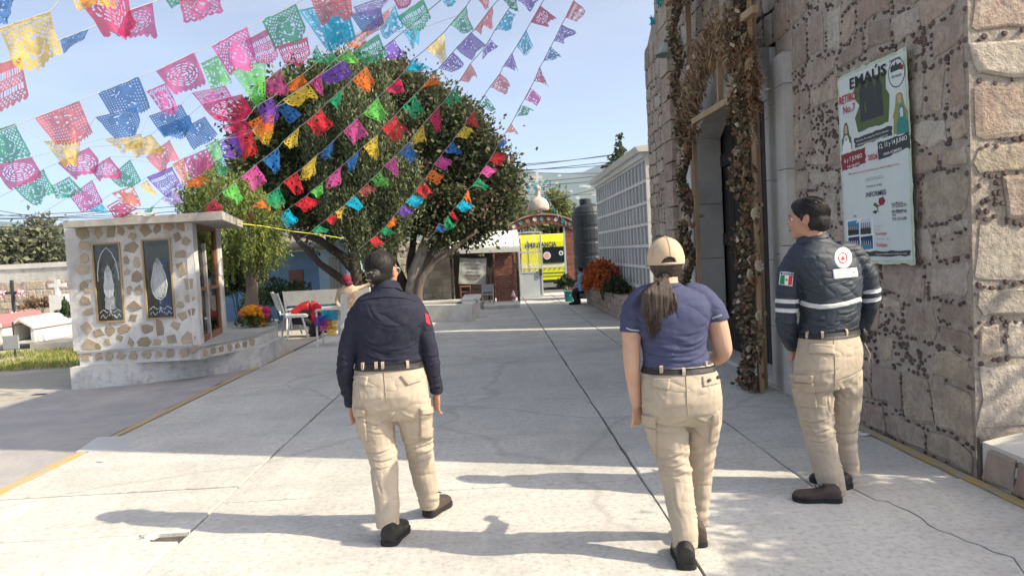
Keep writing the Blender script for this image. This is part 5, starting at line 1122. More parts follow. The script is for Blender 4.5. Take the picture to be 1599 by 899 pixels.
# dark shrubs under the trees
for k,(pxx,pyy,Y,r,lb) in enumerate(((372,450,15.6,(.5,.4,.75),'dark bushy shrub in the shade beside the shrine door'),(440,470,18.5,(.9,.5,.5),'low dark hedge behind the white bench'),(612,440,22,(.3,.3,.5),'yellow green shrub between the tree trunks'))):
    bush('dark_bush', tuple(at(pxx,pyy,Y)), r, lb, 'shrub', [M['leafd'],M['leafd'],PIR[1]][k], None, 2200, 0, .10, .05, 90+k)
# far trees
def fartree(name, label, base, blobs, Y, mats, n, leaf, seed, trunk=.18):
    c = at(*base, Y); t = thing(name, (c.x,Y,0), label, 'tree'); B = blobs_px(blobs, Y)
    tops = [b[0] for b in B][:3]
    limb(t, [(c.x,Y,0),(c.x+.1,Y,c.z*.6+.4)]+[tuple(tops[0])], [trunk,trunk*.8,trunk*.3], M['barkd'], 'trunk')
    crown('crown', B, t, mats, n, 24, leaf, seed, clump_r=leaf*2.2); return t
fartree('far_tree', 'grey green bushy tree beyond the cemetery wall, taller one right', (60,430), [(62,366,15),(50,382,16),(76,380,14),(60,398,24),(90,402,11),(36,396,12),(68,354,7),(44,368,7)], 45, FAR, 260, .32, 31)
fartree('far_tree', 'grey green lower tree beyond the cemetery wall at the left edge', (12,430), [(8,382,13),(-12,384,18),(24,394,11),(6,404,22),(-20,400,22),(16,372,6)], 44, FAR, 260, .32, 32)
fartree('far_tree', 'small dark tree tip between the far tree and the shrine', (108,420), [(110,395,7),(106,405,8),(112,412,8)], 46, FAR, 50, .3, 33, .1)
fartree('street_tree', 'hazy olive tree behind the gate dome on its left side', (800,400), [(790,325,22),(770,340,24),(815,345,16),(760,365,22),(800,360,20),(775,320,14),(822,385,14)], 33, FAR, 330, .24, 34)
fartree('street_tree', 'bright green tree behind the gate arch right of the dome', (868,380), [(866,318,12),(858,330,12),(874,325,9),(850,340,10),(880,335,6)], 34, [PIR[1],DK[3],FAR[2]], 160, .2, 35)
fartree('street_tree', 'green leafy tree seen through the open gate above the ambulance', (855,400), [(862,362,14),(845,362,12),(880,360,10),(828,362,12)], 38, [DK[1],FAR[1],DK[3]], 160, .22, 36)
c = at(966,300,36); t5 = thing('slender_tree', (c.x,36,0), 'thin wispy dark tree tip rising above the niche wall', 'tree')
limb(t5, [(c.x,36,0),tuple(at(967,300,36)),tuple(at(968,209,36))], [.12,.08,.02], M['barkd'], 'trunk', 6)
B = blobs_px([(968,214,3),(966,224,4),(970,234,5),(965,243,6),(970,252,6),(957,246,4),(960,262,8),(972,262,5),(954,258,5)], 36); crown('crown', B, t5, DK, 90, 10, .2, 37, clump_r=.16)
# street tree right of the camera: it shades the ground at the church corner
t6 = thing('young_street_tree', (6.4,1.6,0), 'young tree beside the church corner, outside the picture on the right', 'tree')
limb(t6, [(6.4,1.6,0),(6.35,1.65,1.0),(6.3,1.7,3.1)], [.1,.08,.04], M['bark'], 'trunk')
crown('crown', [(np.array((6.1,2.45,3.1)),.85),(np.array((6.4,1.5,3.2)),.9),(np.array((5.9,3.1,2.85)),.5),(np.array((6.2,.6,3.1)),.8),(np.array((6.9,2.2,3.3)),.7)], t6, DK, 620, 34, .10, 38, clump_r=.26)

# ------------------------------------------------------------ mountains, far town, wires
M['hill'] = mat('mountain_scrub', (0.075,0.10,0.085), .95, (0.11,0.125,0.10), .004, 0, lo=.4, hi=.6)
def ridge(name, prof, Y, seed):
    vs = []; fs = []; n = len(prof); rows = 14
    for j in range(rows):
        t = j/(rows-1)
        for i, (x_, y_) in enumerate(prof):
            p = at(x_, y_, Y); yy = Y*(.55+.45*t); z = p.z*(t**1.1)*(1+.18*noise.noise(Vector((p.x*.004,t*5,seed)))*(1-t)*2)-1
            vs.append((p.x, yy, z))
    for j in range(rows-1):
        for i in range(n-1): fs.append((j*n+i,j*n+i+1,(j+1)*n+i+1,(j+1)*n+i))
    vs += [(vs[(rows-1)*n+i][0], Y*1.6, -1) for i in range(n)]
    for i in range(n-1): fs.append(((rows-1)*n+i,(rows-1)*n+i+1,rows*n+i+1,rows*n+i))
    MB().add(vs, fs).build(name, M['hill'], None, True)['kind'] = 'structure'
ctrl = [(-900,330),(-500,350),(-200,345),(0,345),(90,352),(160,360),(300,350),(450,320),(600,285),(700,262),(760,258),(800,262),(830,266),(850,270),(880,271),(910,268),(930,260),(960,248),(1000,236),(1100,225),(1400,240),(1900,260),(2600,300)]
prof = []
for (a, b) in zip(ctrl, ctrl[1:]):
    k = max(2, int((b[0]-a[0])/14))
    for i in range(k): s = i/k; xx = a[0]+(b[0]-a[0])*s; prof.append((xx, a[1]+(b[1]-a[1])*(s*s*(3-2*s))+2.2*noise.noise(Vector((xx*.03,0,5)))+1.0*noise.noise(Vector((xx*.1,0,5)))))
ridge('mountain', prof, 2600, 1)
ctrl = [(-700,372),(-200,374),(0,372),(100,385),(400,390),(700,345),(820,330),(900,325),(1000,320),(1500,330),(2200,350)]
prof = []
for (a, b) in zip(ctrl, ctrl[1:]):
    k = max(2, int((b[0]-a[0])/16))
    for i in range(k): s = i/k; xx = a[0]+(b[0]-a[0])*s; prof.append((xx, a[1]+(b[1]-a[1])*s+2.5*noise.noise(Vector((xx*.04,3,5)))))
ridge('foothills', prof, 1500, 2)
ft = MB(); R = random.Random(12)
for (px_, py_) in ((872,276),(911,292),(917,293),(905,292),(859,304),(868,288),(890,300),(846,310),(900,310),(925,305),(930,285),(880,315)):
    p = at(px_, py_, 1900); s = R.uniform(3,6); ft.box(p.x-s,p.x+s,p.y-30,p.y-20,p.z-3,p.z+s*.6)
tag(ft.build('far_town', M['whitewash']), 'scattered tiny white houses high on the far mountainside', 'houses', kind='stuff')
M['wire'] = mat('black_cable', (0.05,0.05,0.055), .7)
wires = [((-40,340),(120,338),34),((-60,330),(110,342),36),((-60,352),(106,354),33),((-40,363),(200,388),33),((-60,344),(300,330),35),((60,335),(420,312),38),((-40,322),(140,350),37)]
rightw = [((795,266),(960,256),30),((800,268),(1010,245),31),((790,287),(950,272),30),((790,292),(950,280),30),((850,314),(960,286),29),((790,262),(960,240),34),((795,258),(940,244),35),((790,301),(880,304),34),((790,268),(930,270),36)]
for k, (a, b, Y) in enumerate(wires+rightw):
    p, q = at(*a, Y), at(*b, Y+3); n = 12; d = q-p
    left = k < len(wires)
    if left: p = p-d*.6; q = q+d*.5
    else: p = p-d*1.0; q = q+d*1.2
    pts = [p.lerp(q,i/n)+Vector((0,0,-.35*4*(i/n)*(1-i/n)+.3)) for i in range(n+1)]
    w_ = MB().tube(pts, .017 if k not in (2,) else .03, 5).build('power_line', M['wire'])
    lab = (['upper thin','second','thick low','lowest','long slanting','high long','topmost'][k]+' power line crossing the sky above the cemetery trees') if left else (['thick upper','upper','middle','lower middle','lowest slanting','high faint','highest faint','short low','faint middle'][k-len(wires)]+' power line in front of the mountain beyond the gate')
    tag(w_, lab, 'power line', 'overhead power lines')
# haze
hb = MB().box(-3000,3000,-200,4400,-4,340).build('haze', None); hb['kind'] = 'stuff'
hm = bpy.data.materials.new('haze_air'); hm.use_nodes = True; n = hm.node_tree.nodes; n.remove(n['Principled BSDF'])
pv = n.new('ShaderNodeVolumePrincipled'); pv.inputs['Color'].default_value = (.58,.77,1,1); pv.inputs['Density'].default_value = .00012; pv.inputs['Anisotropy'].default_value = .2
hm.node_tree.links.new(pv.outputs[0], n['Material Output'].inputs['Volume']); hb.data.materials.append(hm)
# ------------------------------------------------------------ strings of cut-paper flags
PAP = dict(blue=(.03,.16,.46), yellow=(.78,.56,.07), salmon=(.74,.16,.14), magenta=(.58,.09,.28), pink=(.72,.10,.38), green=(.03,.36,.17), lime=(.16,.62,.12), cyan=(.01,.45,.68), orange=(.85,.20,.04), red=(.68,.035,.055), purple=(.20,.07,.50), crimson=(.62,.03,.13), lilac=(.42,.30,.68))
def paper(name, c):
    m = bpy.data.materials.new(name); m.use_nodes = True; n = m.node_tree.nodes; l = m.node_tree.links; b = n['Principled BSDF']
    b.inputs['Base Color'].default_value = (*c,1); b.inputs['Roughness'].default_value = .55; b.inputs['Specular IOR Level'].default_value = .25
    t = n.new('ShaderNodeBsdfTranslucent'); t.inputs[0].default_value = (*[min(1,x*1.15) for x in c],1); x = n.new('ShaderNodeMixShader'); x.inputs[0].default_value = .6
    l.new(b.outputs[0], x.inputs[1]); l.new(t.outputs[0], x.inputs[2])
    tc_ = n.new('ShaderNodeTexCoord'); z = n.new('ShaderNodeTexNoise'); z.inputs['Scale'].default_value = 9; z.inputs['Detail'].default_value = 3; bp = n.new('ShaderNodeBump'); bp.inputs['Strength'].default_value = .8; bp.inputs['Distance'].default_value = .03
    l.new(tc_.outputs['Object'], z.inputs[0]); l.new(z.outputs[0], bp.inputs['Height']); l.new(bp.outputs[0], b.inputs['Normal']); l.new(bp.outputs[0], t.inputs['Normal'])
    tp = n.new('ShaderNodeBsdfTransparent'); x2 = n.new('ShaderNodeMixShader'); x2.inputs[0].default_value = .20; l.new(x.outputs[0], x2.inputs[1]); l.new(tp.outputs[0], x2.inputs[2]); l.new(x2.outputs[0], n['Material Output'].inputs[0]); return m
PM = {k: paper(k+'_tissue_paper', v) for k, v in PAP.items()}
M['string'] = mat('thin_string', (.45,.45,.44), .8); M['ystring'] = mat('yellow_string', (.7,.65,.1), .8)
def hole(kind, u, v, s):
    """u across 0..1, v down 0..1 -> True when cut away"""
    e = min(u, 1-u, v, 1-v)
    if v > .93:
        k = .93+.07*(abs(sin(u*pi*7)) if kind != 'lat' else abs(((u*11) % 1)*2-1)); 
        return v > k
    if e < .05: return False
    x, y = (u-.5)*2, (v-.47)*2
    if kind == 'rings':
        r = sqrt((x*1.05)**2+(y*1.25)**2); a = atan2(y, x)
        if r > .93: return False
        for i, rr in enumerate((.28,.45,.62,.80)):
            if abs(r-rr) < .035 and ((a*(3+i)/pi+i*.37+s) % 1) < .68: return True
        return abs(y) < .07 and abs(x) < .2 and ((x*22) % 1) < .55
    if kind == 'lat':
        gx_, gy_ = (u*15) % 1, (v*12) % 1
        body = ((x/.62)**2+((y+.35)/.42)**2 < 1) or (abs(x-.25*y-.1) < .16+.12*y)
        if body: return noise.noise(Vector((u*13, v*13, s))) > .38
        return gx_ > .5 and gy_ > .5
    if kind == 'dia':
        a_, b_ = (u*9+v*8) % 1, (u*9-v*8+8) % 1
        body = ((x+.05)/.62)**2+((y-.42)/.62)**2 < 1 or (x*x/.05+(y+.35)**2/.06 < 1)
        if body: return noise.noise(Vector((u*12, v*12, s))) > .42 or (abs(sqrt(x*x*1.2+(y-.1)**2)-.5) < .035 and y > .2 and (u*24) % 1 < .55)
        return a_ > .46 and b_ > .46
    if kind == 'txt':
        row = int(v*5.2)
        if row in (1,3): return ((u*13+.2*noise.noise(Vector((u*7,row,s)))) % 1) > .42 and .15 < (v*5.2) % 1 < .85
        if row in (2,4): a_, b_ = (u*10+v*9) % 1, (u*10-v*9+9) % 1; return a_ > .48 and b_ > .48
        return False
    if kind == 'fine': return noise.noise(Vector((u*11, v*11, s*3.1))) > .33 or (e < .14 and ((u*14) % 1 > .45 and (v*14) % 1 > .45))
    return noise.noise(Vector((u*8, v*8, s*3.1))) > .36 or (e < .13 and e > .07 and int(u*12+v*12) % 3 == 0)
FL = {}
def S(sid, D0, D1, *flags): FL[sid] = (D0, D1, flags)
# every flag: colour, pattern, top-left, top-right, bottom-right, bottom-left (measured in the photograph)
S('L0',4.3,4.6, ('blue','lat',-25,2,24,-8,17,35,-20,33))
S('L1',4.8,5.0, ('yellow','dia',-2,45,78,18,100,88,27,109),('yellow','fine',108,-18,172,-30,180,8,120,16))
S('L2',5.1,5.5, ('salmon','txt',-12,104,32,88,45,150,-20,182),('blue','lat',94,62,139,45,131,60,99,83),('magenta','rings',200,17,238,4,247,60,180,56))
S('L2b',4.9,5.6, ('crimson','rings',118,-10,196,-30,212,50,168,54),('green','dia',250,-14,310,-25,314,5,268,16),('magenta','dia',280,-8,343,-18,348,19,289,37))
S('L3',5.6,6.3, ('salmon','lat',54,184,124,158,146,211,88,230),('blue','lat',153,146,217,120,235,171,170,176),('magenta','rings',243,111,303,82,323,131,272,148),('pink','dia',330,72,386,43,402,98,356,113),('green','dia',409,33,462,6,481,52,428,73),('salmon','lat',483,-6,546,-18,551,18,504,39))
S('L4',6.6,6.8, ('green','dia',-22,209,24,193,50,244,-10,255),('yellow','dia',68,221,126,219,123,250,100,261),('blue','lat',149,183,212,168,222,203,179,219),('pink','dia',229,143,258,130,281,171,256,180),('lime','fine',314,99,339,87,363,126,330,141),('magenta','txt',382,64,418,45,436,88,403,104),('cyan','fine',466,16,540,0,556,60,510,78),('lilac','dia',552,12,606,-8,608,12,565,32))
S('L5',6.9,7.6, ('magenta','rings',-14,258,50,245,65,277,13,297),('yellow','dia',162,217,221,209,223,230,188,239),('blue','lat',232,181,283,163,300,194,257,217),('pink','dia',299,145,352,134,363,154,315,165),('lime','fine',360,110,415,93,412,156,400,164),('crimson','txt',432,72,480,58,487,91,445,102),('cyan','fine',505,30,545,22,555,62,512,76),('blue','lat',545,20,595,13,600,38,567,52),('crimson','rings',612,-5,647,-12,641,8,623,16))
S('L6',8,8.2, ('green','dia',23,295,68,264,85,300,49,320),('magenta','rings',90,255,139,230,158,257,118,281),('yellow','lat',200,225,236,210,256,235,211,248),('blue','lat',248,200,296,180,306,205,262,218),('crimson','rings',315,163,378,147,396,180,335,195),('magenta','fine',415,126,438,107,451,145,415,152),('green','p',487,84,494,71,506,95,490,98),('orange','txt',540,66,573,45,576,60,547,78),('cyan','fine',593,45,617,8,627,42,602,62))
S('L7',8.8,9, ('green','dia',80,291,108,276,133,301,89,311),('magenta','rings',139,265,171,245,191,273,153,282),('salmon','lat',228,245,265,219,280,250,247,267),('blue','lat',283,202,320,182,341,211,304,236),('crimson','fine',347,196,384,187,396,213,352,211),('purple','p',400,165,426,152,438,184,413,195),('orange','lat',451,130,473,116,480,130,450,147),('green','p',504,91,518,81,528,93,515,103),('salmon','lat',571,42,607,15,611,35,573,58))
S('L8',9.3,9.6, ('pink','dia',108,307,144,281,162,315,128,332),('green','dia',171,277,203,249,221,283,189,296),('orange','lat',269,257,289,246,293,276,285,282),('lime','fine',320,228,341,217,347,248,334,252),('red','p',372,214,394,205,402,235,379,253),('orange','p',387,192,429,168,424,198,409,221),('yellow','p',441,157,481,130,499,154,454,167),('pink','fine',483,128,502,114,506,141,499,150),('lime','fine',528,89,543,78,560,94,547,102),('green','txt',620,27,661,-2,675,32,643,52))
S('L9',10,9.9, ('cyan','p',132,329,152,317,163,320,166,334),('orange','p',174,302,208,290,221,320,202,324),('purple','txt',229,277,269,260,282,291,254,304),('pink','p',287,248,323,232,336,257,300,281),('purple','p',338,222,376,205,389,234,355,252),('yellow','p',393,203,425,198,427,213,411,227),('blue','p',432,167,447,160,471,178,451,194),('purple','p',498,119,539,93,552,119,511,133),('green','txt',551,81,591,53,605,87,571,102),('cyan','lat',628,49,656,45,653,67,644,75))
S('L10',10.5,10.6, ('crimson','rings',167,322,184,312,215,325,179,343),('yellow','p',219,288,230,282,248,304,226,300),('orange','p',287,283,313,274,328,282,291,298),('green','p',334,253,347,246,358,270,339,274))
S('L11',11.0,10.8, ('green','p',225,330,241,321,239,336,230,333),('lilac','p',251,311,272,297,288,314,267,322))
S('X',14.2,9.5, ('crimson','fine',314,326,336,310,347,329,321,334),('lime','p',346,300,368,284,380,310,367,321),('pink','fine',377,276,400,257,416,283,395,298),('blue','p',409,250,434,231,438,259,430,271),('yellow','p',442,221,467,199,462,227,452,234),('red','p',478,191,502,170,518,197,500,212),('green','p',513,158,538,137,530,156,526,173),('orange','p',550,124,573,104,583,132,573,146),('purple','p',602,72,615,62,631,87,602,93),('cyan','fine',689,0,700,-9,713,3,700,12))
S('W',14.8,9.5, ('crimson','fine',369,337,381,332,400,338,384,350),('orange','p',390,324,408,311,424,327,408,324),('green','p',415,307,436,291,445,319,425,327),('red','p',442,284,464,268,473,296,461,307),('yellow','fine',472,263,495,242,491,274,473,282),('blue','p',503,237,525,216,518,239,507,248),('pink','fine',537,204,558,185,573,210,550,228),('lime','fine',567,177,589,153,604,180,590,194),('crimson','fine',601,143,623,121,634,143,619,147),('cyan','p',632,111,645,93,673,109,648,112),('yellow','fine',665,77,692,52,699,87,692,96),('green','dia',703,39,728,10,737,47,725,53),('salmon','lat',738,-5,763,-14,763,15,757,14))
S('V',15.4,10, ('purple','p',413,354,429,342,440,361,424,364),('cyan','p',434,339,451,325,467,343,453,354),('red','p',460,319,479,306,498,317,480,329),('lime','p',484,300,504,285,502,304,494,309),('pink','p',514,276,533,260,534,287,512,294),('blue','p',541,253,560,236,559,258,544,270),('yellow','fine',567,229,590,210,589,246,584,252),('red','p',596,201,618,180,635,205,615,222),('green','p',628,168,648,148,663,175,648,188),('orange','p',656,140,677,116,692,135,668,133),('purple','lat',685,107,707,82,728,100,709,114),('purple','lat',712,76,736,51,756,72,732,95),('salmon','lat',741,47,769,10,772,40,752,50),('green','dia',781,-3,805,-8,806,18,797,13))
S('U',16,10.5, ('green','p',486,361,498,351,514,361,493,366),('red','p',503,348,518,335,532,347,513,348),('yellow','p',523,331,539,320,534,345,530,339),('cyan','p',538,319,553,306,570,320,559,329),('salmon','fine',559,300,573,287,588,298,573,304),('lime','p',579,281,594,267,608,287,600,291),('pink','p',600,259,616,245,624,270,618,277),('blue','p',623,239,639,222,652,246,639,257),('yellow','p',644,215,661,194,659,220,648,226),('crimson','p',669,185,687,165,687,197,684,207),('green','p',692,161,711,135,719,157,699,162),('salmon','lat',716,129,735,99,746,121,725,130),('purple','fine',755,77,765,61,778,72,753,91),('cyan','p',773,47,793,16,809,31,784,51),('purple','lat',807,0,840,-8,839,5,825,19))
S('T',16.6,11, ('red','p',576,376,587,368,601,379,589,384),('green','p',595,360,603,353,616,365,597,368),('orange','p',603,352,615,337,619,349,611,355),('purple','p',620,332,629,320,646,329,635,340),('cyan','p',633,316,645,304,661,313,653,323),('red','p',649,299,659,284,677,299,663,307),('orange','p',663,280,675,264,693,275,685,284),('pink','p',678,257,689,243,705,251,697,266),('blue','p',693,237,707,221,721,239,706,242),('yellow','p',710,215,725,197,743,206,724,218),('red','p',728,189,741,172,749,201,733,195),('green','fine',748,161,757,148,772,171,764,175),('salmon','lat',765,136,781,115,799,132,787,149),('purple','lat',785,105,800,83,809,112,801,108),('cyan','fine',807,72,822,47,831,76,817,88),('crimson','rings',829,35,844,9,866,28,853,43))
S('R',17,11.5, ('blue','p',680,360,685,349,695,359,688,364),('green','p',693,352,699,337,713,351,701,360),('red','p',703,336,707,328,716,343,712,345),('cyan','p',712,323,723,311,738,321,729,331),('orange','p',723,309,731,296,737,315,731,313),('green','p',737,291,747,278,761,289,760,294),('pink','p',749,271,759,258,776,265,763,277),('red','p',764,251,773,236,791,244,783,257),('blue','fine',776,229,785,216,790,222,784,235),('orange','p',789,208,799,192,810,210,800,207),('green','fine',804,183,813,165,833,171,819,181),('pink','fine',819,155,828,138,845,151,838,165),('crimson','p',834,127,843,105,856,135,849,131),('blue','p',849,95,860,73,875,87,872,92),('purple','lat',865,64,877,39,895,49,879,69),('salmon','txt',883,28,896,1,915,17,900,35))
STR_LABEL = dict(L0='short string end with one blue lattice paper flag in the top left corner', L1='nearest string of paper flags, carrying the big yellow flag at upper left', L2='second nearest flag string with a folded blue flag between red and magenta ones', L2b='flag string along the top edge with green and pink flags, upper left', L3='flag string whose large salmon, blue, magenta and green flags run up the left sky', L4='flag string with green flag at left edge rising to a wide cyan flag', L5='flag string with ringed magenta flag at the left edge rising to a blue flag', L6='flag string starting low left with a green flag, yellow in its middle', L7='flag string with two small green ends and a salmon lattice flag above the shrine', L8='flag string over the shrine ending in the printed dark green flag at top', L9='flag string carrying the printed purple flag just above the shrine', L10='short low flag string with ringed crimson flag above the shrine roof', L11='lowest short string with a green and a lilac flag above the shrine roof', X='flag string rising from the shrine roof edge over the pepper tree', W='flag string from above the shrine door with orange triangle at its low end', V='flag string with purple flag at its low end beside the yellow cord', U='flag string crossing the tree centre, green flag lowest, cyan below yellow', T='flag string crossing the tree and ending in crimson ringed flag in the sky', R='rightmost flag string, ending in the salmon flag highest against the sky')
rgF = random.Random(77)
for sid, (D0, D1, flags) in FL.items():
    xs = [f[2] for f in flags]; xa, xb = min(xs), max(f[4] for f in flags)
    if xb-xa < 60: xb = xa+60
    dep = lambda x: 1/((1/D0)*(1-(x-xa)/(xb-xa))+(1/D1)*((x-xa)/(xb-xa)))
    flags = sorted(flags, key=lambda f: f[2]); pts = []
    t = None
    first = at(flags[0][2], flags[0][3], dep(flags[0][2]))
    t = thing('paper_flag_string', first, STR_LABEL[sid], 'bunting', 'strings of cut paper flags over the churchyard')
    lp = -999
    for f in flags:
        for (x, y) in ((f[2],f[3]),(f[4],f[5])):
            if x > lp+2: pts.append(at(x, y, dep(x))); lp = x
    d0 = (pts[0]-pts[1]).normalized(); d1 = (pts[-1]-pts[-2]).normalized()
    if len(pts) > 3: d0 = (pts[0]-pts[min(3,len(pts)-1)]).normalized(); d1 = (pts[-1]-pts[max(0,len(pts)-4)]).normalized()
    ext0 = 2.0 if sid[0] == 'L' and flags[0][2] < 60 else (.7 if sid[0] != 'L' else .4); pts = [pts[0]+d0*ext0]+pts+[pts[-1]+d1*(3.0 if sid in 'TRUVWX' else .6)]
    MB().tube(pts, .0035 if sid[0] == 'L' else .006, 4).build('string', M['string'], t)
    for f in flags:
        col, kind, ax_, ay_, bx_, by_, cx_, cy_, dx_, dy_ = f
        Da, Db = dep(ax_), dep(bx_); w_px = sqrt((bx_-ax_)**2+(by_-ay_)**2); wind = rgF.uniform(-.16,.16)
        A_, B_ = at(ax_,ay_,Da), at(bx_,by_,Db); C_, D_ = at(cx_,cy_,Db+wind), at(dx_,dy_,Da+wind+rgF.uniform(-.08,.08))
        big = w_px > 34; nu, nv = ((46,38) if kind in ('rings','txt') else (45,36)) if big else ((24,20) if w_px > 22 else (14,12))
        kd = kind if w_px > 20 else ('p' if kind == 'p' else 'fine'); s = rgF.uniform(0,50)
        nrm = (B_-A_).cross(D_-A_).normalized(); wd_ = (B_-A_).length; ph = rgF.uniform(0,6); am = rgF.uniform(.025,.065)*min(1,wd_*3); cs1, cs2 = rgF.uniform(-.5,.9), rgF.uniform(-.5,.9)
        vs = []
        for j in range(nv+1):
            v = j/nv
            for i in range(nu+1):
                u = i/nu; p = A_*(1-u)*(1-v)+B_*u*(1-v)+C_*u*v+D_*(1-u)*v
                p = p+nrm*(am*sin(u*7+v*2.5+ph)*v+am*.5*sin(v*6+u*3+ph*2)*v+.012*noise.noise(Vector((u*5,v*5,s))))
                p = p+nrm*wd_*.35*(cs1*max(0,u-.55)**2*2.2+cs2*max(0,.45-u)**2*2.2)*v
                # sagging bottom edge
                p = p+(D_-A_)*(.06*sin(pi*u)*v*v-.05*noise.noise(Vector((u*3,s,0)))*v*v)
                vs.append(p)
        fs = []
        for j in range(nv):
            for i in range(nu):
                if hole(kd, (i+.5)/nu, (j+.5)/nv, s): continue
                k = j*(nu+1)+i; fs.append((k,k+nu+1,k+nu+2,k+1))
        o = MB().add(vs, fs).build('flag', PM[col], t, True)
        o['label'] = {'rings':'%s paper flag cut with rings','lat':'%s paper flag with square lattice holes','dia':'%s paper flag with diamond lattice','txt':'%s paper flag with a lettered pattern'}.get(kd, '%s paper flag with small punched holes') % col
# printed marks on the two party flags
ys = [at(240,319,10.3), at(372,349,10.1), at(420,347,10.4), at(530,370,15.2)]
ycord = MB().tube([at(372,349,10.6), at(410,353,11.5), at(455,361,13), at(505,367,15), at(545,374,18.3)], .009, 5).build('yellow_cord', M['ystring']); tag(ycord, 'bright yellow cord running from the shrine roof to the tree trunk', 'cord')
def mini(label, pa, pb, Y, n, cols, size=.12):
    a, b = at(*pa, Y), at(*pb, Y); t = thing('pennant_string', a, label, 'bunting'); pts = [a.lerp(b,i/10)-Vector((0,0,.15*4*(i/10)*(1-i/10))) for i in range(11)]
    MB().tube(pts, .006, 4).build('string', M['string'], t)
    for i in range(n):
        s = (i+.5)/n; p = a.lerp(b,s)-Vector((0,0,.15*4*s*(1-s))); d = (b-a).normalized()*size*.5
        MB().add([p-d,p+d,p+Vector((0,.03,-size*1.2))+d*.3,p+Vector((0,.02,-size))-d*.4],[(0,1,2,3)]).build('pennant', cols[i%len(cols)], t)
mini('white and turquoise pennants strung from the tree to the gate cross', (806,272), (838,290), 24.3, 6, [INK['white'],PM['cyan']])
mini('white and turquoise pennants hanging from the gate dome to its right', (850,300), (892,352), 24.3, 7, [PM['cyan'],INK['white']])
# ------------------------------------------------------------ people
M['skin'] = mat('warm_skin', (0.46,0.25,0.165), .55, (0.40,0.21,0.14), 9, .12, 60, spec=.35); M['skinl'] = mat('light_skin', (0.56,0.35,0.25), .55, (0.50,0.29,0.20), 9, .12, 60, spec=.35)
M['khaki'] = mat('khaki_twill', (0.45,0.38,0.295), .9, (0.39,0.33,0.255), 7, .35, 160, bdist=.004, fold=0.45); M['khakip'] = mat('khaki_pocket_cloth', (0.45,0.375,0.285), .9, (0.40,0.335,0.255), 6, .4, 150, bdist=.004, fold=0.3)
M['navyshirt'] = mat('dark_navy_cotton', (0.018,0.020,0.036), .85, (0.026,0.028,0.045), 4, .35, 120, bdist=.004, spec=.2, fold=0.5); M['bluetee'] = mat('blue_jersey', (0.050,0.057,0.115), .8, (0.062,0.069,0.135), 4, .2, 140, bdist=.003, spec=.25, fold=0.3)
M['jacket'] = mat('blue_black_jacket', (0.020,0.029,0.043), .6, (0.028,0.038,0.054), 4, .4, 90, bdist=.004, spec=.4, fold=0.5)
M['hair'] = mat('black_hair', (0.012,0.010,0.010), .5, (0.022,0.018,0.017), 30, .9, 120, stretch=(1,1,.25), spec=.32, bdist=.004); M['hairb'] = mat('brown_hair', (0.030,0.019,0.015), .45, (0.075,0.046,0.033), 60, .6, 160, stretch=(1,1,.08), spec=.5)
M['leather'] = mat('black_leather', (0.018,0.017,0.017), .45, (0.03,0.028,0.027), 12, .3, 60); M['bootbr'] = mat('dusty_brown_boot', (0.085,0.06,0.05), .7, (0.05,0.04,0.037), 9, .4, 50); M['sole'] = mat('black_rubber_sole', (0.02,0.02,0.02), .8)
M['silver'] = mat('reflective_tape', (0.62,0.64,0.65), .35, (0.5,0.52,0.53), 20, .1); M['capcloth'] = mat('tan_cap_cotton', (0.55,0.42,0.29), .9, (0.50,0.38,0.26), 5, .3, 140, bdist=.003); M['seam'] = mat('khaki_seam', (0.36,0.28,0.18), .9)
M['eyew'] = flat('eye_white', (.7,.68,.65), .3); M['iris'] = flat('dark_iris', (.02,.012,.01), .2); M['lip'] = flat('lip', (.38,.15,.12), .5)

class Pose:
    def __init__(s, Y, head_deg=0):
        s.Y = Y; a = radians(head_deg); s.f = Vector((sin(a), cos(a), 0)); s.r = Vector((cos(a), -sin(a), 0)); s.a = a
    def p(s, px_, py_, dy=0): return at(px_, py_, s.Y+dy)
    def ring(s, py_, Lx, Rx, d, yo=0.0, n=30, k=1.0, sq=2.35):
        c = s.p((Lx+Rx)/2, py_)+s.f*yo; hw = (Rx-Lx)/2/FPX*s.Y; cs, sn = cos(s.a), sin(s.a); rx = sqrt(max(1e-4, hw*hw-(d*sn)**2))/cs; out = []
        for i in range(n):
            t = 2*pi*i/n; x, y = cos(t), sin(t); e = 2/sq
            out.append(c+s.r*(rx*k*abs(x)**e*(1 if x > 0 else -1))+s.f*(d*k*abs(y)**e*(1 if y > 0 else -1)))
        return out
    def torso(s, mb, rows, k=1.0): mb.rings([s.ring(r[0],r[1],r[2],r[3],r[4] if len(r) > 4 else 0,k=k) for r in rows])
    def limb(s, mb, pts, k=1.0, n=16, cap=None):
        P = [s.p(q[0],q[1],q[2]) for q in pts]; Rr = []
        for q in pts: rr = q[3]; Rr.append((rr[0]*k, rr[1]*k) if hasattr(rr,'__len__') else (rr*k, rr*k))
        # smooth the path
        P2, R2 = [], []
        for i in range(len(P)-1):
            p0, p1, p2, p3 = P[max(0,i-1)], P[i], P[i+1], P[min(len(P)-1,i+2)]
            for j in range(4):
                t = j/4; P2.append(.5*((2*p1)+(p2-p0)*t+(2*p0-5*p1+4*p2-p3)*t*t+(3*p1-p0-3*p2+p3)*t**3)); R2.append(tuple(Rr[i][e]*(1-t)+Rr[i+1][e]*t for e in (0,1)))
        P2.append(P[-1]); R2.append(Rr[-1]); mb.tube(P2, R2, n, ref=s.r); return P2
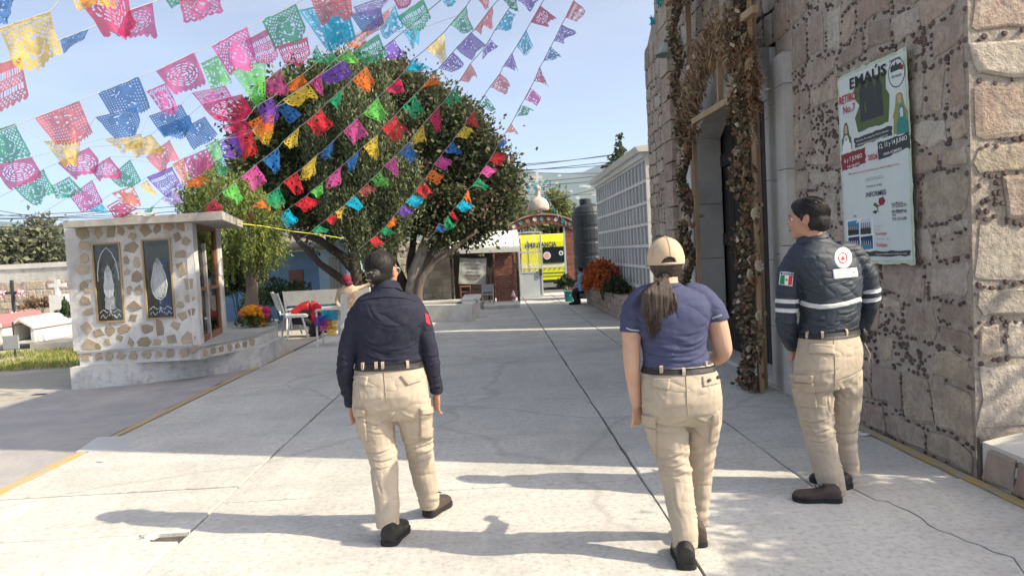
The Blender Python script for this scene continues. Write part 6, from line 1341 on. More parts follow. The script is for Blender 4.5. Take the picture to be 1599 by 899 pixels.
def head(mb, c, a, s=1.0, neck=None, neck_r=.055):
    """union shapes of a head; c = centre of the skull, a = heading"""
    f = Vector((sin(a),cos(a),0)); r = Vector((cos(a),-sin(a),0)); u = Vector((0,0,1)); rot = Matrix((r,f,u)).transposed()
    L = lambda x, y, z: c+(r*x+f*y+u*z)*s
    B = lambda x, y, z, a_, b_, c_: mb.ball(L(x,y,z), (a_*s,b_*s,c_*s), 20, 14, rot=rot)
    B(0,-.008,.022,.076,.094,.088); B(0,.022,-.03,.064,.072,.082); B(0,.058,-.078,.034,.034,.030); B(0,.01,-.07,.056,.062,.04)
    B(0,.078,.018,.05,.02,.014)
    mb.tube([L(0,.086,.012), L(0,.098,-.012), L(0,.110,-.030)], [(.008*s,.008*s),(.012*s,.012*s),(.016*s,.013*s)], 10)
    B(.011,.098,-.033,.008,.009,.007); B(-.011,.098,-.033,.008,.009,.007); B(0,.090,-.056,.023,.010,.006); B(0,.087,-.066,.020,.011,.007)
    B(.038,.066,-.02,.02,.018,.018); B(-.038,.066,-.02,.02,.018,.018)
    for sx in (-1,1):
        mb.ball(L(sx*.077,-.006,-.008), (.009*s,.020*s,.031*s), 12, 10, rot=rot); mb.ball(L(sx*.083,-.016,.004), (.007*s,.013*s,.022*s), 10, 8, rot=rot)
    if neck is not None: mb.tube([L(0,-.018,-.06), L(0,-.03,-.10).lerp(neck,.4), neck], [neck_r*s*.95, neck_r*s, neck_r*s*1.15], 16)
    return L
def face(parent, L, s=1.0, brow=None):
    for sx in (-1,1):
        e = MB().ball(L(sx*.031,.0755,.002), .0105*s, 12, 8).build('eye', M['eyew'], parent, True)
        MB().ball(L(sx*.031,.0830,.002), .0068*s, 10, 6).build('iris', M['iris'], e, True)
        MB().tube([L(sx*.014,.093,.017),L(sx*.03,.095,.024),L(sx*.05,.078,.019)], [.003,.0042,.002], 6).build('eyebrow', M['hair'], parent, True)
    MB().tube([L(-.022,.096,-.061),L(0,.102,-.060),L(.022,.096,-.061)], [.002,.006,.002], 6).build('lips', M['lip'], parent, True)
def hand(mb, W, d, side, s=1.0, curl=.5):
    """W wrist, d direction of the hand, side = towards the thumb"""
    d = d.normalized(); side = (side-d*side.dot(d)).normalized(); n = d.cross(side)
    if n.dot(Vector((0,1,0))) < 0: n = -n
    rot = Matrix((side, n, d)).transposed()
    mb.ball(W+d*.045*s, (.038*s,.017*s,.052*s), 14, 10, rot=rot); mb.tube([W-d*.03*s, W+d*.02*s], [(.026*s,.02*s),(.03*s,.018*s)], 12, ref=side)
    for k, (x, l) in enumerate(((.027,.068),(.009,.077),(-.010,.072),(-.028,.056))):
        b = W+d*.083*s+side*x*s; m1 = b+(d*.9+n*curl*.5)*l*.42*s; m2 = m1+(d*.65+n*curl)*l*.33*s; m3 = m2+(d*.3+n*curl*1.15)*l*.28*s
        mb.tube([b-d*.02*s, b, m1, m2, m3], [.0095*s,.0092*s,.0085*s,.0078*s,.006*s], 10)
    t0 = W+d*.03*s+side*.03*s; t1 = t0+(d*.7+side*.75+n*.25)*.034*s; t2 = t1+(d*.95+side*.15+n*.4)*.032*s; mb.tube([t0-side*.01*s, t0, t1, t2], [.013*s,.0125*s,.010*s,.0075*s], 10)
def folds(amp=.004, spots=(), base=(6,6,13), ridge=.5):
    bs = Vector(base)
    def fn(p, n):
        q = Vector((p.x*bs.x, p.y*bs.y, p.z*bs.z)); a = noise.noise(q); b = 1-2*abs(noise.noise(q*.7+Vector((5,3,1)))); b2 = 1-2*abs(noise.noise(Vector((p.x*9+p.z*5,p.y*9,p.z*7-p.x*6)))); v = amp*(a*(1-ridge)*1.3+(b-.6)*ridge*1.3+(b2-.6)*.45)
        v += amp*.35*noise.noise(p*38)
        for c, r, am, dx, ph in spots:
            w_ = math.exp(-((p-c).length/r)**2*1.4)
            if w_ > .02: t = (p.z+dx*(p.x-c.x))*1.0; s1 = sin(t*70+ph+4.5*noise.noise(p*5)+1.5*noise.noise(p*13)); s2 = sin(t*128+ph*2+4*noise.noise(p*8)); v += 1.75*am*w_*((s1*abs(s1)**.3-.2)*(.6+.8*noise.noise(p*7+Vector((3,3,3)))) + .38*s2)
        return v
    return fn
def shoe(person_, heel, toe, w_, up, m, label=None, lift_h=0.0, high=.11):
    """heel, toe on the ground (z of the sole); builds upper + sole + laces"""
    heel, toe = Vector(heel), Vector(toe); d = toe-heel; Ln = d.length; d.normalize(); sd = Vector((d.y,-d.x,0)).normalized(); up_ = sd.cross(d); 
    if up_.z < 0: up_ = -up_
    mb = MB(); rows = [(-.0,.55,.045),(.03,.82,high*.8),(.14,.86,high),(.30,.86,high*.98),(.42,.9,high*.78),(.58,1.0,high*.60),(.75,1.05,high*.52),(.9,.9,high*.44),(.98,.6,high*.30),(1.0,.3,high*.16)]
    R_s = []
    for t, wk, h in rows:
        c = heel+d*(Ln*t)+up_*.02; R_s.append([c+sd*(w_/2*wk*cos(2*pi*i/20))+up_*(h*(.5+.5*sin(2*pi*i/20)) if sin(2*pi*i/20) > -.2 else 0) for i in range(20)])
    mb.rings(R_s); me = remeshed(mb, .006, 3)
    o, bv = finish(me, 'boot', m, person_, folds(.002, ((heel+d*Ln*.45+up_*.07,.05,.002,0,0),), (20,20,20)))
    if label: o['label'] = label
    pl = [(-.02,.3),(.0,.62),(.06,.86),(.2,.9),(.4,.84),(.55,.98),(.75,1.12),(.9,.98),(.98,.66),(1.02,.3)]
    poly = [heel+d*(Ln*t)+sd*(w_/2*k*1.04) for t, k in pl]+[heel+d*(Ln*t)-sd*(w_/2*k*1.04) for t, k in reversed(pl)]
    MB().extr(poly, up_*.028).build('sole', M['sole'], o)
    for t in (.36,.44,.52): 
        c = heel+d*(Ln*t)+up_*(high*(1.02-.75*(t-.3))+.012); MB().tube([c-sd*.026, c+up_*.005, c+sd*.026], .0035, 5).build('lace', M['sole'], o)
    return o
def decal(bv, fn, nu, nv, m, name, parent, off=.004, skirt=True, smooth=True, default=None):
    g_ = {}; last = None
    for j in range(nv+1):
        for i in range(nu+1):
            q = fn(i/nu, j/nv); d = ray(*q).normalized(); loc, nr, idx, dist = bv.ray_cast(CAM, d)
            if loc is not None:
                if nr.dot(d) > 0: nr = -nr
                g_[i,j] = (loc, nr)
    vs = []; ids = {}; fs = []
    for k, (l, n_) in g_.items(): ids[k] = len(vs); vs.append(l+n_*off)
    for j in range(nv):
        for i in range(nu):
            q = [(i,j),(i,j+1),(i+1,j+1),(i+1,j)]
            if all(x in ids for x in q):
                ds = [g_[x][0].y for x in q]
                if max(ds)-min(ds) < .08: fs.append([ids[x] for x in q])
    if skirt and vs:
        ed = {}
        for f in fs:
            for a_, b_ in zip(f, f[1:]+f[:1]): ed[(a_,b_)] = ed.get((a_,b_),0)+1
        keys = list(g_.keys()); sk = {}
        for (a_, b_) in list(ed):
            if (b_, a_) not in ed:
                for v in (a_, b_):
                    if v not in sk: l, n_ = g_[keys[v]]; sk[v] = len(vs); vs.append(l-n_*.002)
                fs.append([b_, a_, sk[a_], sk[b_]])
    if not fs: return None
    return MB().add(vs, fs).build(name, m, parent, smooth)
def quad(a, b, c, d): return lambda s, t: ((a[0]*(1-s)+b[0]*s)*(1-t)+(d[0]*(1-s)+c[0]*s)*t, (a[1]*(1-s)+b[1]*s)*(1-t)+(d[1]*(1-s)+c[1]*s)*t)
def stroke(pts, w_):
    n = len(pts)
    def fn(s, t):
        x = s*(n-1); i = min(int(x), n-2); u = x-i; p = (pts[i][0]*(1-u)+pts[i+1][0]*u, pts[i][1]*(1-u)+pts[i+1][1]*u); dx, dy = pts[i+1][0]-pts[i][0], pts[i+1][1]-pts[i][1]; l = sqrt(dx*dx+dy*dy)
        return (p[0]-dy/l*w_*(t-.5), p[1]+dx/l*w_*(t-.5))
    return fn
def project_text(bv, s, q, m, name, parent, off=.006, bold=.02):
    vs, fs, wd = text_geo(s, bold); f = quad(*q); out = []
    for v in vs:
        d = ray(*f(v[0]/wd, 1-v[1])).normalized(); loc, nr, i_, ds = bv.ray_cast(CAM, d)
        if loc is None: return None
        if nr.dot(d) > 0: nr = -nr
        out.append(loc+nr*off)
    return MB().add(out, fs).build(name, m, parent)
def band(bv, c, axis, h, m, name, parent, off=.004, n=48, maxr=.3, ref=Vector((1,0,0)), rows=3):
    axis = axis.normalized(); a_ = (ref-axis*ref.dot(axis)).normalized(); b_ = axis.cross(a_); vs = []; ok = []
    for j in range(rows+1):
        for i in range(n):
            t = 2*pi*i/n; dr = a_*cos(t)+b_*sin(t); o_ = c+axis*(h*(j/rows-.5)); loc, nr, k, ds = bv.ray_cast(o_, dr)
            good = loc is not None and ds < maxr; vs.append((loc+dr*off) if good else o_+dr*.01); ok.append(good)
    fs = []
    for j in range(rows):
        for i in range(n):
            q = [j*n+i, j*n+(i+1)%n, (j+1)*n+(i+1)%n, (j+1)*n+i]
            if all(ok[k] for k in q): fs.append(q)
    if not fs: return None
    # give the band an edge
    base = len(vs); 
    for v_i in range(len(vs)): 
        c0_ = c+axis*((Vector(vs[v_i])-c).dot(axis)); vs.append(Vector(vs[v_i])-(Vector(vs[v_i])-c0_).normalized()*(off+.002))
    for i in range(n):
        for j, fl in ((0,0),(rows,1)):
            a1, a2 = j*n+i, j*n+(i+1)%n
            if ok[a1] and ok[a2]: fs.append([a1,a2,base+a2,base+a1] if fl == 0 else [a2,a1,base+a1,base+a2])
    return MB().add(vs, fs).build(name, m, parent, True)
def strands(L, name, m, parent, c0, rad, tgt, n, seed, zr=(-.2,1), r=.0011, yr=(-1,.75)):
    # fine combed strands lying on the skull, each running back to tgt
    R = random.Random(seed); mb = MB(); tg = Vector(tgt).normalized()
    for k in range(n):
        d = Vector((R.uniform(-1,1), R.uniform(*yr), R.uniform(*zr))).normalized(); t1 = R.uniform(.55,1); pts = []; rj = R.uniform(1.0,1.03)
        for j in range(7):
            q = d.lerp(tg, t1*j/6).normalized(); pts.append(L(c0[0]+q.x*rad[0]*rj, c0[1]+q.y*rad[1]*rj, c0[2]+q.z*rad[2]*rj))
        mb.tube(pts, [r*.5,r,r,r,r,r*.8,r*.3], 4)
    o = mb.build(name, m, parent, True); o['kind'] = 'stuff'; return o
def loops(bv, spots, m, parent, w_=5, h=10):
    for x, y in spots:
        d = ray(x, y).normalized(); loc, nr, k, ds = bv.ray_cast(CAM, d)
        if loc is None: continue
        if nr.dot(d) > 0: nr = -nr
        nr = Vector((nr.x,nr.y,0)).normalized(); s = Vector((-nr.y,nr.x,0)); hw = w_/2/FPX*loc.y; hh = h/2/FPX*loc.y
        rs = [[loc+nr*(o1)+s*a_+Vector((0,0,z)) for a_ in (-hw,hw)]+[loc+nr*(o1-.010)+s*a_+Vector((0,0,z)) for a_ in (hw,-hw)] for z, o1 in ((-hh,.004),(-hh*.8,.013),(0,.016),(hh*.8,.014),(hh,.006))]
        MB().rings(rs).build('belt_loop', m, parent)
def hairmesh(parts, m, parent, name='hair', amp=.0025, vox=.006, dirn=(60,60,9)):
    mb = MB()
    for p in parts: p(mb)
    me = remeshed(mb, vox, 9)
    return finish(me, name, m, parent, lambda p, n: amp*noise.noise(Vector((p.x*dirn[0], p.y*dirn[1], p.z*dirn[2])))+amp*.6*noise.noise(Vector((p.x*dirn[0]*2.2, p.y*dirn[1]*2.2, p.z*dirn[2]))))

def CR(P, *segs): return [(P.p(s[0],s[1],-.09), P.p(s[2],s[3],-.09), s[4]*.0042, s[5]*.0042) for s in segs]
def crease_set(P, fn): return fn
# ---- first officer: navy shirt, hair in a bun
P1 = Pose(4.15, 4)
w1 = thing('person', (P1.p(610,850).x, 4.15, 0), 'woman in long sleeved dark navy shirt walking away, black hair in a bun', 'person')
shirt_rows = [(447,584,618,.062,-.01),(455,580,626,.072,-.012),(463,567,641,.088,-.012),(471,557,652,.102,-.012),(482,551,660,.113,-.012),(497,551,662,.12,-.01),(515,553,660,.122,-.005),(535,556,657,.12,0),(552,557,658,.118,0),(562,557,661,.120,-.005),(565,558,661,.117,-.005)]
armL = [(590,468,0,.045),(573,474,0,.058),(556,500,-.01,.058),(546,530,-.02,.053),(540,560,-.02,.050),(540,590,0,.047),(545,612,.03,.043),(549,631,.06,.040)]
armR = [(622,468,0,.045),(642,474,0,.058),(659,505,0,.056),(668,535,-.01,.050),(673,560,-.01,.047),(677,585,.02,.042),(681,603,.04,.039),(682,612,.05,.037)]
hip_rows = [(561,558,660,.112,-.005),(575,556,663,.122,-.012),(592,553,668,.135,-.022),(612,552,671,.142,-.028),(630,552,673,.135,-.022),(645,553,676,.12,-.01),(652,560,672,.10,0)]
legL = [(584,625,-.01,.118),(586,650,-.01,.112),(591,680,-.01,.098),(597,705,-.02,.086),(600,730,-.04,.080),(603,765,-.08,.073),(605,800,-.12,.068),(606,824,-.14,.062)]
legR = [(643,625,.01,.112),(647,650,.02,.104),(652,680,.05,.090),(656,705,.09,.079),(660,735,.12,.074),(666,760,.17,.068),(670,780,.20,.062),(671,790,.21,.058)]
mb = MB(); P1.torso(mb, shirt_rows, .9); P1.torso(mb, hip_rows, .88); ca = P1.limb(mb, armL, .66); cb = P1.limb(mb, armR, .66); P1.limb(mb, legL, .74); P1.limb(mb, legR, .74)
hc = P1.p(597,423); hc.y += .02; Lh = head(mb, hc, radians(24), 1.0, P1.p(601,458,-.01), .058)
hand(mb, ca[-1]+Vector((0,0,-.01)), Vector((.12,.35,-1)), Vector((.3,.6,0)), .95, .7); hand(mb, cb[-1]+Vector((0,0,-.01)), Vector((-.1,.2,-1)), Vector((-.4,.7,0)), .95, .6)
body, bvb = finish(remeshed(mb, .0052, 2), 'body', M['skin'], w1)
face(body, Lh)
mb = MB(); P1.torso(mb, shirt_rows); P1.limb(mb, armL); P1.limb(mb, armR)
sp = [(P1.p(540,565),.10,.0035,.5,0),(P1.p(676,565),.10,.003,-.4,1),(P1.p(608,560),.13,.005,.1,2),(P1.p(560,500),.09,.005,1.2,3),(P1.p(655,505),.09,.005,-1.2,1),(P1.p(600,520),.12,.004,-.8,0),(P1.p(545,615),.07,.005,.2,0)]
shirt, bvs = finish(remeshed(mb, .0062, 4), 'shirt', M['navyshirt'], w1, folds(.005, sp, (7,7,9)), CR(P1,(558,482,566,512,3,1.2),(652,484,640,514,3,1.2),(565,552,640,560,2.4,1.4),(572,540,620,551,2.4,1.2),(600,546,654,536,2.4,1.2),(560,520,590,540,2.4,1),(628,520,600,540,2.6,1),(529,558,552,566,2.2,1.5),(528,574,550,570,2.2,1.4),(531,588,552,594,2,1.3),(668,560,684,556,2.2,1.4),(667,574,684,570,2.2,1.3),(576,476,600,505,3,1),(636,478,612,500,3,1),(532,602,551,606,1.8,1.2),(670,590,686,594,1.8,1.2),(580,500,636,508,3,.7)))
decal(bvs, stroke([(560,470),(580,465),(605,463),(630,465),(650,470)], 1.6), 30, 1, M['navyshirt'], 'yoke_seam', shirt, .005)
def collar(P, cx, cy, r0, r1, h, m, parent, fwd=.02):
    c = P.p(cx, cy); f = P.f; rr = P.r; rs = []
    for (rad, z, t_) in ((r0*.98,-.012,0),(r0,0,0),(r1,h,0),(r1+.006,h+.004,0),(r0+.014,h*.35,0),(r0+.020,-.004,0)): rs.append([c+rr*(rad*cos(2*pi*i/30))+f*(rad*1.05*sin(2*pi*i/30)+fwd)+Vector((0,0,z-.35*rad*sin(2*pi*i/30)+.0025*sin(i*1.7))) for i in range(30)])
    return MB().rings(rs, None, False).build('collar', m, parent, True)
collar(P1, 603, 455, .070, .064, .042, M['navyshirt'], shirt)
decal(bvs, quad((663,489),(668,492),(672,508),(665,505)), 5, 7, INK['red'], 'shoulder_patch', shirt, .004)
for q in (((672,600),(688,599),(688,604),(672,605)),): decal(bvs, quad(*q), 8, 3, M['navyshirt'], 'cuff', shirt, .006)
mb = MB(); P1.torso(mb, hip_rows); P1.limb(mb, legL); P1.limb(mb, legR)
sp = [(P1.p(598,712),.12,.007,.3,0),(P1.p(655,708),.11,.007,-.3,1),(P1.p(620,645),.10,.006,.8,0),(P1.p(590,655),.08,.006,-.7,1),(P1.p(604,800),.12,.004,.2,0),(P1.p(668,775,.2),.1,.004,0,1)]
tr, bvt = finish(remeshed(mb, .0062, 4), 'trousers', M['khaki'], w1, folds(.004, sp, (6,6,11)), CR(P1,(560,650,600,662,2.6,1.5),(566,668,606,676,2.4,1),(568,706,612,700,2.4,1.7),(574,716,620,714,2.2,1.5),(578,728,618,724,2,1.3),(636,690,664,684,2.4,1.4),(640,704,672,700,2.2,1.4),(643,716,674,714,2,1.2),(622,640,590,660,2.6,1.6),(624,640,660,654,2.6,1.4),(612,648,628,690,2.2,1),(590,796,618,800,2,1.1),(588,808,620,812,2,1.2),(654,770,680,776,2,1.2),(652,760,682,764,2,1),(575,612,598,636,3,.8),(655,606,634,640,3,.8),(590,740,612,780,3,.7),(560,600,575,640,2.4,.7)))
band(bvt, P1.p(608,568), Vector((.0,0,1)), .036, M['leather'], 'belt', w1, .008, 64, .4)
loops(bvt, ((568,572),(588,571),(598,571),(636,569)), M['khakip'], tr, 4.5, 13)
decal(bvt, quad((625,587),(656,583),(657,594),(636,601)), 10, 6, M['khakip'], 'pocket_flap', tr, .008); decal(bvt, quad((554,585),(575,588),(572,603),(551,596)), 8, 6, M['khakip'], 'pocket_flap', tr, .008)
decal(bvt, stroke([(600,571),(600,590),(602,610),(604,630)], 1.3), 20, 1, M['seam'], 'seam', tr, .003)
decal(bvt, quad((655,637),(675,634),(677,645),(656,646)), 6, 5, M['khakip'], 'cargo_flap', tr, .016); decal(bvt, quad((655,645),(677,645),(673,683),(656,685)), 7, 12, M['khakip'], 'cargo_pocket', tr, .012)
decal(bvt, quad((556,636),(570,640),(571,652),(557,648)), 5, 5, M['khakip'], 'cargo_flap', tr, .016); decal(bvt, quad((557,648),(571,652),(574,690),(561,680)), 6, 12, M['khakip'], 'cargo_pocket', tr, .012)
g_ = gnd(606,853); shoe(w1, g_+Vector((0,0,.0)), g_+Vector((.05,.26,0)), .105, 0, M['leather'])
g_ = gnd(668,809); shoe(w1, g_+Vector((0,0,.01)), g_+Vector((.10,.245,.0)), .10, 0, M['bootbr'])
hrt = lambda x, y, z, a_, b_, c_: (lambda mb: mb.ball(Lh(x,y,z), (a_,b_,c_), 24, 16))
hair, bvh_ = hairmesh([hrt(0,-.02,.032,.083,.093,.086), hrt(0,-.045,-.02,.070,.060,.062), hrt(.008,-.110,-.024,.040,.034,.038)], M['hair'], w1, 'hair', .0022)
strands(Lh, 'combed_strands', M['hair'], hair, (0,-.02,.030), (.084,.094,.087), (.05,-1,-.45), 260, 3)
for k in range(16):
    a = rnd.uniform(0,6.3); p = Lh(.008+.024*cos(a), -.142+abs(rnd.gauss(0,.003)), -.024+.022*sin(a)); MB().ball(p, rnd.uniform(.002,.0034), 6, 4).build('hair_bead', [INK['grey'],INK['skin'],INK['olive'],M['goldwood']][k%4], hair)
MB().tube([Lh(.079,-.005,.012),Lh(.078,.04,.012),Lh(.062,.086,.008)], .0018, 6).build('spectacles', M['silver'], w1)
gl = bpy.data.objects['spectacles']; 
for sx in (-1,1): MB().tube([Lh(sx*.036+.024*cos(2*pi*i/16), .098-.012*abs(cos(2*pi*i/16)), -.002+.018*sin(2*pi*i/16)) for i in range(17)], .0015, 5).build('rim', M['silver'], gl)

# ---- second officer: tan cap, blue T-shirt, long ponytail
P2 = Pose(3.62, 0)
w2p = thing('person', (P2.p(1070,880).x, 3.62, 0), 'woman in tan cap and blue short sleeved T-shirt with a long brown ponytail, walking away', 'person')
sr = [(441,1024,1060,.058,0),(448,1018,1068,.068,-.004),(455,1004,1084,.085,-.008),(463,993,1100,.10,-.01),(476,988,1108,.112,-.012),(492,990,1108,.118,-.012),(512,996,1105,.116,-.008),(535,1001,1102,.112,-.003),(552,1003,1104,.112,0),(566,1003,1110,.118,-.006),(578,1002,1114,.124,-.012)]
aL = [(1024,458,0,.044),(1006,464,0,.058),(991,485,0,.062),(987,510,0,.056),(986,540,0,.049),(987,570,0,.044),(990,600,.02,.038),(993,622,.04,.031),(994,632,.05,.028)]
aR = [(1070,457,0,.044),(1092,462,0,.057),(1110,482,0,.062),(1119,505,0,.058),(1126,530,0,.052),(1129,548,.02,.047),(1120,558,.10,.043),(1108,560,.22,.038)]
hr = [(568,1003,1113,.118,-.008),(582,1001,1118,.13,-.018),(600,1000,1122,.142,-.028),(620,1000,1124,.146,-.032),(638,1002,1124,.138,-.026),(652,1006,1122,.12,-.012),(660,1015,1116,.10,0)]
lL = [(1037,635,0,.112),(1040,660,0,.106),(1047,695,0,.092),(1053,725,0,.082),(1058,755,-.01,.076),(1064,795,-.05,.07),(1069,830,-.08,.064),(1070,854,-.10,.060)]
lR = [(1094,635,.03,.108),(1096,660,.05,.098),(1094,695,.1,.080),(1093,730,.14,.070),(1092,770,.17,.062),(1090,805,.18,.055),(1090,822,.17,.052)]
mb = MB(); P2.torso(mb, sr, .9); P2.torso(mb, hr, .88); ca = P2.limb(mb, aL, .93); cb = P2.limb(mb, aR, .93); P2.limb(mb, lL, .74); P2.limb(mb, lR, .74)
hc2 = P2.p(1042,410); hc2.y += .03; L2 = head(mb, hc2, radians(12), .98, P2.p(1042,447,0), .056)
hand(mb, ca[-1], Vector((.03,.15,-1)), Vector((.75,.5,0)), .93, .55); hand(mb, cb[-1], Vector((-.5,.9,.1)), Vector((0,0,1)), .9, .8)
body2, _b = finish(remeshed(mb, .0052, 2), 'body', M['skinl'], w2p); face(body2, L2, .98)
mb = MB(); P2.torso(mb, sr); P2.limb(mb, [(q[0],q[1],q[2],q[3]*1.08) for q in aL[:4]]+[(987,512,0,.063),(987,517,0,.063)]); P2.limb(mb, [(q[0],q[1],q[2],q[3]*1.08) for q in aR[:3]]+[(1117,497,0,.066),(1118,500,0,.066)])
sp = [(P2.p(1055,548),.16,.0055,.15,0),(P2.p(1030,560),.1,.006,.4,2),(P2.p(1090,555),.1,.005,-.4,1),(P2.p(1000,490),.07,.005,1.0,0),(P2.p(1100,490),.07,.005,-1.0,0)]
tee, bvs2 = finish(remeshed(mb, .0062, 4), 'tshirt', M['bluetee'], w2p, folds(.003, sp, (6,6,10)), CR(P2,(1006,548,1060,556,2.6,1.5),(1012,536,1090,546,2.6,1.3),(1030,560,1100,556,2.4,1.5),(1064,540,1104,528,2.4,1.3),(1008,526,1040,538,2.4,1),(995,492,1012,512,2.6,1.1),(1110,488,1096,512,2.6,1.1),(1030,566,1056,546,2.2,1),(1086,566,1104,550,2.2,1),(980,495,996,500,2,1),(1112,476,1126,484,2,.9),(1040,520,1100,516,2.8,.7)))
decal(bvs2, stroke([(978,512),(986,515),(998,516)], 1.5), 10, 1, INK['mist'], 'sleeve_print', tee, .003); project_text(bvs2, 'SERVICIO', ((1112,495),(1127,490),(1127,493),(1112,498)), INK['mist'], 'sleeve_lettering', tee, .003)
decal(bvs2, stroke([(1026,444),(1042,449),(1062,445)], 3), 16, 2, M['bluetee'], 'neckband', tee, .006)
mb = MB(); P2.torso(mb, hr); P2.limb(mb, lL); P2.limb(mb, lR)
sp = [(P2.p(1052,715),.12,.007,.3,0),(P2.p(1095,700,.1),.11,.006,-.3,1),(P2.p(1074,655),.10,.006,.8,0),(P2.p(1040,665),.09,.006,-.6,1),(P2.p(1067,835),.09,.006,.1,0),(P2.p(1090,800,.2),.1,.006,0,1)]
tr2, bvt2 = finish(remeshed(mb, .0062, 4), 'trousers', M['khaki'], w2p, folds(.004, sp, (6,6,11)), CR(P2,(1010,652,1050,664,2.6,1.6),(1016,670,1060,674,2.4,1.1),(1022,716,1072,706,2.4,1.7),(1026,728,1076,724,2.2,1.5),(1034,742,1078,738,2,1.2),(1078,690,1104,684,2.2,1.4),(1076,704,1106,698,2.2,1.4),(1078,718,1106,714,2,1.2),(1074,644,1040,662,2.6,1.6),(1076,646,1112,660,2.6,1.4),(1050,840,1086,836,2,1.2),(1048,850,1088,848,2,1.2),(1082,806,1102,810,2,1.3),(1080,794,1102,796,2,1.1),(1080,770,1102,766,2,.8),(1020,610,1050,636,3,.8),(1110,604,1086,636,3,.8),(1052,760,1064,810,3,.7)))
band(bvt2, P2.p(1058,573), Vector((.0,0,1)), .026, M['leather'], 'belt', w2p, .007, 64, .4)
loops(bvt2, ((1033,577),(1067,580),(1104,570)), M['khakip'], tr2, 5, 13)
decal(bvt2, quad((1020,590),(1047,592),(1044,609),(1018,603)), 9, 7, M['khakip'], 'pocket_flap', tr2, .007); decal(bvt2, quad((1096,588),(1123,582),(1123,598),(1098,604)), 9, 6, M['khakip'], 'pocket_flap', tr2, .006)
for x, y in ((1106,594),(1119,589)): decal(bvt2, lambda s, t, x=x, y=y: (x+2.4*s*cos(t*2*pi), y+2.6*s*sin(t*2*pi)), 3, 12, M['leather'], 'button', tr2, .013)
decal(bvt2, stroke([(1071,580),(1072,605),(1073,630),(1074,648)], 1.3), 20, 1, M['seam'], 'seam', tr2, .003)
decal(bvt2, quad((1006,646),(1024,650),(1025,668),(1006,662)), 6, 6, M['khakip'], 'cargo_flap', tr2, .016); decal(bvt2, quad((1008,664),(1025,669),(1026,710),(1012,700)), 6, 12, M['khakip'], 'cargo_pocket', tr2, .011)
decal(bvt2, quad((1112,648),(1122,640),(1120,672),(1106,690)), 5, 10, M['khakip'], 'cargo_pocket', tr2, .011)
g_ = gnd(1073,890); shoe(w2p, g_+Vector((-.0,0,.0)), g_+Vector((.035,.25,0)), .105, 0, M['leather'])
g_ = gnd(1093,855); shoe(w2p, g_+Vector((0,0,.0)), g_+Vector((.01,.25,0)), .10, 0, M['bootbr'])
B2 = lambda x, y, z, a_, b_, c_: (lambda mb: mb.ball(L2(x,y,z), (a_,b_,c_), 24, 16))
hairmesh([B2(0,-.012,.0,.083,.092,.088), B2(0,-.03,-.045,.068,.058,.045)], M['hairb'], w2p, 'hair', .002)
hr_ = bpy.data.objects['hair.001'] if 'hair.001' in bpy.data.objects else None
# ponytail: a full mass of hair with strands lying over it
tie_ = L2(-.012,-.098,-.075); mb = MB()
mb.tube([tie_, tie_+Vector((-.018,-.032,-.03)), tie_+Vector((-.036,-.044,-.08)), tie_+Vector((-.042,-.042,-.14)), tie_+Vector((-.034,-.036,-.195)), tie_+Vector((-.02,-.03,-.24)), tie_+Vector((-.012,-.028,-.262))], [(.020,.016),(.048,.022),(.084,.028),(.090,.028),(.070,.024),(.034,.016),(.006,.005)], 24, ref=Vector((1,0,0)))
_o, _b2 = finish(remeshed(mb, .005, 2), 'ponytail_mass', M['hairb'], w2p, lambda p, n: .006*noise.noise(Vector((p.x*75, p.y*40, p.z*7)))+.003*noise.noise(Vector((p.x*190, p.y*60, p.z*10))))
# ponytail: strands spreading from the tie
mb = MB(); R = random.Random(9); tie = L2(-.012,-.098,-.075)
for k in range(460):
    sx = max(-1.6,min(1.6,R.gauss(0,1))); ex = -.034+sx*.05-.008; ln = R.uniform(.21,.30); y0 = R.uniform(-.035,.0); pts = [tie+Vector((R.gauss(0,.008),R.gauss(0,.008),R.gauss(0,.008)))]
    for j in range(1,7):
        t = j/6; pts.append(tie+Vector((ex*min(1,t*1.7)*(1-.28*max(0,t-.45))+.008*sin(t*9+k)+(.01*t), -.066*sin(min(1,t*1.9)*1.57)+.034*t*t+y0*.4*t+R.gauss(0,.003), -ln*t)))
    mb.tube(pts, [.0018,.0021,.0021,.002,.0017,.0012,.0005], 4)
for k in range(26):   # loose strands over the left shoulder
    pts = [tie+Vector((R.gauss(0,.006),0,0))]; sx = -R.uniform(.08,.17)
    for j in range(1,6): t = j/5; pts.append(tie+Vector((sx*t**.8, -.03+.02*t, -.13*t*t-R.uniform(.0,.01))))
    mb.tube(pts, [.0016,.0016,.0015,.0012,.0008,.0004], 4)
pt = mb.build('ponytail', M['hairb'], w2p, True); MB().tube([tie+Vector((.017*cos(a),-.004,.017*sin(a))) for a in np.linspace(0,2*pi,13)], .006, 6).build('hair_tie', M['leather'], pt, True)
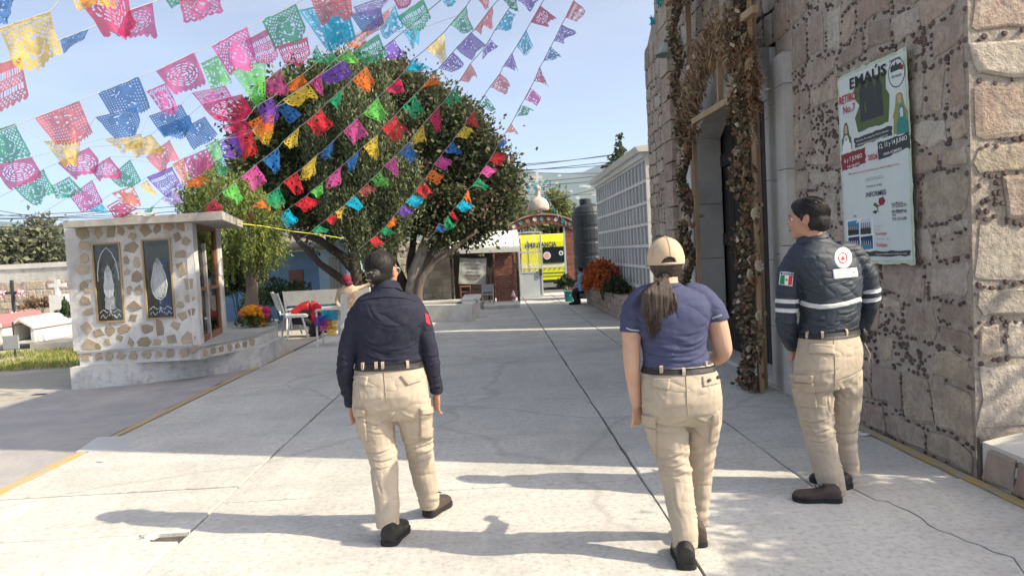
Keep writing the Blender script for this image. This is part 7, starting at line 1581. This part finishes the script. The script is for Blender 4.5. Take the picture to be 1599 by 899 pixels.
# cap
mb = MB(); nu, nv = 120, 52; vs = []; capc = L2(0,-.006,.022)
for j in range(nv+1):
    th = (pi*.56)*j/nv
    for i in range(nu):
        a = 2*pi*i/nu; rr = 1+.012*(abs(sin(a*3)) if th > .15 else 0); vs.append(capc+Vector((.090*sin(th)*cos(a)*rr, .103*sin(th)*sin(a)*rr, .104*cos(th)*(1 if th < pi/2 else 1.6))))
fs = []
for j in range(nv):
    for i in range(nu):
        a = 2*pi*(i+.5)/nu; th = (pi*.56)*(j+.5)/nv; q = vs[j*nu+i]
        back = sin(a) < -.72; xx = .09*sin(th)*cos(a)+.008; zz = (vs[j*nu+i]-capc).z
        if back and (xx/.036)**2+((zz+.020)/.030)**2 < 1 and zz > -.016: continue
        fs.append((j*nu+i,(j+1)*nu+i,(j+1)*nu+(i+1)%nu,j*nu+(i+1)%nu))
o = MB().add(vs, fs).build('cap', M['capcloth'], w2p, True, True); md = o.modifiers.new('thick','SOLIDIFY'); md.thickness = .004
MB().ball(capc+Vector((0,0,.106)), (.007,.007,.004), 10, 6).build('cap_button', M['capcloth'], o, True)
for i in range(6):
    a = 2*pi*(i+.5)/6; MB().tube([capc+Vector((.0925*sin(t)*cos(a), .1055*sin(t)*sin(a), .1065*cos(t))) for t in np.linspace(.1,1.45,10)], .0012, 4).build('cap_seam', M['seam'], o)
br = []; 
for t in np.linspace(.0,1,2): pass
vs = []; 
for j in range(5):
    for i in range(13):
        a = pi*.16+pi*.68*i/12; k = 1+.62*(j/4)*(sin((a-.16*pi)/.68) ** .6 if 0 < a-.16*pi < .68*pi else 0); vs.append(capc+Vector((.092*cos(a)*(1+.1*j/4), .104*sin(a)*k, -.012-.02*(j/4)-.012*abs(cos(a)))))
o3 = MB().add(vs, [(j*13+i,j*13+i+1,(j+1)*13+i+1,(j+1)*13+i) for j in range(4) for i in range(12)]).build('brim', M['capcloth'], o, True); md = o3.modifiers.new('thick','SOLIDIFY'); md.thickness = .004

# ---- third officer: jacket with reflective tape
P3 = Pose(4.42, -24)
mn = thing('person', (P3.p(1300,780).x, 4.42, 0), 'man in dark jacket with silver reflective stripes and white back emblem, looking left', 'person')
sr = [(370,1252,1292,.066,-.005),(380,1248,1302,.085,-.008),(390,1240,1322,.105,-.01),(400,1233,1338,.12,-.012),(415,1233,1346,.13,-.012),(435,1238,1348,.138,-.01),(460,1244,1347,.14,-.004),(485,1247,1344,.138,0),(505,1246,1342,.134,0),(520,1245,1341,.13,0)]
aL = [(1272,388,0,.055),(1252,394,.01,.072),(1234,425,-.0,.074),(1230,455,-.02,.07),(1229,480,-.02,.066),(1228,505,.0,.060),(1232,525,.05,.053),(1240,540,.10,.047)]
aR = [(1306,390,.0,.055),(1330,397,.02,.072),(1349,425,.03,.072),(1356,450,.04,.066),(1358,470,.05,.06),(1353,490,.10,.054),(1347,508,.16,.048)]
hr = [(512,1246,1341,.126,0),(530,1242,1343,.136,-.01),(548,1237,1345,.144,-.018),(568,1233,1345,.146,-.02),(588,1232,1341,.138,-.014),(604,1238,1338,.12,0)]
lL = [(1268,580,0,.124),(1270,610,0,.118),(1274,645,0,.103),(1280,680,-.01,.092),(1288,715,-.04,.085),(1296,745,-.07,.080),(1301,772,-.08,.076)]
lR = [(1316,580,.03,.112),(1319,610,.06,.102),(1319,650,.09,.087),(1318,690,.10,.076),(1322,720,.11,.071),(1325,743,.11,.068)]
mb = MB(); P3.torso(mb, sr, .88); P3.torso(mb, hr, .88); ca = P3.limb(mb, aL, .66); cb = P3.limb(mb, aR, .66); P3.limb(mb, lL, .72); P3.limb(mb, lR, .72)
hc3 = P3.p(1262,342); L3 = head(mb, hc3, radians(-52), 1.08, P3.p(1272,377,0), .064)
hand(mb, ca[-1], Vector((.25,.5,-.8)), Vector((.3,0,.5)), 1.0, .9); hand(mb, cb[-1], Vector((-.6,.6,-.5)), Vector((0,0,1)), 1.0, .9)
body3, _b = finish(remeshed(mb, .0055, 2), 'body', M['skin'], mn); face(body3, L3, 1.08)
mb = MB(); P3.torso(mb, sr); P3.limb(mb, aL); P3.limb(mb, aR)
sp = [(P3.p(1230,495),.11,.004,.3,0),(P3.p(1356,470),.09,.0035,-.4,1),(P3.p(1295,500),.14,.006,.1,2),(P3.p(1245,420),.10,.006,1.2,3),(P3.p(1340,420),.10,.006,-1.2,1),(P3.p(1238,530),.08,.006,.2,1)]
jk, bvj = finish(remeshed(mb, .0065, 4), 'jacket', M['jacket'], mn, folds(.004, sp, (6,6,9)), CR(P3,(1246,400,1268,440,3.2,1.2),(1336,402,1322,440,3.2,1.2),(1254,490,1310,500,2.8,1.4),(1290,488,1342,482,2.6,1.4),(1256,502,1300,510,2.4,1.3),(1250,448,1290,462,3,1),(1340,446,1300,462,3,1),(1212,500,1244,508,2.4,1.6),(1214,514,1246,518,2.2,1.5),(1220,528,1248,530,2,1.3),(1344,478,1368,484,2.2,1.4),(1342,492,1364,496,2.2,1.3),(1214,456,1246,462,2.4,1),(1262,396,1300,420,3.2,.8),(1240,412,1252,440,2.6,1),(1300,440,1330,446,3,.7)))
collar(P3, 1272, 380, .080, .074, .05, M['jacket'], jk)
def ringdecal(cx, cy, rx, ry, m, name, parent, off, hole_=0.0): return decal(bvj, lambda s, t: (cx+rx*(hole_+(1-hole_)*s)*cos(t*2*pi), cy+ry*(hole_+(1-hole_)*s)*sin(t*2*pi)), 5, 28, m, name, parent, off)
M['retro'] = mat('white_reflective_print', (.82,.82,.82), .4)
em = ringdecal(1316,403,13.6,16.5,M['retro'],'emblem',jk,.004); decal(bvj, quad((1300,421),(1337,418),(1339,432),(1302,436)), 14, 6, M['retro'], 'emblem_panel', jk, .0045)
ringdecal(1315,403,7.0,8.5,INK['red'],'emblem_ring',em,.0065,.82)
decal(bvj, lambda s, t: (1315+(s-.5)*7*t, 399.5+6.5*t), 6, 6, INK['red'], 'emblem_triangle', em, .007)
project_text(bvj, 'PROTECCION CIVIL', ((1305,426),(1334,423.5),(1334.5,428),(1305.5,430.5)), INK['grey'], 'lettering', em, .008)
fp = decal(bvj, quad((1219,424),(1239,426),(1237,447),(1217,444)), 8, 8, INK['white'], 'flag_patch', jk, .004)
decal(bvj, quad((1220,429.5),(1226,430),(1225,444.5),(1218.5,443.5)), 4, 6, flat('patch_green',(.02,.22,.09)), 'green_stripe', fp, .006); decal(bvj, quad((1232,430.5),(1237.5,431),(1236,445.5),(1230.5,445)), 4, 6, flat('patch_red',(.6,.04,.06)), 'red_stripe', fp, .006)
decal(bvj, quad((1220,425),(1238,427),(1238,430),(1220,428.5)), 6, 2, INK['navy'], 'name_strip', fp, .006); project_text(bvj, 'MEXICO', ((1223,425.8),(1235,427.2),(1235,429),(1223,427.8)), INK['white'], 'lettering', fp, .008)
decal(bvj, lambda s, t: (1228.5+1.8*s*cos(t*6.283), 437+2.2*s*sin(t*6.283)), 2, 8, INK['olive'], 'small_crest', fp, .007)
# reflective tape: round both sleeves and the back
decal(bvj, stroke([(1250,472),(1262,476),(1280,479),(1300,478),(1322,474),(1344,467)], 7), 44, 3, M['silver'], 'reflective_tape', jk, .005)
Pl = [P3.p(*q[:3]) for q in aL]; Pr = [P3.p(*q[:3]) for q in aR]
for t in (.58,1.15): c = Pl[3].lerp(Pl[4],t) if t < 1 else Pl[4].lerp(Pl[5],t-1); band(bvj, c, (Pl[4]-Pl[3]), .025, M['silver'], 'reflective_tape', jk, .004, 40, .098)
for t in (.1,.75): c = Pr[3].lerp(Pr[4],t); band(bvj, c, (Pr[4]-Pr[3]), .024, M['silver'], 'reflective_tape', jk, .004, 40, .092)
mb = MB(); P3.torso(mb, hr); P3.limb(mb, lL); P3.limb(mb, lR)
sp = [(P3.p(1278,670),.13,.006,.3,0),(P3.p(1318,670,.1),.12,.007,-.3,1),(P3.p(1300,610),.10,.006,.8,0),(P3.p(1265,600),.09,.004,-.6,1),(P3.p(1322,735,.1),.09,.005,.1,0)]
tr3, bvt3 = finish(remeshed(mb, .0065, 4), 'trousers', M['khaki'], mn, folds(.004, sp, (6,6,11)), CR(P3,(1244,660,1296,652,2.6,1.5),(1250,674,1300,668,2.4,1.5),(1254,688,1304,684,2.2,1.3),(1300,650,1336,642,2.4,1.4),(1302,664,1334,658,2.2,1.4),(1302,678,1332,674,2,1.2),(1304,600,1270,620,2.6,1.4),(1306,602,1334,618,2.6,1.4),(1278,752,1318,746,2,1.2),(1282,764,1320,760,2,1.2),(1306,726,1336,730,2,1.2),(1304,714,1334,716,2,1),(1290,612,1300,650,2.4,.9),(1262,640,1280,690,3,.7),(1310,690,1330,700,2.2,1)))
band(bvt3, P3.p(1294,518), Vector((.0,0,1)), .042, M['leather'], 'belt', mn, .010, 64, .4)
loops(bvt3, ((1262,524),(1284,524),(1320,520)), M['khakip'], tr3, 4, 14)
decal(bvt3, quad((1263,536),(1302,538),(1303,553),(1263,552)), 10, 6, M['khakip'], 'pocket_flap', tr3, .007)
decal(bvt3, quad((1232,583),(1270,586),(1269,597),(1233,593)), 10, 5, M['khakip'], 'cargo_flap', tr3, .016); decal(bvt3, quad((1236,597),(1270,598),(1276,636),(1245,634)), 10, 12, M['khakip'], 'cargo_pocket', tr3, .014)
decal(bvt3, stroke([(1301,525),(1303,550),(1304,580),(1303,605)], 1.2), 20, 1, M['seam'], 'seam', tr3, .003)
c = P3.p(1347,522,-.02); hl = MB().ball(c, (.022,.03,.045), 14, 10).build('belt_pouch', M['leather'], mn, True); MB().tube([c+Vector((0,-.01,.05)), c+Vector((.005,-.012,-.05)), c+Vector((.02,-.01,-.09))], .006, 6).build('strap', M['leather'], hl)
MB().tube([c+Vector((-.0,-.02,-.05)), c+Vector((.03,-.03,-.12)), c+Vector((.02,-.03,-.16))], .004, 5).build('cord', M['khakip'], hl)
g_ = gnd(1312,785); shoe(mn, g_+Vector((.02,.03,.0)), g_+Vector((-.235,.10,0)), .115, 0, M['bootbr'], high=.082)
g_ = gnd(1330,765); shoe(mn, g_+Vector((.0,.02,.0)), g_+Vector((-.14,.24,0)), .112, 0, M['leather'], high=.082)
f3 = Vector((sin(radians(-52)),cos(radians(-52)),0))
rot3 = Matrix((Vector((f3.y,-f3.x,0)), f3, Vector((0,0,1)))).transposed()
B3 = lambda x, y, z, a_, b_, c_: (lambda mb: mb.ball(L3(x,y,z), (a_,b_,c_), 24, 16, rot=rot3))
hairmesh([B3(0,-.018,.036,.090,.108,.097), B3(0,-.050,-.012,.083,.072,.078), B3(0,.03,.075,.070,.064,.045)], M['hair'], mn, 'hair', .0018, dirn=(90,90,26))
strands(lambda x, y, z: hc3+rot3@Vector((x,y,z))*1.0, 'combed_strands', M['hair'], bpy.data.objects['hair.002'] if 'hair.002' in bpy.data.objects else mn, (0,-.018,.038), (.090,.108,.097), (0,-1,-.5), 300, 5, zr=(-.1,1))
#
MB().ball(L3(-.078,.012,.015), (.008,.012,.03), 10, 8, rot=rot3).build('sideburn', M['hair'], mn, True)
# ------------------------------------------------------------ seating corner left of the yard
M['wpaint'] = mat('white_bench_paint', (0.70,0.71,0.70), .5, (0.58,0.59,0.58), 5, .1); M['wplastic'] = mat('white_plastic', (0.74,0.73,0.70), .4)
def bench(x, y, wd, ang, label, back_h=.86, seatm=None, group='white metal benches under the trees'):
    t = thing('metal_bench', (x,y,0), label, 'bench', group); t.rotation_euler = (0,0,0)
    ca_, sa_ = cos(ang), sin(ang); r = Vector((ca_,sa_,0)); f = Vector((-sa_,ca_,0)); o_ = Vector((x,y,0))
    def bar(p, q, rr=.022, nm='leg', m=None, par=None): P = [o_+r*a[0]+f*a[1]+Vector((0,0,a[2])) for a in (p,q)]; return MB().tube(P, [(rr,rr*.7)]*2, 6).build(nm, m or M['wpaint'], par or t)
    for s in (-1,1):
        bar((s*wd/2,-.02,0),(s*wd/2,.06,.46)); bar((s*wd/2,.40,0),(s*wd/2,.30,.45)); bar((s*wd/2,-.02,.45),(s*wd/2,-.16,back_h),nm='back_post'); bar((s*wd/2,-.04,.45),(s*wd/2,.42,.44),nm='seat_rail')
    for k in range(4): 
        y0 = .0+k*.11; MB().hexa([o_+r*a+f*b+Vector((0,0,.455)) for a, b in ((-wd/2,y0),(wd/2,y0),(wd/2,y0+.095),(-wd/2,y0+.095))],[o_+r*a+f*b+Vector((0,0,.475)) for a, b in ((-wd/2,y0),(wd/2,y0),(wd/2,y0+.095),(-wd/2,y0+.095))]).build('seat_slat', seatm or M['wpaint'], t)
    z0, z1 = .56, back_h
    MB().hexa([o_+r*a+f*(-.06-(z0-.45)*.3)+Vector((0,0,z0))+f*b for a, b in ((-wd/2,0),(wd/2,0),(wd/2,.02),(-wd/2,.02))],[o_+r*a+f*(-.06-(z1-.45)*.3)+Vector((0,0,z1))+f*b for a, b in ((-wd/2,0),(wd/2,0),(wd/2,.02),(-wd/2,.02))]).build('back_panel', M['wpaint'], t)
    return t
b1 = gnd(452,528); bench(b1.x-.15, b1.y+.25, .95, radians(-68), 'white metal bench in the sun on which the person in red bends forward', .95)
b2 = at(515,500,17.4); bench(b2.x, 17.4, 2.0, radians(0), 'pale grey metal bench standing behind the bent over person', .90)
# plastic chair with coloured papers
ch = gnd(508,541); t = thing('plastic_chair', (ch.x,ch.y,0), 'white plastic armchair with bright coloured paper draped over its side', 'chair')
def cb(p, q, r_=.02, nm='leg', el=.7): return MB().tube([Vector((ch.x,ch.y,0))+Vector(p), Vector((ch.x,ch.y,0))+Vector(q)], [(r_,r_*el)]*2, 8).build(nm, M['wplastic'], t)
for x in (-.14,.34):
    for y in (0,.46): cb((x,y,0),(x*.94+.01,y*.96,.66 if y == 0 else .44))
o_ = Vector((ch.x,ch.y,0))
MB().box(o_.x-.14,o_.x+.34,o_.y,o_.y+.46,.40,.43).build('seat', M['wplastic'], t)
MB().tube([o_+Vector(q) for q in ((-.14,0,.64),(-.12,0,.67),(.1,0,.68),(.33,0,.67),(.35,.02,.9))], .022, 8).build('armrest', M['wplastic'], t, True); MB().tube([o_+Vector(q) for q in ((-.14,.46,.64),(.1,.46,.68),(.35,.46,.67))], .022, 8).build('armrest', M['wplastic'], t, True)
for k in range(5): MB().box(o_.x+.34,o_.x+.36,o_.y+.03+k*.085,o_.y+.09+k*.085,.44,.88).build('back_slat', M['wplastic'], t)
MB().box(o_.x+.335,o_.x+.365,o_.y,o_.y+.46,.88,.94).build('top_rail', M['wplastic'], t)
dr = thing('draped_papers', o_+Vector((0,0,.68)), 'bundle of cyan, purple, pink and yellow cut papers draped over the chair arm', 'paper flags')
for k, (cn, x, z) in enumerate((('cyan',.05,.66),('cyan',.16,.64),('blue',.0,.58),('purple',-.06,.55),('pink',.02,.46),('magenta',.08,.5),('yellow',.16,.48),('yellow',.14,.36))):
    vs = []; n = 7
    for j in range(n+1):
        for i in range(n+1): u, v = i/n-.5, j/n; vs.append(o_+Vector((x+u*.17+.02*noise.noise(Vector((u*4,v*4,k))), -.035-.012*k*.3+.03*noise.noise(Vector((u*5,v*3,k+5))), z-.17*v+.03*noise.noise(Vector((u*6,k,1))))))
    MB().add(vs, [(j*(n+1)+i,j*(n+1)+i+1,(j+1)*(n+1)+i+1,(j+1)*(n+1)+i) for j in range(n) for i in range(n)]).build('paper', PM[cn], dr, True)
# flower vases
ORG = [mat('marigold_petal', (.85,.36,.02), .8, transl=.3), mat('magenta_bloom', (.62,.05,.18), .8, transl=.3), mat('salmon_bloom', (.75,.2,.16), .8, transl=.3)]
vz = [gnd(394,550), gnd(409,548)]
def vase(c, r, h, label, grp='white flower buckets beside the shrine step'):
    return bucket((c.x,c.y,0), r, h, M['wplastic'], label, grp, False, 'flower_bucket', 'vase')
v1 = at(391,515,12.9); v2 = at(402,520,12.6); 
vase(Vector((v1.x,12.95,0)), .15, .62, 'left white bucket holding the marigolds beside the shrine step'); vase(Vector((-3.98,13.0,0)), .14, .58, 'right white bucket with marigolds beside the shrine step')
v3 = at(413,535,12.3); vase(Vector((v3.x,12.3,0)), .10, .30, 'small low white bucket standing in front of the marigold buckets')
mg = thing('marigold_bunch', (at(396,500,12.75).x,12.75,.45), 'big bunch of orange marigolds and pink blooms in white buckets', 'flowers')
rg = np.random.default_rng(5)
gp = np.array(at(397,493,12.75))+rg.normal(size=(420,3))*np.array([.13,.09,.04])-np.array([0,0,.06]); leaves('foliage', M['leaf'], gp, .08, mg, .5, seed=2, kind='stuff')
for k in range(60):
    px_ = R.uniform(375,420); py_ = 483+abs(px_-397)*.18+R.uniform(-4,8); c = at(px_, py_, 12.75+R.uniform(-.12,.1)); m_ = ORG[1] if px_ > 413 else (ORG[2] if px_ < 379 else ORG[0] if R.random() < .92 else ORG[1])
    MB().ball(c, .05, 12, 8, fn=lambda d: 1+.22*noise.noise(d*7+Vector((k,0,0)))).build('bloom', m_, mg)
for k in range(7): c = at(R.uniform(398,412), R.uniform(496,506), 12.7); MB().ball(c, .04, 12, 8, fn=lambda d: 1+.22*noise.noise(d*7+Vector((k,0,0)))).build('bloom', ORG[0], mg)

# ---- small background people
def small(label, Y, deg, torso, arms, legs, hd, hs, skin, topm, botm, hairp=None, shoes=(), sk=1.0, vox=.012, armfac=1.0, headtilt=0):
    P = Pose(Y, deg); base = P.p(torso[-1][1], torso[-1][0]); t = thing('person', (base.x, Y, 0), label, 'person')
    mb = MB(); P.torso(mb, torso, .88)
    hc = P.p(*hd); Lx = head(mb, hc, radians(deg+headtilt), hs, P.p((torso[0][1]+torso[0][2])/2, torso[0][0]), .052)
    ends = [P.limb(mb, a, .8, 12) for a in arms]
    for e in ends: hand(mb, e[-1], e[-1]-e[-3], Vector((.4,.8,.2)), .95, .6)
    for l in legs: P.limb(mb, l, .75, 12)
    body, _ = finish(remeshed(mb, .0075, 2), 'body', skin, t); face(body, Lx, hs)
    mb = MB(); P.torso(mb, torso); [P.limb(mb, a, 1, 12) for a in arms]; finish(remeshed(mb, vox, 2), 'top', topm, t, folds(.008, (), (7,7,10)))
    mb = MB(); [P.limb(mb, l, 1, 12) for l in legs]; P.torso(mb, [torso[-2], torso[-1]], .96); finish(remeshed(mb, vox, 2), 'trousers', botm, t, folds(.008, (), (7,7,10)))
    for h, tt in shoes: shoe(t, h, tt, .10, 0, M['leather'])
    return t, P, Lx
M['red_knit'] = mat('red_sweater', (.50,.025,.035), .9, (.42,.02,.03), 9, .3, 60); M['beige_knit'] = mat('beige_sweater', (.56,.42,.30), .9, (.50,.37,.26), 9, .3, 60); M['denim'] = mat('light_blue_denim', (.22,.36,.50), .85, (.28,.42,.55), 9, .2); M['dark_trousers'] = mat('charcoal_trousers', (.035,.035,.04), .9); M['maroon_cloth'] = mat('maroon_scarf', (.16,.02,.04), .85, (.25,.04,.07), 14, .4, 40)
# person in red bent right over
YR = b1.y+.55
P = Pose(YR, 0); t = thing('person', (P.p(480,520).x, YR, 0), 'person in red top and dark trousers sitting on the bench, bent far forward', 'person')
spine = [(461,495,0,(.17,.14)),(472,487,0,(.18,.15)),(484,482,0,(.18,.16)),(494,483,0,(.15,.15)),(500,486,0,(.07,.07))]
mb = MB(); sp_ = [(p[0],p[1],p[2],(p[3][0]*.85,p[3][1]*.85)) for p in spine]; P.limb(mb, sp_)
hcR = P.p(497,492,.0); 
Lr = head(mb, hcR, radians(80), .95, None)
eA = P.limb(mb, [(489,484,-.1,.06),(489,496,-.14,.055),(488,506,-.12,.045),(484,513,-.1,.035)], .8); hand(mb, eA[-1], Vector((-.3,0,-1)), Vector((1,0,0)), .9, .7)
eB = P.limb(mb, [(489,484,.15,.06),(493,496,.15,.055),(495,506,.12,.045),(497,514,.1,.035)], .8); hand(mb, eB[-1], Vector((.1,0,-1)), Vector((1,0,0)), .9, .7)
legs = [[(458,499,-.1,.11),(472,500,-.12,.105),(486,505,-.12,.09),(490,515,-.1,.075),(488,526,-.1,.06)],[(458,499,.1,.11),(474,499,.1,.105),(490,502,.1,.09),(495,514,.1,.075),(496,527,.1,.06)]]
for l in legs: P.limb(mb, l, .75)
body, _ = finish(remeshed(mb, .0075, 2), 'body', M['skin'], t); face(body, Lr, .95)
mb = MB(); P.limb(mb, spine); P.limb(mb, [(489,484,-.1,.062),(489,496,-.14,.057),(488,506,-.12,.048)]); P.limb(mb, [(489,484,.15,.062),(493,496,.15,.057),(495,506,.12,.048)]); finish(remeshed(mb, .012, 2), 'sweater', M['red_knit'], t, folds(.01, (), (8,8,10)))
mb = MB(); [P.limb(mb, l) for l in legs]; finish(remeshed(mb, .012, 2), 'trousers', M['dark_trousers'], t, folds(.008, (), (8,8,10)))
MB().ball(Lr(0,-.012,.02), (.092,.088,.088), 20, 14, fn=lambda d: 1+.05*noise.noise(d*9)).build('hair', M['hair'], t, True)
for dy, px_ in ((-.1,488),(.1,497)): g_ = P.p(px_,529,dy); shoe(t, (g_.x-.06,g_.y,.012), (g_.x+.2,g_.y-.02,.012), .1, 0, M['leather'])
c = P.p(478,488,-.17); MB().box(c.x-.09,c.x+.10,c.y-.03,c.y+.05,c.z-.07,c.z+.06).build('shoulder_bag', M['dark_trousers'], t)
# person in beige with maroon headscarf, back to us, arm towards the trunk
YB2 = 15.6
t, P, Lx = small('person in beige sweater and maroon headscarf, back turned, reaching to the tree trunk', YB2, 10,
    [(444,538,549,.06),(449,531,556,.10),(456,527,560,.12),(466,528,558,.12),(476,529,557,.12),(485,528,558,.13),(492,527,559,.14)],
    [[(531,452,0,.06),(528,464,0,.058),(527,474,-.05,.05),(530,480,-.15,.04)],[(556,451,0,.058),(564,449,.05,.05),(572,446,.1,.042),(577,443,.12,.034)]],
    [[(536,492,0,.12),(535,510,0,.1),(535,530,0,.08),(535,540,0,.07)],[(551,492,0,.12),(551,510,0,.1),(551,530,0,.08),(551,540,0,.07)]],
    (541,437,0), .92, M['skin'], M['beige_knit'], mat('white_skirt_cloth', (.62,.62,.60), .9, (.5,.5,.5), 6), vox=.012)
for px_ in (535,551): g_ = gnd(px_,543); shoe(t, (g_.x,YB2-.1,.0), (g_.x+.02,YB2+.15,.0), .1, 0, M['leather'])
MB().ball(Lx(0,-.01,.02), (.105,.108,.105), 24, 16, fn=lambda d: 1+.07*noise.noise(d*4)+.03*noise.noise(d*11)).build('headscarf', M['maroon_cloth'], t, True)
MB().ball(Lx(.06,-.05,-.08), (.09,.07,.06), 18, 12, fn=lambda d: 1+.2*noise.noise(d*4)).build('scarf_tail', M['maroon_cloth'], t, True)
# man in light blue sitting at the end of the flower bed
YS = 20.6
t, P, Lx = small('man in light blue shirt and dark trousers seated on the flower bed near the gate', YS, -75,
    [(426,903,911,.05),(429,900,916,.085),(434,900,918,.10),(441,901,919,.11),(448,902,920,.115),(453,902,920,.12)],
    [[(911,431,-.1,.052),(912,440,-.15,.048),(907,447,-.15,.04),(900,449,-.12,.034)],[(905,431,.12,.052),(904,440,.15,.048),(900,446,.12,.04),(896,449,.1,.034)]],
    [[(912,452,-.08,.10),(904,452,-.1,.095),(897,456,-.1,.08),(898,464,-.08,.065),(900,471,-.06,.055)],[(912,453,.1,.10),(904,454,.12,.095),(900,458,.12,.08),(902,465,.12,.065),(905,471,.12,.055)]],
    (906,420.5,0), .9, M['skin'], M['denim'], M['dark_trousers'])
MB().ball(Lx(0,-.012,.025), (.085,.1,.088), 20, 14, fn=lambda d: 1+.04*noise.noise(d*9)).build('hair', M['hair'], t, True)
for dy, px_ in ((-.06,899),(.12,904)): g_ = P.p(px_,471,dy); shoe(t, (g_.x+.05,g_.y,.005), (g_.x-.19,g_.y,.005), .1, 0, M['leather'])
c = at(921,440,20.9); bg_ = thing('white_bag', (c.x,20.9,.53), 'white plastic bag lying on the flower bed edge behind the seated man', 'bag')
MB().ball((c.x,20.9,.66), (.16,.12,.15), 20, 14, fn=lambda d: 1+.3*noise.noise(d*3)).build('bag_body', M['wplastic'], bg_, True)
c = at(886,462,22.6); bush('potted_plant', (c.x,22.9,.45), (.28,.25,.28), 'dark green plant by the gate pillar above the teal bucket', 'plant', M['leafd'], None, 900, 0, .08, .05, 120)
c = at(802,466,21.6); t = thing('soft_drink_bottle', (c.x,21.6,.10), 'red and white plastic bottle on the step by the brick panel of the shed', 'bottle')
MB().lathe((c.x,21.6,.10), [(0,0),(.06,0),(.065,.1),(.06,.2),(.025,.28),(.02,.32),(0,.33)], 12).build('bottle_body', M['wplastic'], t, True); MB().lathe((c.x,21.6,.10), [(.0665,.07),(.0665,.17)], 12).build('bottle_label', M['redp'], t, True)
# litter
for k,(px_,py_,s,lb) in enumerate(((1350,680,.045,'crumpled white paper scrap lying by the yellow line at the church wall'),(1340,677,.035,'smaller white paper scrap just left of the crumpled one'),(158,721,.03,'tiny white scrap beside the left yellow line'),(372,571,.04,'small dark leaf on the concrete near the shrine plinth'),(1115,632,.02,'small dark pebble on the concrete near the church door'))):
    g_ = gnd(px_,py_); tag(MB().ball((g_.x,g_.y,.012), (s,s*.6,.012), 10, 6, fn=lambda d: 1+.5*noise.noise(d*3+Vector((k*3,0,0)))).build(['paper_scrap','paper_scrap','paper_scrap','fallen_leaf','pebble'][k], M['wplastic'] if k < 3 else M['joint']), lb, ['litter','litter','litter','leaf','pebble'][k])
